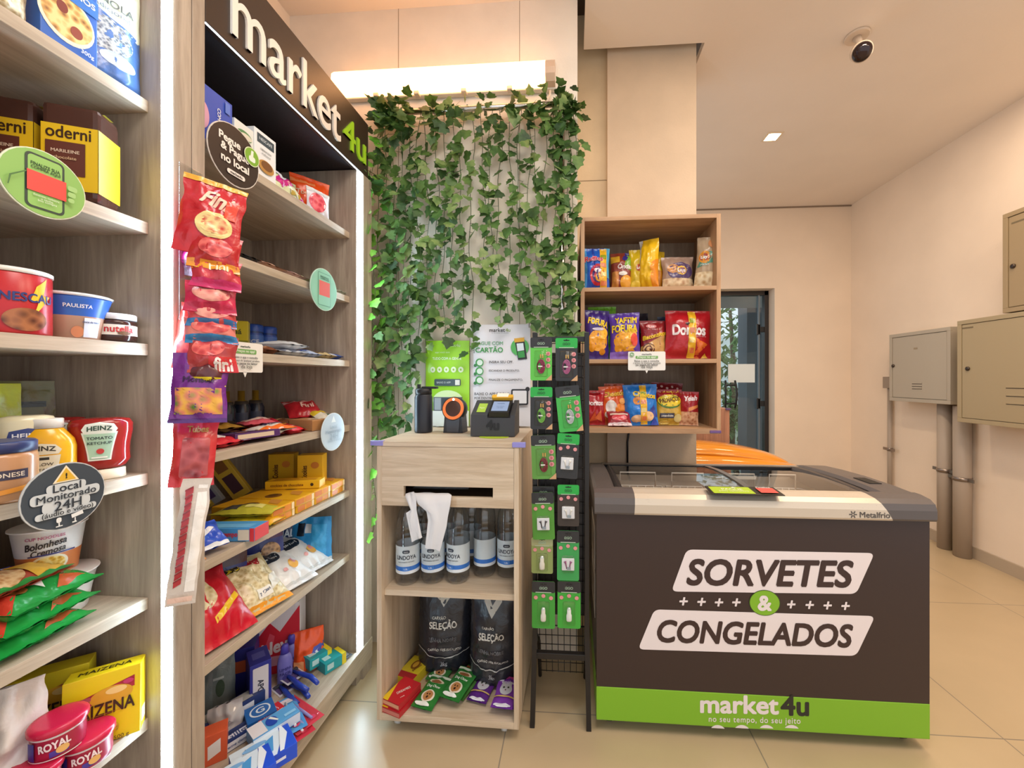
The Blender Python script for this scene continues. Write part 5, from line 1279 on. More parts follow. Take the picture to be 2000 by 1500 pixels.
# signs clipped to the shelf edges
def disc_sign(label, px, py, X, r, col, rim, art, rxs=1.0, tilt=0):
    c_ = onX(px, py, X)
    t = thing('shelf_sign', label, 'sign', (X, c_.y, c_.z), 90, rx=tilt)
    mb = MB(); n = 48
    M_ = lambda x, z, o: (x, -o, z)
    mb.prism([(r * 1.03 * cos(2 * pi * k / n) * rxs, r * 1.03 * sin(2 * pi * k / n)) for k in range(n)], M_, .002, C(rim, .4))
    mb.art([('e', 0, 0, r * rxs, r, col)], 1, 1, lambda x, z, o: (x, -.002 - o, z))
    mb.art(art, 2 * r, 2 * r, lambda x, z, o: (x, -.0025 - o, z)); mb.build('sign_plate', t)
    MB().box((-.006, 0, -.004), (.006, .040, .0), pane('clip_plastic', (.9, .92, .92))).build('clip', t)
    return t
disc_sign('green round sign with a drawn phone, hooked under the second shelf', 85, 360, -.905, .0545, '#8fc06a', '#dfe9d3',
     [('e', .25, -.02, .10, .06, '#8fc06a'), ('rr', -.23, -.42, .23, .42, .008, '#3a4a42'), ('rr', -.20, -.39, .20, .39, .006, '#93c56e'), T('FINALIZE SUA', 0, .26, .34, '#3c5a3c', b=.02, st=1.3), T('COMPRA AQUI', 0, .20, .34, '#3c5a3c', b=.02, st=1.3), ('r', -.22, -.17, .24, .14, '#e3534e'),
      T('Escaneie, cadastre', 0, -.22, .3, '#dcebcf'), T('e tenha', 0, -.26, .14, '#dcebcf'), T('boa compra', 0, -.30, .22, '#dcebcf'), ('p', [(-.24, .1), (-.42, -.05), (-.44, -.2), (-.425, -.2), (-.40, -.06), (-.24, .08)], '#4f7a48'), ('rr', .24, .02, .36, .10, .003, '#a4cf86'), ('rr', .24, -.08, .34, -.0, .003, '#a4cf86'), ('rr', .24, -.17, .32, -.10, .003, '#a4cf86')])
disc_sign('dark grey round sign about camera monitoring on the fourth shelf', 126, 968, -.90, .0565, '#414b56', '#c9ced2',
     [('p', [(-.16, .22), (.16, .22), (0, .48)], '#efe6cc'), ('p', [(-.12, .24), (.12, .24), (0, .44)], '#e0b43c'), T('!', 0, .315, .022, '#2d2a26', b=.05), ('rr', -.24, .08, .24, .21, .006, '#cdd6dc'), ('rr', -.42, -.06, .42, .10, .007, '#cdd6dc'), ('rr', -.29, -.21, .29, -.04, .007, '#cdd6dc'), ('rr', -.37, -.29, .37, -.19, .005, '#cdd6dc'),
      T('Local', 0, .145, .34, '#303842', b=.01), T('Monitorado', 0, .018, .72, '#303842', b=.01), T('24H', 0, -.122, .33, '#303842', b=.01), T('(áudio e vídeo)', 0, -.24, .62, '#303842', b=.01),
      ('rr', -.15, -.38, -.09, -.30, .003, '#e6ebee'), ('r', -.128, -.43, -.112, -.38, '#e6ebee'), ('r', -.16, -.44, -.08, -.425, '#e6ebee'), ('p', [(.02, -.30), (.16, -.27), (.175, -.33), (.03, -.36)], '#e6ebee'), ('r', .06, -.42, .075, -.36, '#e6ebee'), ('r', .03, -.435, .085, -.415, '#e6ebee')])
disc_sign('black round sign reading pay here, with a green thumb badge, on the sign board unit', 457, 305, -.925, .079, '#3a2d28', '#d9d2cc',
     [T('Pegue', -.10, .20, .42, '#f0e9e2', b=.05), T('& Pague', .0, .04, .56, '#f0e9e2', b=.05), T('no local', .0, -.13, .56, '#f0e9e2', b=.05), ('rr', -.17, -.36, .19, -.28, .006, '#e9e2dc'), T('market4u', .01, -.32, .24, '#3a2d28', b=.02),
      ('e', .33, .17, .165, .165, '#d9e2c0'), ('e', .33, .17, .15, .15, '#7fae3c'), ('rr', .26, .08, .40, .18, .006, '#e9efe0'), ('p', [(.29, .16), (.35, .16), (.36, .28), (.31, .28)], '#e9efe0')])
disc_sign('small mint round sign with a red square, on the sign board unit', 632, 566, -.935, .076, '#8fc9b4', '#c9e6da', [('rr', -.24, -.40, .24, .40, .004, '#5f9a88'), ('rr', -.225, -.385, .225, .385, .004, '#8fc9b4'), ('r', -.20, -.16, .21, .20, '#dc6a66'), T('FINALIZE SUA', 0, .30, .32, '#3c6a5a', b=.02), T('COMPRA AQUI', 0, .25, .32, '#3c6a5a', b=.02)])
disc_sign('pale blue grey round sign hanging at the fourth shelf of the sign board unit', 650, 843, -.935, .071, '#b9cbdc', '#d9e6ef', [('p', [(-.1, .26), (.1, .26), (0, .44)], '#dfe9f0'), T('Local', 0, .14, .3, '#a3b8cb', b=.01), T('Monitorado', 0, .02, .7, '#a3b8cb', b=.01), T('24H', 0, -.12, .36, '#a3b8cb', b=.01), T('(áudio e vídeo)', 0, -.24, .56, '#a3b8cb', b=.01)])
def bubble(label, px, py, w, h, plane, v, rz):
    c_ = onX(px, py, v) if plane == 'X' else onY(px, py, v)
    t = thing('price_tag', label, 'sign', tuple(c_), rz)
    pts = rr2d(-w / 2, -h / 2, w / 2, h / 2, .006)
    k = len(pts) // 2 + 6
    pts = [(-.006, -h / 2), (0, -h / 2 - .014), (.006, -h / 2)] + [p_ for p_ in pts]
    mb = MB(); M_ = lambda x, z, o: (x, -o, z)
    mb.prism(rr2d(-w / 2, -h / 2, w / 2, h / 2, .006), M_, .0015, C('#e9e7e2', .4)).prism([(-.007, -h / 2 + .001), (0, -h / 2 - .014), (.007, -h / 2 + .001)], M_, .0015, C('#e9e7e2', .4))
    mb.art([T('market4u', 0, .36, .26, '#55605a', b=.02), ('rr', -.30, .12, .30, .27, .004, '#74a85c'), T('Preços no app!', 0, .195, .5, '#e3efda', b=.03), T('Baixe o app e consulte', 0, -.01, .66, '#5a5a58', b=.01), T('o preço de qualquer produto', 0, -.12, .74, '#5a5a58', b=.01), T('ou passe no leitor', 0, -.22, .6, '#3a3a38', b=.02), T('da loja', 0, -.33, .3, '#5a5a58', b=.01), ('e', -.40, .34, .06, .06 * w / h, '#7fa87a'), T('4u', -.40, .34, .07, '#e9efe6', b=.03)], w, h, lambda x, z, o: (x, -.0015 - o, z))
    mb.build('sign_plate', t)
    MB().box((-.005, 0, h / 2 - .012), (.005, .018, h / 2 - .009), pane('clip_plastic', (.9, .92, .92))).build('clip', t)
    return t
bubble('white speech bubble price sign on the sign board unit, behind the hanging candy', 478, 698, .125, .085, 'X', -.93, 90)
bubble('white speech bubble price sign on the middle board of the chip shelf', 1263, 705, .172, .088, 'Y', 1.848, 0)

# hanging candy strip on the upright
hs = thing('hanging_strip', 'clear plastic clip strip screwed to the upright, holding the candy bags', 'display strip', (XF + .004, .862, 1.0))
MB().box((-.002, -.028, .05), (.001, .028, .80), pane('strip_plastic', (.92, .93, .93), 1.5), .0008).build('strip', hs)
MB().lathe([(.006, 0, C('#b9bcc0', .25, 1)), (.004, .004, C('#b9bcc0', .25, 1))], 14).build('screw', hs).location = (.001, 0, .77)
for k in range(11): MB().tube([(0, 0, .09 + .064 * k), (.03, -.01, .085 + .064 * k), (.036, -.012, .095 + .064 * k)], .0018, C('#d9dde0', .2), 6).build('hook', hs)
GUM = food('#a8323a', '#e3716a', 70, '#c94a4e'); GUM2 = food('#c25a5e', '#f0a99a', 60); MIXG = food('#5f8f3c', '#e6b04a', 45, '#d9806a')
def candy(label, x0, x1, y0, y1, D, col, F, rz=52, rx=-8, ry=0, t=.035):
    a = (x1 - x0) * D / FPX; h = (y1 - y0) * D / FPX
    r = ray((x0 + x1) / 2 - 4, y1); p = Vector((0, 0, EYE)) + r * D
    return bag('candy_bag', label, 'candy', a * .90, h, t, tuple(p), rz * .85, col, F, rx=rx, ry=ry, group='candy bags on the hanging strip', wr=2.2, seal=.12)
C0 = .875
candy('topmost large red candy bag with yellow edge on the hanging strip', 350, 462, 338, 500, C0, '#b81f2c', [('r', -.5, .93, .5, 1, '#e0a838'), T('Fini', .05, .72, .5, '#e9c9b0', b=.05, sh=.2, st=1.4, rot=-12), ('e', .06, .38, .3, .16, '#e6cf8a'), ('e', .06, .38, .24, .11, food('#c9402e', '#f0d99a', 70)), ('r', .2, .5, .4, .75, '#d9452e')], 50, -10, 6)
candy('magenta candy bag turned sideways below the top red bag', 350, 412, 405, 540, C0 + .04, '#a8246a', [('r', -.3, .6, .1, .7, '#d98ab0'), ('r', -.5, .0, .5, .2, '#6a1f4a')], 20, -4, 8)
candy('red candy bag with orange lower edge, second from the top', 376, 466, 450, 528, C0 + .005, '#b3262e', [('r', -.5, .0, .5, .2, '#e0922c'), ('e', 0, .55, .34, .26, GUM)], 52, -12, 4)
candy('red and orange candy bag with a magenta hem, third from the top', 380, 468, 500, 565, C0 + .005, '#c03446', [('r', -.5, .55, .5, .78, '#e39a30'), T('Fini', .05, .66, .4, '#f2dfc0', b=.04), ('r', -.5, 0, .5, .25, '#c21f62')], 52, -14, 3)
candy('blue candy bag at the left side of the strip', 347, 378, 490, 625, C0 + .06, '#2f7fd0', [('r', -.3, .5, .3, .56, '#cfe0f0')], 20, -3, 5)
candy('pink red candy bag, fourth from the top', 372, 462, 548, 612, C0 + .005, '#c42a52', [('e', 0, .6, .38, .3, GUM2), ('r', -.5, 0, .5, .25, '#b81f4a')], 52, -14, 2)
candy('red candy bag with a blue hem, fifth from the top', 374, 460, 590, 640, C0 + .01, '#c2484e', [('e', 0, .6, .38, .3, GUM2), ('r', -.5, 0, .5, .3, '#2f6ea8')], 52, -14, 1)
candy('pale red candy bag with a teal blue hem, sixth from the top', 372, 462, 620, 672, C0 + .01, '#d98078', [('e', 0, .62, .38, .3, GUM), ('r', -.5, 0, .5, .3, '#2a78b0')], 52, -14, 0)
candy('red candy bag with a clear window at the left, seventh from the top', 342, 405, 590, 722, C0 + .02, '#d23a32', [('r', -.4, .06, .4, .4, GUM)], 44, -6, 6)
candy('red candy bag with white lettering, eighth from the top', 378, 464, 655, 728, C0 + .005, '#a83a3e', [('e', -.1, .65, .34, .24, GUM), ('r', -.1, 0, .5, .4, '#c4262e'), T('fini', .2, .2, .4, '#f2e6e2', b=.05, st=1.3)], 52, -12, 0)
candy('dark candy bag with a yellow header, ninth from the top', 372, 440, 700, 755, C0 + .0, '#5a2a30', [('r', -.5, 0, .5, .3, '#e3cf2a'), T('Docile', 0, .15, .5, '#5a4a1c', b=.03)], 52, -10, 2)
candy('purple candy bag with a window onto mixed gummies', 342, 440, 690, 826, C0 - .012, '#6f2a86', [('r', -.42, .12, .42, .5, MIXG), T('Monster', 0, .62, .6, '#3a1f4a', b=.04), ('r', -.5, 0, .5, .06, '#4f1f74')], 46, -6, 2)
candy('red licorice bag with a window, lowest bag on the strip', 340, 416, 822, 950, C0 - .005, '#c4343a', [('rr', -.28, .14, .36, .74, .006, food('#8a2f36', '#b85a5e', 50)), T('Tubes', .05, .87, .5, '#b58a4a', b=.05, st=1.2)], 44, -4, 3, .028)
candy('clear sleeve with a twisted red licorice stick, hanging at the bottom of the strip', 330, 380, 938, 1182, C0 - .04, '#cfc6bd', [('r', .08, .1, .42, .95, '#f0eeea'), *[('p', [(-.30, .14 + .06 * k), (-.06, .17 + .06 * k), (-.06, .215 + .06 * k), (-.30, .185 + .06 * k)], '#b3323c') for k in range(13)], *[('p', [(-.30, .185 + .06 * k), (-.06, .215 + .06 * k), (-.06, .23 + .06 * k), (-.30, .20 + .06 * k)], '#8a2430') for k in range(13)], ('r', -.4, .04, .4, .08, '#d9b8a8')], 44, 0, 6, .012)

# ------------------------------------------------------------------ goods on the sign board unit
B1, B2, B3, B4, B5, B6 = [z + .0005 for z in ZB]; B7 = DECK + .0005
# top shelf
carton('panettone_box', 'blue cake gift box with pink glow, under the sign board', 'box', .125, .10, .150, (-1.01, .972, B1), 90, '#3a55b8', [('e', -.22, .45, .16, .24, '#d9a0b8'), ('e', -.26, .45, .09, .14, '#efc9cf'), ('p', [(-.1, 0), (.2, .3), (.5, .35), (.5, 0)], '#2f3f9a'), T('COM AMOR', .16, .48, .62, '#e9ecf6', b=.03, rot=-90), T('RECHEADO', .38, .35, .4, '#a9b5e6', b=.02, rot=-90), ('r', .3, .75, .42, .95, '#5a7ad0')])
carton('cake_box', 'white and crimson cake box between the blue gift box and the white box', 'box', .066, .08, .118, (-.995, 1.069, B1), 90, '#dfe2de', [('r', -.5, 0, .5, .48, '#b0345a'), ('e', 0, .72, .4, .12, '#5a8a5a'), ('e', .1, .72, .3, .07, '#d9d2c0'), T('INE', 0, .34, .6, '#efe2e6', b=.05, rot=-80)])
carton('chocolate_box', 'white box with a dark label and bread picture, under the sign board', 'box', .085, .07, .138, (-.99, 1.147, B1), 90, '#e9ebee', [('r', -.38, .72, .40, .92, '#3a4a55'), T('NESCAFE', .0, .82, .6, '#c9d3d9', b=.03), T('cappuccino', 0, .6, .5, '#8a8f92', b=.01), T('tradicional', 0, .52, .4, '#9a9fa2', b=.01), ('e', .0, .25, .36, .14, '#b98a4a'), ('e', .02, .28, .26, .10, '#7a4f2a')])
bag('snack_bag', 'magenta and pale green snack bag slumped on the top shelf under the sign board', 'snack', .20, .125, .055, (-.985, 1.275, B1 + .012), 88, '#d9e0b8', [('p', [(-.5, .5), (.1, 1), (-.5, 1)], '#b85aa0'), ('p', [(-.3, .25), (.3, .75), (.42, .5), (-.1, .1)], '#c42a86'), ('p', [(.2, .0), (.5, .0), (.5, .3)], '#b02a7a'), T('LINEA', -.15, .78, .4, '#3a4a3a', b=.04), ('e', -.02, .56, .12, .2, '#d6d9e6'), ('r', .1, .1, .36, .2, '#b8a04a')], rx=-42, wr=1.8)
bag('snack_bag', 'small pale green snack bag tucked behind the magenta one', 'snack', .07, .12, .04, (-1.07, 1.385, B1), 75, '#b8c9a0', [('r', -.4, .3, .4, .6, '#5a7a4a')], wr=1.6)
bag('jelly_pouch', 'white pouch with a pink red jelly window, in front of the orange bag', 'snack', .10, .105, .035, (-.985, 1.44, B1), 72, '#e3e0ea', [('e', -.12, .5, .34, .34, food('#a8243a', '#ee6a7a', 60, '#cf3a52')), ('r', -.5, .85, .5, 1, '#d5dbe0')], wr=1.6)
bag('snack_bag', 'bright orange bag standing at the right end of the top shelf of the sign unit', 'snack', .145, .185, .05, (-1.06, 1.50, B1), 52, '#e8531c', [('r', -.5, .82, .1, .9, '#f0905a'), T('Torrada', -.1, .62, .6, '#f2d0b0', b=.03)], wr=1.6, seal=.1)
# second shelf: slim packets at the edge
for (x0, x1, col, F, lb) in ((462, 508, '#3a3f45', [('r', -.4, .2, .4, .8, '#aab3b8')], 'dark silver bar packet leftmost in the thin row on the second shelf'),
        (512, 558, '#c9a08a', [('r', -.3, .2, .5, .8, '#8a4a38')], 'pinkish brown bar packet second in the thin row on the second shelf'), (560, 600, '#d9b8b0', [('e', 0, .5, .3, .3, '#d98a9a')], 'pale pink bar packet in the middle of the thin row on the second shelf'),
        (598, 618, '#c9cc9a', [], 'pale green bar packet just left of the mint round sign'), (654, 682, '#d5e2d2', [('r', -.3, .2, .3, .8, '#4f9a8a')], 'white and teal bar packet right of the mint round sign')):
    ya, yb = onX(x0, 740, -.97).y, onX(x1, 740, -.97).y
    fpack('bar_packet', lb, 'snack bar', -.962, (ya + yb) / 2, B2, min(yb, 1.583) - ya, .15, .034, 90, col, F, group='bar packets on the second shelf', wr=1.4)
# third shelf
carton('tea_box', 'small yellow box at the back of the third shelf, left of the blue cans', 'box', .07, .05, .125, (-1.19, 1.30, B3), 35, '#cfc022', [('r', -.5, .1, .5, .45, '#8a8f1c'), T('chá', 0, .7, .5, '#5a5a1a', b=.03)])
BC = C('#2f55b0', .25)
for y, lb in ((1.385, 'blue can in the back of the third shelf, nearer the yellow box'), (1.453, 'blue can in the back of the third shelf, further right')):
    roundpack('blue_can', lb, 'can', [(.028, 0, C('#25407f', .3)), (.0305, .006, BC), (.0305, .04, C('#4a74c9', .25)), (.0305, .085, BC), (.028, .092, C('#25407f', .25)), (.030, .099, BC), (.030, .122, C('#2a4a96', .3)), (.027, .126, C('#2a4a96', .3))], (-1.20, y, B3), 45, [T('ICE', 0, .06, .03, '#c9d6f0', b=.04)], group='blue cans')
for (x0, x1, dz, col, F, lb) in ((506, 542, 0, '#7a4a34', [('r', -.3, .2, .3, .8, '#b98a6a')], 'brown bar packet beside the speech bubble sign'), (540, 598, 0, '#dfe3ea', [('r', -.4, .1, .1, .3, '#8a93a8'), T('bar', .2, .5, .3, '#4a5a8a')], 'white bar packet, lower of two stacked on the third shelf'),
        (542, 596, .026, '#d5dae0', [('r', .1, .2, .4, .8, '#b59a6a')], 'white bar packet, upper of two stacked on the third shelf'), (592, 622, 0, '#b9c9e6', [('r', -.5, .3, .2, .8, '#4a6ac0')], 'pale blue bar packet on the third shelf'), (618, 652, 0, '#cdb98a', [('r', -.4, .2, .4, .6, '#6a5a4a')], 'gold and dark bar packet on the third shelf'), (648, 682, 0, '#3f63b8', [('p', [(-.5, 0), (-.2, 0), (.1, 1), (-.2, 1)], '#c9d6f0')], 'blue and white bar packet at the right end of the third shelf')):
    ya, yb = onX(x0, 740, -.99).y, min(1.583, onX(x1, 740, -.99).y)
    fpack('bar_packet', lb, 'snack bar', -.965, (ya + yb) / 2, B3 + dz, yb - ya, .14, .032, 90, col, F, group='bar packets on the third shelf', wr=1.4)
# fourth shelf: sweets
NV = C('#1f2434', .2)
for i, y in enumerate((1.31, 1.375, 1.44)):
    roundpack('dark_bottle', ['dark bottle with gold neck, leftmost at the back of the sweets shelf', 'dark bottle with gold neck, middle of three behind the sweets', 'dark bottle with gold neck, rightmost of three behind the sweets'][i], 'bottle',
        [(.026, 0, NV), (.029, .004, NV), (.029, .085, NV), (.022, .10, C('#3f3a34', .3)), (.020, .112, C('#b59a3a', .3, .7)), (.011, .115, C('#b59a3a', .3, .7)), (.011, .150, C('#b59a3a', .3, .7))], (-1.24, y, B4), 45, [('r', -.018, .03, .018, .07, '#3a4258')], group='dark bottles behind the sweets')
SW = 'sweet packets on the fourth shelf'
def sweet(label, x, y, w, h, t, rz, col, F, dz=0, rx=-88, ry=0): return fpack('sweet_packet', label, 'sweets', x, y, B4 + dz, w, h, t, rz, col, F, rx=rx, ry=ry, group=SW, wr=1.8)
sweet('red and white candy bag at the left front edge of the sweets shelf', -.965, 1.02, .16, .09, .03, 86, '#d0303c', [('p', [(-.5, .2), (-.2, .6), (-.5, .9)], '#efe2e2'), ('e', .1, .5, .12, .2, '#efe2e2'), ('e', -.15, .3, .08, .14, '#f0d9d9'), ('p', [(.3, 0), (.5, 0), (.5, 1), (.35, .6)], '#e9e3e6')])
sweet('green and cream packet behind the red and white candy bag', -1.06, 1.0, .09, .09, .022, 70, '#2f5a3a', [('r', -.5, .5, .5, 1, '#d9c58a')], .006)
carton('chocolate_bar', 'purple chocolate bar box on the sweets shelf', 'chocolate', .135, .09, .022, (-1.0, 1.135, B4 + .010), 76, '#4a2360', [('r', -.45, .2, .35, .8, '#c9b8a0')], T=[T('Talento', -.1, .62, .44, '#e6dcea', b=.03, sh=.3), ('e', .2, .3, .12, .12, '#b5744a'), ('p', [(.2, .7), (.45, .9), (.45, .6)], '#d9b85a'), ('e', -.25, .25, .1, .12, '#c9823a')], rx=-4)
carton('chocolate_bar', 'second purple chocolate bar box, further back on the sweets shelf', 'chocolate', .13, .09, .02, (-1.13, 1.17, B4 + .002), 70, '#3f2150', [], T=[T('Talento', -.1, .5, .44, '#cfc0d6', b=.03, sh=.3), ('e', .3, .4, .1, .14, '#b5744a')])
sweet('orange candy packet lying at the back left of the sweets shelf', -1.10, 1.06, .10, .09, .028, 60, '#c4562e', [('r', -.2, .3, .5, .6, '#d9a08a')], .012)
sweet('crimson packet in the middle back of the sweets shelf', -1.12, 1.28, .11, .10, .03, 70, '#a81f3f', [T('Bis', 0, .5, .4, '#e3b0b0', b=.04), ('r', -.5, .0, .5, .15, '#d98a5a')], .012)
sweet('white and orange chocolate packet at the front edge of the sweets shelf', -.965, 1.225, .125, .095, .034, 78, '#e9e3dc', [('r', -.5, 0, .5, .28, '#f0752a'), ('r', -.5, .8, .5, 1, '#e8782e'), T('choco', .05, .60, .62, '#2f2a55', b=.05, st=1.2), T('recheado', .1, .42, .4, '#4a4a6a', b=.02)], .012)
sweet('dark red packet under the white and orange one', -.985, 1.215, .12, .11, .02, 84, '#8a2f2a', [('r', -.4, .1, .4, .4, '#d9754a')])
sweet('red and yellow packet right of the white and orange one', -1.0, 1.315, .09, .10, .03, 75, '#c0202c', [('r', -.2, .5, .4, .75, '#e6a53a'), ('r', -.5, 0, .5, .2, '#8a1a24')], .004)
sweet('small crimson packet behind the red and yellow one', -1.09, 1.34, .07, .08, .03, 60, '#b01f34', [('r', -.3, .4, .3, .6, '#d98a8a')], .02)
sweet('dark brown packet beside the tan box on the sweets shelf', -.995, 1.365, .05, .12, .022, 90, '#4a2a26', [('r', -.3, .1, .3, .3, '#a87a5a')])
carton('cookie_box', 'tan box with a white oval on the sweets shelf', 'box', .075, .11, .04, (-1.01, 1.425, B4 + .001), 78, '#b98a5c', [('r', -.5, .1, .5, .9, '#a8784a')], T=[('e', .1, .35, .3, .2, '#e9dccb'), T('cookie', .1, .35, .4, '#8a5a3a', b=.02)])
sweet('gold wrapped packet between the two purple bars', -1.065, 1.13, .10, .08, .026, 72, '#b58a3a', [('r', -.3, .3, .3, .7, '#7a4a24')], .03)
sweet('pink wafer packet on top of the heap behind the white and orange one', -1.05, 1.25, .10, .09, .028, 66, '#d25a6a', [('r', -.4, .3, .4, .7, '#efd0c9')], .03)
sweet('black and gold packet at the back of the heap of sweets', -1.15, 1.20, .11, .09, .03, 70, '#2a2422', [('r', -.4, .4, .4, .6, '#b5923a')], .03)
sweet('brown wafer packet in front of the brown flat box', -1.07, 1.40, .09, .09, .03, 80, '#6a3f2a', [('r', -.3, .5, .3, .8, '#c99a6a')], .012)
sweet('bright red packet at the shelf edge between the choco packet and the tan box', -.965, 1.315, .075, .08, .028, 84, '#cf1f2a', [('r', -.3, .4, .3, .7, '#f0d9d0')])
sweet('violet and silver packet at the left of the heap of sweets', -1.12, .985, .10, .09, .03, 64, '#5a2f7a', [('r', -.3, .4, .4, .6, '#c9c0d6')], .01)
carton('cookie_box', 'brown flat box lying behind the tan one', 'box', .10, .10, .036, (-1.14, 1.43, B4 + .001), 72, '#8f6a4a', [], T=[('r', -.4, .2, .4, .5, '#b59474')])
sweet('red snack bag leaning at the back right of the sweets shelf', -1.08, 1.515, .13, .12, .045, 55, '#b5222f', [('r', -.5, .75, .5, .9, '#d9a0a0'), T('Fini', .1, .5, .4, '#efc9c0', b=.04)], .02, -60)
sweet('white and yellow packet at the right end of the sweets shelf', -.985, 1.53, .085, .13, .03, 70, '#e3e0d0', [('r', -.5, .5, .2, .9, '#e6c83a'), ('r', .1, .1, .4, .5, '#3f6a4a')], .004, -70)
# fifth shelf: biscuits
YB, YO = '#e8b41e', '#d98f1c'
CK = [('p', [(-.5, 0), (.5, 0), (.5, .2), (-.5, .34)], '#efd9a0'), T('Cookies', -.22, .58, .6, '#5a2f14', b=.04, rot=90, st=1.6), ('e', .2, .75, .16, .08, '#c97a2a'), ('e', .15, .14, .24, .09, '#dfd2b8')]
carton('biscuit_box', 'tall yellow biscuit box standing at the right end of the biscuit shelf', 'biscuits', .092, .05, .165, (-1.06, 1.515, B5), 16, YB, CK, R=[('r', -.4, .1, .4, .3, '#efe6c8')], group='tall biscuit boxes')
carton('biscuit_box', 'tall yellow biscuit box standing left of the other, further back', 'biscuits', .092, .05, .165, (-1.19, 1.525, B5), 16, '#d3a51e', CK, R=[], group='tall biscuit boxes')
FB_ = [('r', -.46, .15, -.05, .85, '#c9721c'), ('r', .0, .15, .30, .85, '#d9861e'), ('r', .34, .1, .46, .9, '#efd9b0')]
TP_ = [('e', -.15, .5, .26, .12, '#7a4a1e'), ('e', -.1, .52, .16, .07, '#4a2a1a'), ('p', [(.0, .1), (.5, .2), (.5, .4), (.1, .3)], '#c98a3a')]
ys = (1.235, 1.335, 1.43, 1.525)
for i, y in enumerate(ys):
    for k in range(2):
        carton('biscuit_pack', '%s yellow biscuit pack in the stack along the shelf edge, %s layer' % (('leftmost', 'second', 'third', 'rightmost')[i], ('lower', 'upper')[k]), 'biscuits', .094, .22, .027, (-1.07 + .006 * k, y - .006 * k, B5 + .0275 * k), 90 - 3 * k + i, (YB, '#e0a81c')[k], FB_, T=TP_, group='flat biscuit packs', bev=.005)
carton('biscuit_box', 'flat yellow biscuit box lying across the stack in front of the tall boxes', 'biscuits', .19, .05, .030, (-1.06, 1.42, B5 + .056), 12, YB, [T('cookies de chocolate', -.1, .5, .6, '#8a4a1a', b=.02), ('e', .36, .5, .03, .2, '#3a2a1a')], T=[('r', -.4, .2, .4, .8, '#c98a1e')])
for (x, y, ry, w, h, col, F, lb) in ((-1.27, 1.20, -28, .13, .20, '#d9b43a', [('e', .1, .45, .26, .17, '#3a2340'), ('e', -.3, .3, .14, .10, '#8a6a3a'), ('r', -.4, .75, .4, .9, '#b5843a'), ('e', .2, .2, .2, .05, '#efe3c0')], 'yellow biscuit box with a dark cookie, leaning at the back left'),
        (-1.29, 1.33, -32, .045, .23, '#9aa0a8', [('r', -.5, 0, -.1, 1, '#c9b04a'), ('r', -.2, .1, .3, .5, '#4a3a6a')], 'grey and yellow narrow box leaning in the middle of the back row'),
        (-1.27, 1.42, -32, .06, .23, '#d6b038', [('r', -.3, .5, .3, .9, '#8a5a2a'), ('r', -.3, .1, .3, .42, '#4a2a34')], 'yellow narrow box leaning rightmost in the back row')):
    carton('biscuit_box', lb, 'biscuits', w, .03, h, (x, y, B5 + .02), 30, col, F, ry=ry, rx=-6)
bag('sweet_packet', 'purple crumpled packet at the left of the biscuit shelf', 'sweets', .07, .09, .04, (-1.07, 1.0, B5 + .03), 60, '#7a2a86', [], rx=-30, wr=2)
fpack('biscuit_pack', 'lime and yellow biscuit pack lying behind the blue box, lower', 'biscuits', -1.03, 1.135, B5, .19, .075, .04, 4, '#c9b422', [('r', -.3, .3, .2, .7, '#7a7a3a'), ('r', .36, 0, .5, 1, '#e0a81c')])
fpack('biscuit_pack', 'lime and yellow biscuit pack lying behind the blue box, upper', 'biscuits', -1.035, 1.14, B5 + .034, .19, .075, .035, 7, '#b9b23a', [('r', -.35, .2, -.1, .8, '#4a4a4a'), ('r', .0, .3, .3, .6, '#d9d27a')])
carton('biscuit_box', 'light blue biscuit box with red end along the biscuit shelf', 'biscuits', .175, .06, .038, (-1.01, 1.085, B5 + .001), 6, '#4a9ad6', [T('Passatempo', .02, .5, .42, '#c23a4a', b=.05, st=1.3), ('r', .24, .1, .42, .9, '#e3dcc8'), ('r', .43, 0, .5, 1, '#d2333c')], R=[('r', -.5, 0, .5, 1, '#d2333c')], T=[('r', -.4, .1, .4, .6, '#6ab0e0')])
bag('sweet_packet', 'crumpled bright blue and white wrapper at the front of the biscuit shelf', 'sweets', .10, .085, .05, (-.962, .965, B5 + .018), 75, '#2f55c8', [('p', [(-.4, .3), (.2, .7), (.3, .6), (-.3, .2)], '#e3e8f2'), ('r', -.5, 0, .5, .12, '#dfe6f0')], rx=-50, wr=2.5)
bag('sweet_packet', 'orange candy packet at the left front corner of the biscuit shelf', 'sweets', .08, .10, .045, (-.965, .915, B5 + .0), 80, '#e09a5a', [('e', 0, .6, .4, .2, '#d9722c'), ('e', -.1, .5, .2, .08, '#b8d06a')], rx=-35, wr=2)
# sixth shelf: big snack bags
bag('cracker_bag', 'light blue cracker bag with silver lower corners at the right end of the sixth shelf', 'crackers', .15, .185, .06, (-1.05, 1.50, B6), 12, '#2f8fd0', [('r', -.34, .62, -.16, .88, '#1f2a3a'), ('r', -.14, .68, .02, .86, '#c9d3dc'), ('r', -.5, .05, -.08, .42, '#a9b9c6'), ('r', 0, .0, .5, .14, '#c2d3de'), ('r', .05, .2, .4, .85, '#3aa0dc')], stand=True, wr=1.4)
bag('cracker_bag', 'navy cracker bag with white lettering, left of the light blue one', 'crackers', .14, .20, .055, (-1.17, 1.48, B6), 25, '#1f3566', [T('CLUB', .02, .80, .55, '#b9cbe0', b=.04, st=1.3), T('SOCIAL', .02, .63, .72, '#d5e0ec', b=.04, st=1.4), ('p', [(.0, .2), (.2, .45), (.45, .35), (.3, .1)], '#a8967c'), ('p', [(-.5, .4), (-.1, .0), (-.5, .0)], '#1a2a52')], stand=True, wr=1.2)
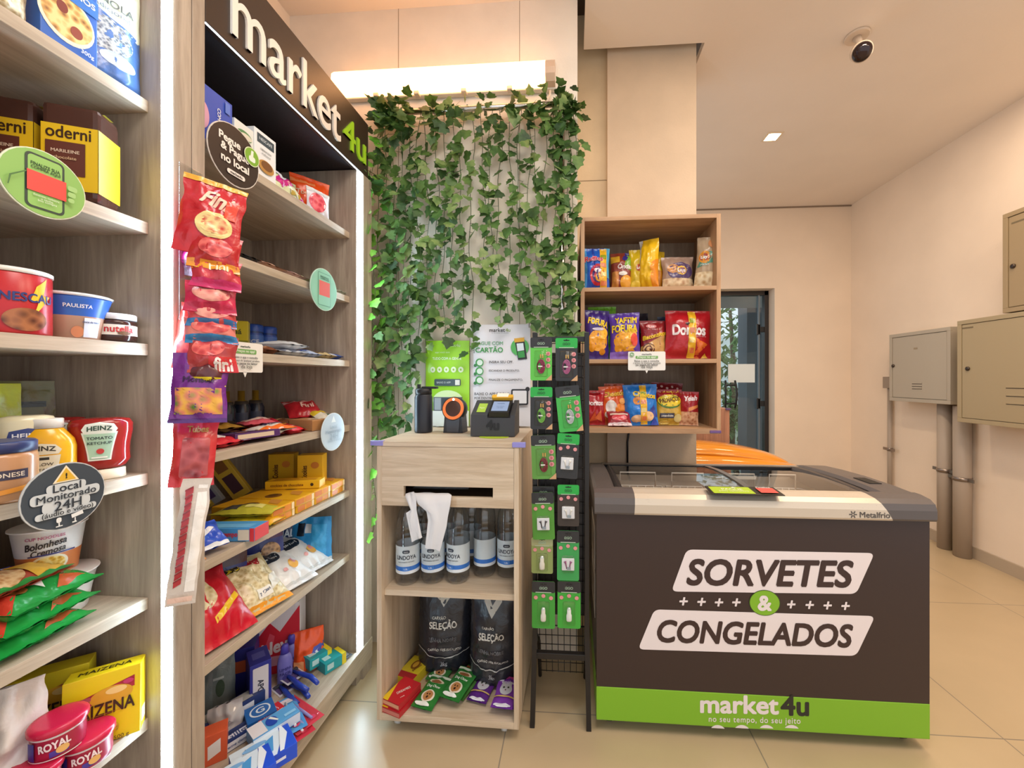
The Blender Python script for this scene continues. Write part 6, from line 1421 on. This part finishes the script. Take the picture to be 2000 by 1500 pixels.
bag('snack_bag', 'deep blue snack bag with a cluster picture at the back of the sixth shelf', 'snack', .17, .22, .05, (-1.15, 1.335, B6), 42, '#26317e', [('r', -.5, .7, .5, 1, '#4a2452'), T('SNACK', .0, .80, .6, '#e0d5e6', b=.04, rot=12), T('proteico', .05, .70, .4, '#c9a85a', b=.02, rot=12), ('e', .26, .48, .18, .17, food('#6a4a34', '#c9a078', 90)), ('r', -.3, .5, .1, .52, '#d5dbe9'), ('r', -.3, .45, .05, .47, '#d5dbe9')], stand=True, wr=1.2)
bag('snack_bag', 'navy snack bag with a yellow fruit picture, left of the deep blue one', 'snack', .17, .21, .05, (-1.13, 1.15, B6), 46, '#26337c', [('r', -.5, .68, .5, 1, '#43242e'), T('SIGUIA', -.05, .82, .6, '#d9d2cc', b=.05, rot=10), T('MIX', -.1, .34, .24, '#e9edf2', b=.03, rot=14), ('e', .25, .42, .22, .15, food('#7a5a1e', '#c9b04a', 70)), ('r', -.5, .5, -.2, .66, '#c98a2a')], stand=True, wr=1.2)
WB = [('e', -.16, .72, .26, .13, '#1f2a3a'), T('Mãe Terra', -.16, .72, .4, '#c9d3dc', b=.02), ('e', .16, .4, .12, .10, '#e0a94a'), ('e', .2, .46, .06, .06, '#d98a9a'), ('e', -.1, .34, .06, .04, '#d9a0a0'), ('r', -.45, .06, .45, .10, '#c9cdd0')]
bag('snack_bag', 'white snack bag with a black oval, lying further right on the sixth shelf', 'snack', .15, .20, .05, (-.975, 1.43, B6 + .012), 80, '#dfe2e6', WB, rx=-60, wr=1.6, group='white snack bags')
bag('snack_bag', 'white snack bag with a black oval, overlapping the front of the other', 'snack', .15, .20, .05, (-.965, 1.315, B6 + .012), 78, '#e3e5e8', WB, rx=-62, wr=1.6, group='white snack bags')
PUF = food('#b59f6e', '#ece3c2', 75, '#d9cba0')
bag('puffed_corn_bag', 'clear bag of pale puffed corn with an orange hem and yellow badge', 'snack', .21, .20, .07, (-.968, 1.15, B6 + .012), 76, '#cbbd93', [('rr', -.44, .12, .44, .92, .02, PUF), ('p', [(-.5, .0), (.5, .0), (.5, .10), (-.5, .14)], '#e69a26'), ('p', [(.0, .86), (.4, .9), (.3, .72)], '#b5242c'), ('rr', -.42, .76, .04, .90, .012, '#2f2a1c'), ('rr', -.41, .77, .03, .89, .011, '#e6cf2a'), T('LuxDom', -.19, .83, .36, '#2f2a1c', b=.05, st=1.3), ('r', .0, .16, .22, .3, '#efefe9'), T('7 Dias', .11, .23, .16, '#4a5a7a', b=.03, rot=14), ('p', [(.2, .2), (.44, .3), (.44, .52), (.3, .46)], '#e3e2da')], rx=-52, wr=1.7)
bag('puffed_corn_bag', 'large red bag with a window onto pale snacks on the sixth shelf', 'snack', .20, .23, .07, (-.965, 1.012, B6 + .010), 80, '#c4122a', [('rr', -.5, .42, .1, .86, .03, PUF), ('p', [(-.05, .22), (.42, .42), (.42, .5), (-.05, .3)], '#e6c02a'), ('r', -.5, .9, .5, 1, '#8a1a26'), ('r', -.3, .88, .1, .96, '#4a2226')], rx=-40, wr=2.0)
bag('snack_bag', 'dark red snack bag behind the large red bag', 'snack', .17, .19, .05, (-1.10, 1.02, B6), 60, '#8a1f2c', [T('500', .1, .5, .3, '#c9b0b0', b=.03), ('r', -.1, .3, .4, .55, '#5a2a2c')], stand=True, rx=-12, wr=1.6)
# bottom board: household goods
def d7(px, py, z=None): return onZ(px, py, DECK)
NVT = [('p', [(-.5, .42), (-.1, .75), (.1, .6), (.5, .95), (.5, 0), (-.5, 0)], '#cf2436'), ('p', [(-.3, .2), (-.1, .6), (.0, .55), (-.1, .2)], '#e3566a'), T('Neve', .05, .40, .72, '#f2e6e8', b=.05, sh=.3, rot=14, st=1.2), ('r', -.1, .12, .3, .26, '#d9a0b8')]
carton('paper_roll_pack', 'red and white paper roll pack standing at the back right of the bottom board', 'household goods', .17, .10, .27, (-1.19, 1.50, B7), 22, '#e6dfe6', NVT, L=[('r', -.5, 0, .5, 1, '#a8203a'), T('Neve', 0, .5, .9, '#e9d5da', b=.05, rot=80)], bev=.015)
carton('paper_roll_pack', 'dark red paper roll pack standing left of the white one', 'household goods', .11, .10, .25, (-1.31, 1.45, B7), 25, '#9a1f34', [T('Neve', 0, .55, .9, '#e3ccd2', b=.05, rot=75, sh=.2)], bev=.015)
carton('detergent_box', 'dark blue and orange carton at the back of the bottom board, behind the soap box', 'household goods', .13, .10, .17, (-1.26, 1.375, B7), 30, '#2a2a80', [('r', -.5, .5, .5, .75, '#c95a34')], R=[('r', -.5, .4, .5, .7, '#d9652e')])
carton('soap_box', 'blue and white soap pad box with dark lettering on the bottom board', 'household goods', .062, .10, .165, (-1.13, 1.325, B7), 48, '#2c2f94', [('rr', -.36, .04, .36, .92, .003, '#dcd9de'), T('APOLO', 0, .42, 1.25, '#2a2a3a', b=.04, rot=-90)], R=[('r', -.46, .05, .40, .86, '#cfcad2'), T('esponja de aço', -.05, .45, .9, '#4a4a7a', b=.02, rot=40)], T=[('r', -.3, .3, .3, .7, '#5a5ab0')])
PU = C('#6a66b0', .3)
for i, (x, y) in enumerate(((-1.10, 1.415), (-1.115, 1.47))):
    roundpack('cleaner_bottle', ['purple squeeze bottle nearer the soap box', 'purple squeeze bottle further from the soap box'][i], 'household goods', [(.022, 0, PU), (.025, .004, PU), (.025, .075, PU), (.021, .10, PU), (.015, .112, PU)], (x, y, B7), 45, [T('LIMPA', 0, .06, .04, '#2f2c74', b=.04), T('FÁCIL', 0, .045, .036, '#2f2c74', b=.04), ('e', 0, .028, .01, .01, '#3a3580')], 1, .7, [('cap', [(.015, .1122, C('#4a3fa8', .3)), (.012, .14, C('#4a3fa8', .3)), (.008, .147, C('#4a3fa8', .3))], 'violet cap')], group='purple bottles')
bag('detergent_bag', 'orange detergent bag with a blue badge on the bottom board', 'household goods', .115, .15, .075, (-1.07, 1.50, B7), 34, '#e2501c', [('p', [(.0, .15), (.5, .2), (.5, .6), (.2, .55)], '#3a4aa8'), ('p', [(.1, .25), (.4, .35), (.35, .5), (.1, .4)], '#dfe2ea'), ('r', -.4, .1, -.1, .3, '#f0a06a')], stand=True, wr=1.8)
TE = [('r', .30, 0, .5, 1, '#e6d02a'), ('r', -.4, .3, -.1, .8, '#bfe0e0')]
carton('soap_carton', 'teal and yellow soap carton lying uppermost of the pair on the bottom board', 'household goods', .085, .06, .042, (-1.03, 1.50, B7 + .020), 62, '#1f9aa0', TE, T=TE, R=[('r', -.5, 0, .5, 1, '#e6d02a')], group='teal soap cartons')
carton('soap_carton', 'teal and yellow soap carton lying at the front of the pair', 'household goods', .085, .06, .042, (-.975, 1.51, B7), 62, '#1f9aa0', TE, T=TE, R=[('r', -.5, 0, .5, 1, '#e6d02a'), ('r', -.4, .1, .4, .9, '#4a5a4a')], group='teal soap cartons')
pq = d7(690, 1262)
bag('sachet', 'grey silver sachet lying at the right end of the bottom board', 'household goods', .075, .10, .012, (-.935, 1.535, B7 + .007), 68, '#6a707a', [('rr', -.42, .08, .42, .92, .004, '#2f343c'), ('e', 0, .5, .30, .2, '#aab2bd'), ('r', -.4, .1, .4, .3, '#9aa3b0')], rx=-90, wr=.8)
for i, (px, py, rz) in enumerate(((592, 1352, 62), (606, 1340, 66))):
    p = d7(px, py)
    t = thing('razor_pack', ['blue razor pack with clear blister, lower on the bottom board edge', 'blue razor pack with clear blister lying on the other'][i], 'household goods', (p.x - .05, p.y + .0, B7 + .022 * i), rz + 180, 'razor packs')
    mb = MB().box((-.035, -.075, 0), (.035, .0, .0015), C('#d5d3dc', .4), .0005)
    mb.box((-.03, -.07, .0018), (.03, -.01, .0022), C('#5a4a78', .4)); mb.build('backing_card', t)
    for k in (-1, 1):
        MB().tube([(k * .012, -.05, .006), (k * .016, 0, .010), (k * .022, .045, .012), (k * .018, .095, .008)], [.005, .008, .009, .007], C('#2340a8', .25), 10).box((k * .012 - .018, -.062, .003), (k * .012 + .018, -.048, .010), C('#3a3f4a', .3), .002).build('razor', t)
GB_ = C('#84898a', .3)
bag('cutlery_pouch', 'grey green pouch standing at the left back of the bottom board', 'household goods', .10, .20, .03, (-1.235, 1.27, B7), 38, '#7d8584', [('e', .1, .45, .12, .14, '#4a5a4a'), ('r', -.3, .6, .2, .64, '#b9bfbf'), ('e', -.15, .66, .05, .025, '#8a4a5a')], stand=True)
bag('cutlery_pouch', 'dark grey pouch standing behind the grey green one', 'household goods', .10, .20, .03, (-1.24, 1.19, B7), 38, '#5f6769', [('r', -.4, .1, -.1, .8, '#a3abb0')], stand=True)
bag('cotton_bag', 'white bag at the left end of the bottom board by the upright', 'household goods', .10, .17, .05, (-1.20, 1.10, B7), 45, '#cfd3dc', [('r', -.1, .1, .2, .16, '#5a5f74')], stand=True)
TB = 'toothpaste boxes'
def box7(label, px, py, w, d, h, rz, col, F=(), T_=(), R=(), dz=0, ry=0, rx=0, nm='toothpaste_box', cat='toiletries', grp=TB):
    p = d7(px, py)
    return carton(nm, label, cat, w, d, h, (p.x, p.y, B7 + dz), rz, col, F, R, T=T_, group=grp, rx=rx, ry=ry)
MEDT = [('r', -.45, .1, .45, .5, '#d5d9e3'), T('Gillette', 0, .3, .5, '#3a4a7a', b=.02), ('r', -.5, .62, .5, .74, '#27325e')]
box7('dark blue and white box at the back of the toiletries pile', 455, 1415, .17, .05, .04, 62, '#27386e', [('r', -.46, .1, .3, .7, '#dfe2ea')], [('r', -.46, .1, .3, .9, '#b9b8b4')], dz=.03)
box7('white sided dark blue box in front of the other in the toiletries pile', 470, 1445, .17, .045, .036, 60, '#27386e', [('r', -.48, .08, .4, .8, '#e3e5ec'), T('creme dental', -.1, .45, .4, '#5a6a9a', b=.02)], MEDT)
box7('blue box with a white ring emblem behind the red star packet', 508, 1415, .08, .08, .035, 50, '#1f5fa8', [], [('e', 0, .5, .36, .36, '#dfe6ee'), ('e', 0, .5, .30, .30, '#1f5fa8'), T('G', 0, .5, .3, '#dfe6ee', b=.03)], dz=.012)
box7('red promotional box with white lettering among the toiletries', 530, 1418, .075, .07, .03, 64, '#c21f2c', [], [T('LEVE 2', 0, .70, .6, '#f2dfdf', b=.04), T('PAGUE 1', 0, .52, .6, '#f2dfdf', b=.04), ('r', -.4, .30, .4, .36, '#efc9a0'), T('GRÁTIS', 0, .16, .6, '#f2dfdf', b=.03)], dz=.012)
box7('light blue and white toothpaste box with a smile picture', 535, 1440, .13, .06, .036, 58, '#5aa0d6', [('r', -.5, .1, .5, .9, '#d5e2ee')], [('r', -.5, 0, -.2, 1, '#e6e0e4'), ('e', -.05, .5, .12, .36, '#1f44a8'), ('p', [(-.08, .8), (.05, .3), (.08, .36), (-.02, .85)], '#efece0'), ('r', .2, .2, .45, .4, '#8fc4e6')], dz=.02)
BLT = [('p', [(-.5, 0), (.15, 0), (.3, .5), (.32, 1), (-.5, 1)], '#d9e6f2'), T('COLGATE', -.34, .5, .5, '#4a4f5a', b=.02, rot=62), ('e', -.1, .3, .16, .22, '#1f4a9a'), ('e', -.12, .75, .2, .1, '#7fb0e0'), ('p', [(-.05, .1), (.12, .2), (.2, .8), (.05, .7)], '#4f9ad6'), ('p', [(.2, 0), (.27, 0), (.42, .6), (.38, 1), (.34, 1)], '#e9eef5')]
box7('bright blue toothpaste box with a white sweep, at the front of the bottom board', 515, 1492, .15, .10, .045, 52, '#1f4fd0', [('r', -.2, .4, .3, .6, '#dfe6f2')], BLT)
box7('bright blue toothpaste box at the bottom frame edge, in front of the other', 470, 1540, .15, .09, .05, 52, '#1f4fd0', [('r', -.1, .3, .2, .6, '#dfe6f2')], BLT)
for i, (px, py, dz, lb) in enumerate(((588, 1402, 0, 'red and clear toothbrush pack lying lowest at the shelf edge'), (580, 1395, .014, 'red toothbrush pack with a white holder lying on the other'), (600, 1385, .006, 'red toothbrush pack sticking out to the right'))):
    p = d7(px, py)
    t = thing('toothbrush_pack', lb, 'toiletries', (p.x - .02, p.y - .03, B7 + dz), (58, 50, 66)[i], 'toothbrush packs')
    mb = MB().box((-.045, -.09, 0), (.045, .09, .0015), C(('#c92a3e', '#4f9ad6', '#d23a4a')[i], .35), .0005)
    mb.art([('r', -.4, .82, .4, .95, '#f0dfe2'), T('escova', .0, .72, .6, '#f2e6e8', b=.03), ('e', .2, .15, .12, .06, '#e0406a')], .09, .18, lambda x, y, o: (x, y - .09, .0016 + o)); mb.build('backing_card', t)
    for k in (-1, 1): MB().tube([(k * .014, -.07, .006), (k * .012, 0, .009), (k * .014, .06, .006)], [.004, .005, .003], C(('#e9ecf2', '#eef2f6', '#8f86c0')[i], .25), 8).build('toothbrush', t)
    MB().box((-.034, -.08, .002), (.034, .066, .0135), pane('blister_film', (.97, .98, .97), .35), .003).build('clear_bubble', t)
box7('orange and white card box at the left front corner of the bottom board', 420, 1480, .06, .05, .09, 40, '#e0603a', [('p', [(-.25, .2), (.25, .35), (.25, .8), (-.25, .65)], '#efe6e2')], R=[('r', -.3, .3, .3, .7, '#d9745a')], nm='card_box', grp=None)
bag('clear_bag', 'crinkled clear plastic bag beside the orange card box', 'household goods', .09, .11, .06, (d7(440, 1440).x, d7(440, 1440).y, B7), 45, C('#b9b4b4', .15), [('p', [(-.2, .3), (.2, .5), (.1, .6)], '#8a8488')], wr=3.0, stand=True)

# ------------------------------------------------------------------ crisp bags on the wall shelf
def crisp(name, label, x0, x1, yt, row, Y, t, col, F, rz=0, rx=-4, ry=0, group=None, px_scale=1.04, **k):
    zb = CZ[row] + .0005
    a, b = onY(x0, 740, Y), onY(x1, 740, Y)
    w = (b.x - a.x) * px_scale; h = onY((x0 + x1) / 2, yt, Y).z - zb
    return bag(name, label, 'crisps', w, h, t, ((a.x + b.x) / 2, Y + t / 2, zb + .002), rz, col, F, rx=rx, ry=ry, group=group, wr=k.pop('wr', 1.5), **k)
PROMO = lambda x0, x1: [('r', x0, .02, x1, .98, '#e9b42a'), *[('r', x0 + .02, .12 + .2 * i, x1 - .02, .22 + .2 * i, ('#d9774a', '#e6d08a', '#d98a6a', '#8a9a2a')[i]) for i in range(4)]]
crisp('crisp_bag', 'blue striped crisp bag at the left end of the upper compartment', 1140, 1192, 480, 0, 1.93, .07, '#1f5fc4', [('r', -.5, .0, -.38, 1, '#4aa0e0'), ('r', -.18, .0, -.08, 1, '#1f3fa0'), ('r', .3, .3, .5, 1, '#4aa8d6'), ('e', .02, .36, .30, .24, '#c2283a'), ('e', .04, .36, .23, .18, '#3a1f6a'), ('e', .08, .30, .15, .10, '#e6a82a'), ('e', .02, .45, .14, .05, '#e9e2ea'), *PROMO(.12, .38), T('Ruffles', -.12, .72, .7, '#efe2ea', b=.08), T('Ruffles', -.12, .72, .68, '#d2304a', b=.03)], rz=4)
crisp('crisp_bag', 'brown red crisp bag with green stripes and a golden chip picture in the upper compartment', 1194, 1238, 490, 0, 1.97, .06, '#8a3a2a', [('p', [(.1, .6), (.5, .5), (.5, 1), (.25, 1)], '#7aa83a'), ('p', [(.0, .8), (.2, .75), (.35, 1), (.15, 1)], '#2f2a7a'), ('r', -.5, .72, -.1, .9, '#c99a2a'), T('Ondas', .15, .62, .7, '#efe0dc', b=.05, sh=.2), ('e', .2, .24, .28, .17, '#e6a02a'), ('r', -.45, .05, -.15, .5, '#c9823a'), ('e', .05, .45, .2, .05, '#e3dcd2')], rz=-4)
crisp('crisp_bag', 'yellow crisp bag standing behind the sideways one in the upper compartment', 1231, 1262, 484, 0, 1.96, .05, '#d0b01e', [T('Lay', .2, .55, .5, '#efe6e2', b=.06), ('e', .2, .55, .3, .09, '#b8472a'), T('Lays', .2, .55, .5, '#f2e9dc', b=.05), ('e', -.1, .15, .3, .1, '#e6c23a')], rz=-6)
crisp('crisp_bag', 'tall yellow crisp bag turned sideways, the highest bag of the upper compartment', 1250, 1290, 462, 0, 1.92, .085, '#e8b81a', [('p', [(.2, 0), (.5, 0), (.5, .6), (.25, .5)], '#e08a1c'), ('p', [(-.5, .55), (-.38, .5), (-.3, 1), (-.5, 1)], '#d9d5cc')], rz=-32, rx=-2)
crisp('crisp_bag', 'yellow crisp bag peeking out right behind the sideways one', 1272, 1302, 487, 0, 1.99, .05, '#cfa81e', [('r', -.5, .1, .4, .5, '#c9801e')], rz=8)
crisp('crisp_bag', 'taupe and purple crisp bag in the right half of the upper compartment', 1296, 1358, 498, 0, 1.95, .06, '#a08474', [('e', .05, .55, .42, .26, '#54416a'), ('e', -.18, .62, .2, .13, '#c98a4a'), ('e', .08, .56, .17, .13, '#e0b23a'), ('e', .08, .55, .15, .09, '#8f5a6a'), T('Lays', .08, .55, .26, '#efe6e6', b=.06), ('r', -.5, 0, .5, .34, food('#b58a62', '#e6cfa8', 50))], rz=2)
crisp('crisp_bag', 'beige and teal crisp bag leaning against the right side of the upper compartment', 1360, 1402, 458, 0, 1.905, .06, '#b9a184', [('p', [(-.5, .38), (.5, .5), (.5, .72), (-.1, .68)], '#5a9480'), ('e', -.1, .58, .30, .12, '#e0983a'), ('e', -.1, .58, .26, .07, '#a84a3a'), T('Lays', -.1, .58, .42, '#f0e9e2', b=.06), ('e', .2, .86, .2, .10, '#c98a5c'), T('rústica', -.1, .44, .4, '#dfe9e2', b=.02), ('r', -.5, 0, .5, .3, food('#c2a070', '#ead9b5', 50))], rz=-18, ry=4)
FOF = [('e', .02, .38, .40, .22, '#e8a01e'), ('e', .22, .52, .20, .12, '#f0b838'), ('e', -.22, .24, .14, .10, '#e0951c'), ('e', .2, .15, .12, .06, '#d98a1a')]
crisp('crisp_bag', 'dark purple corn snack bag at the left end of the middle compartment', 1141, 1190, 604, 1, 1.905, .06, '#3a2478', [*FOF, T('FOFURA', .02, .74, .86, '#f0cf2a', b=.06, st=1.5, rot=-12), ('e', 0, .60, .25, .03, '#c9c0d6')], rz=10, ry=2)
crisp('crisp_bag', 'green crisp bag behind the dark purple one in the middle compartment', 1150, 1204, 597, 1, 1.985, .05, '#5fa02a', [('r', -.5, .8, .5, 1, '#79b83a')], rz=-3)
crisp('crisp_bag', 'violet corn snack bag second from the left in the middle compartment', 1194, 1253, 609, 1, 1.905, .065, '#5a3aa0', [*FOF, ('e', .32, .4, .12, .14, '#d9452e'), T('YAFTIM', .05, .82, .72, '#f0cf2a', b=.06, st=1.3), T('FOFURA', 0, .64, .88, '#f0cf2a', b=.06, st=1.35), ('r', -.5, .0, .5, .16, '#8a68c4')], rz=-5, ry=-2)
crisp('crisp_bag', 'black topped crisp bag at the back, between the violet and the red brown ones', 1245, 1268, 610, 1, 2.03, .05, '#2a2832', [])
crisp('crisp_bag', 'red and tan bacon snack bag in the middle compartment behind the price sign', 1253, 1304, 625, 1, 1.935, .055, '#8a1f24', [('p', [(-.5, .32), (.5, .66), (.5, 0), (-.5, 0)], '#c99a54'), ('e', -.22, .26, .24, .15, '#5a3020'), ('e', -.22, .26, .19, .12, '#d9b07a'), ('e', -.22, .26, .13, .08, '#5a3020'), ('e', -.22, .26, .09, .055, '#d9b07a'), T('Baconzitos', .02, .60, .98, '#e6c02a', b=.06, rot=14, sh=.2), ('e', -.1, .84, .2, .06, '#d98a8a'), T('Elma', -.1, .84, .24, '#efe2e2', b=.04)], rz=2)
crisp('crisp_bag', 'blue tipped bag peeking over the red and tan one', 1287, 1302, 617, 1, 2.02, .05, '#2a3a5a', [('r', -.3, .8, .3, .9, '#d9dfe6')])
crisp('crisp_bag', 'large red tortilla chip bag with a yellow promotion strip in the middle compartment', 1302, 1392, 604, 1, 1.90, .085, '#b01722', [('p', [(.2, .1), (.42, .3), (.15, .42)], '#e0702a'), ('p', [(.0, .05), (.25, .0), (.2, .2)], '#d9602a'), T('Doritos', -.0, .58, .74, '#f2e9e9', b=.06, st=1.3), T('queijo nacho', .26, .45, .24, '#e0a0a0', b=.02), ('p', [(-.1, .72), (.06, .74), (-.04, .66)], '#2a1416'), *PROMO(-.02, .14), ('p', [(.28, .02), (.42, .03), (.35, .12)], '#e9b43a')], rz=-4, ry=2, rx=-3)
crisp('crisp_bag', 'dark red tortilla chip bag standing behind the large one', 1300, 1345, 640, 1, 2.0, .05, '#7a141c', [])
crisp('crisp_bag', 'red tortilla chip bag at the left end of the lower compartment', 1141, 1182, 764, 2, 1.91, .06, '#a81824', [T('Doritos', 0, .64, .84, '#efe2e2', b=.06, st=1.2), ('p', [(-.3, .1), (.0, .4), (.1, .15)], '#c9502a'), ('p', [(.0, .2), (.3, .45), (.35, .1)], '#d9683a'), ('e', 0, .92, .3, .05, '#7a1018')], rz=6)
crisp('crisp_bag', 'orange cheese puff bag second in the lower compartment', 1174, 1230, 755, 2, 1.935, .06, '#d9581c', [T('Cheetos', .02, .80, .80, '#4a2a14', b=.1, sh=.2, rot=4), T('Cheetos', .02, .80, .78, '#efb93a', b=.05, sh=.2, rot=4), ('e', -.12, .46, .2, .18, '#e9e0d6'), ('e', .22, .4, .2, .14, '#f08a2a'), ('e', .3, .6, .12, .08, '#efa04a'), ('e', -.2, .28, .16, .10, '#dfd2c2')], rz=4, ry=-3)
crisp('crisp_bag', 'orange bag standing behind the cheese puff bag', 1182, 1220, 750, 2, 2.01, .05, '#c9501c', [])
p = onZ(1211, 834, CZ[2])
bag('crisp_bag', 'small dark red packet lying in front of the cheese puff bag', 'crisps', .115, .085, .035, (p.x, 1.885, CZ[2] + .006), 4, '#8f1420', [('r', -.5, 0, .5, .16, '#d9c2c2'), ('e', 0, .45, .35, .2, '#c9404a'), ('r', -.4, .62, .4, .74, '#d9bfae')], rx=-40, wr=1.6)
crisp('crisp_bag', 'blue puff bag with a yellow promotion strip in the lower compartment', 1222, 1288, 752, 2, 1.905, .065, '#1f78cc', [('e', -.1, .6, .14, .1, '#d98a3a'), ('p', [(.1, .2), (.4, .5), (.5, .2)], '#3a4aa0'), ('e', -.1, .16, .2, .10, '#e6b88a'), ('e', .2, .22, .18, .12, '#efc08a'), *PROMO(-.02, .18), T('Cheetos', .12, .74, .7, '#e9c42a', b=.06, rot=-8), ('p', [(.25, 0), (.5, 0), (.4, .2)], '#2f4ab0')], rz=-3, ry=-2, rx=-6)
crisp('crisp_bag', 'navy bag standing behind the blue puff bag', 1236, 1270, 749, 2, 2.01, .05, '#1f2f6a', [('r', -.5, .8, .5, .9, '#3a4a8a')])
crisp('crisp_bag', 'dark red bag with pale dots at the back of the lower compartment', 1272, 1332, 748, 2, 2.02, .05, '#7a1620', [*[('e', -.35 + .17 * i, .86 + .04 * (i % 2), .04, .03, '#d9b8b0') for i in range(5)]], ry=3)
crisp('crisp_bag', 'yellow and red snack bag with an oval green edged badge in the lower compartment', 1284, 1336, 762, 2, 1.93, .06, '#c9a23a', [('r', -.5, .66, .5, 1, '#8f1a20'), ('e', .0, .66, .46, .19, '#4f7a2a'), ('e', .0, .69, .46, .17, '#e6c62a'), T('PALHAÇOS', .0, .70, .80, '#5a2a14', b=.05, st=1.4, rot=8), ('r', -.4, .2, .15, .34, '#3a3a4a'), T('amendoim', -.12, .27, .46, '#e9e0d0', b=.02), ('e', .3, .2, .16, .12, '#e0cf8a'), ('e', -.2, .08, .2, .06, '#e3c25a')], rz=2)
crisp('crisp_bag', 'red snack bag at the right end of the lower compartment', 1330, 1366, 766, 2, 1.935, .05, '#a01c24', [T('Yeah', .05, .80, .7, '#f0e2e2', b=.05, sh=.3, rot=6), ('p', [(-.1, .4), (.5, .55), (.5, .62), (-.1, .52)], '#e08a4a'), ('r', -.5, 0, .5, .40, food('#a8643f', '#e0b08a', 70))], rz=-4, ry=2)
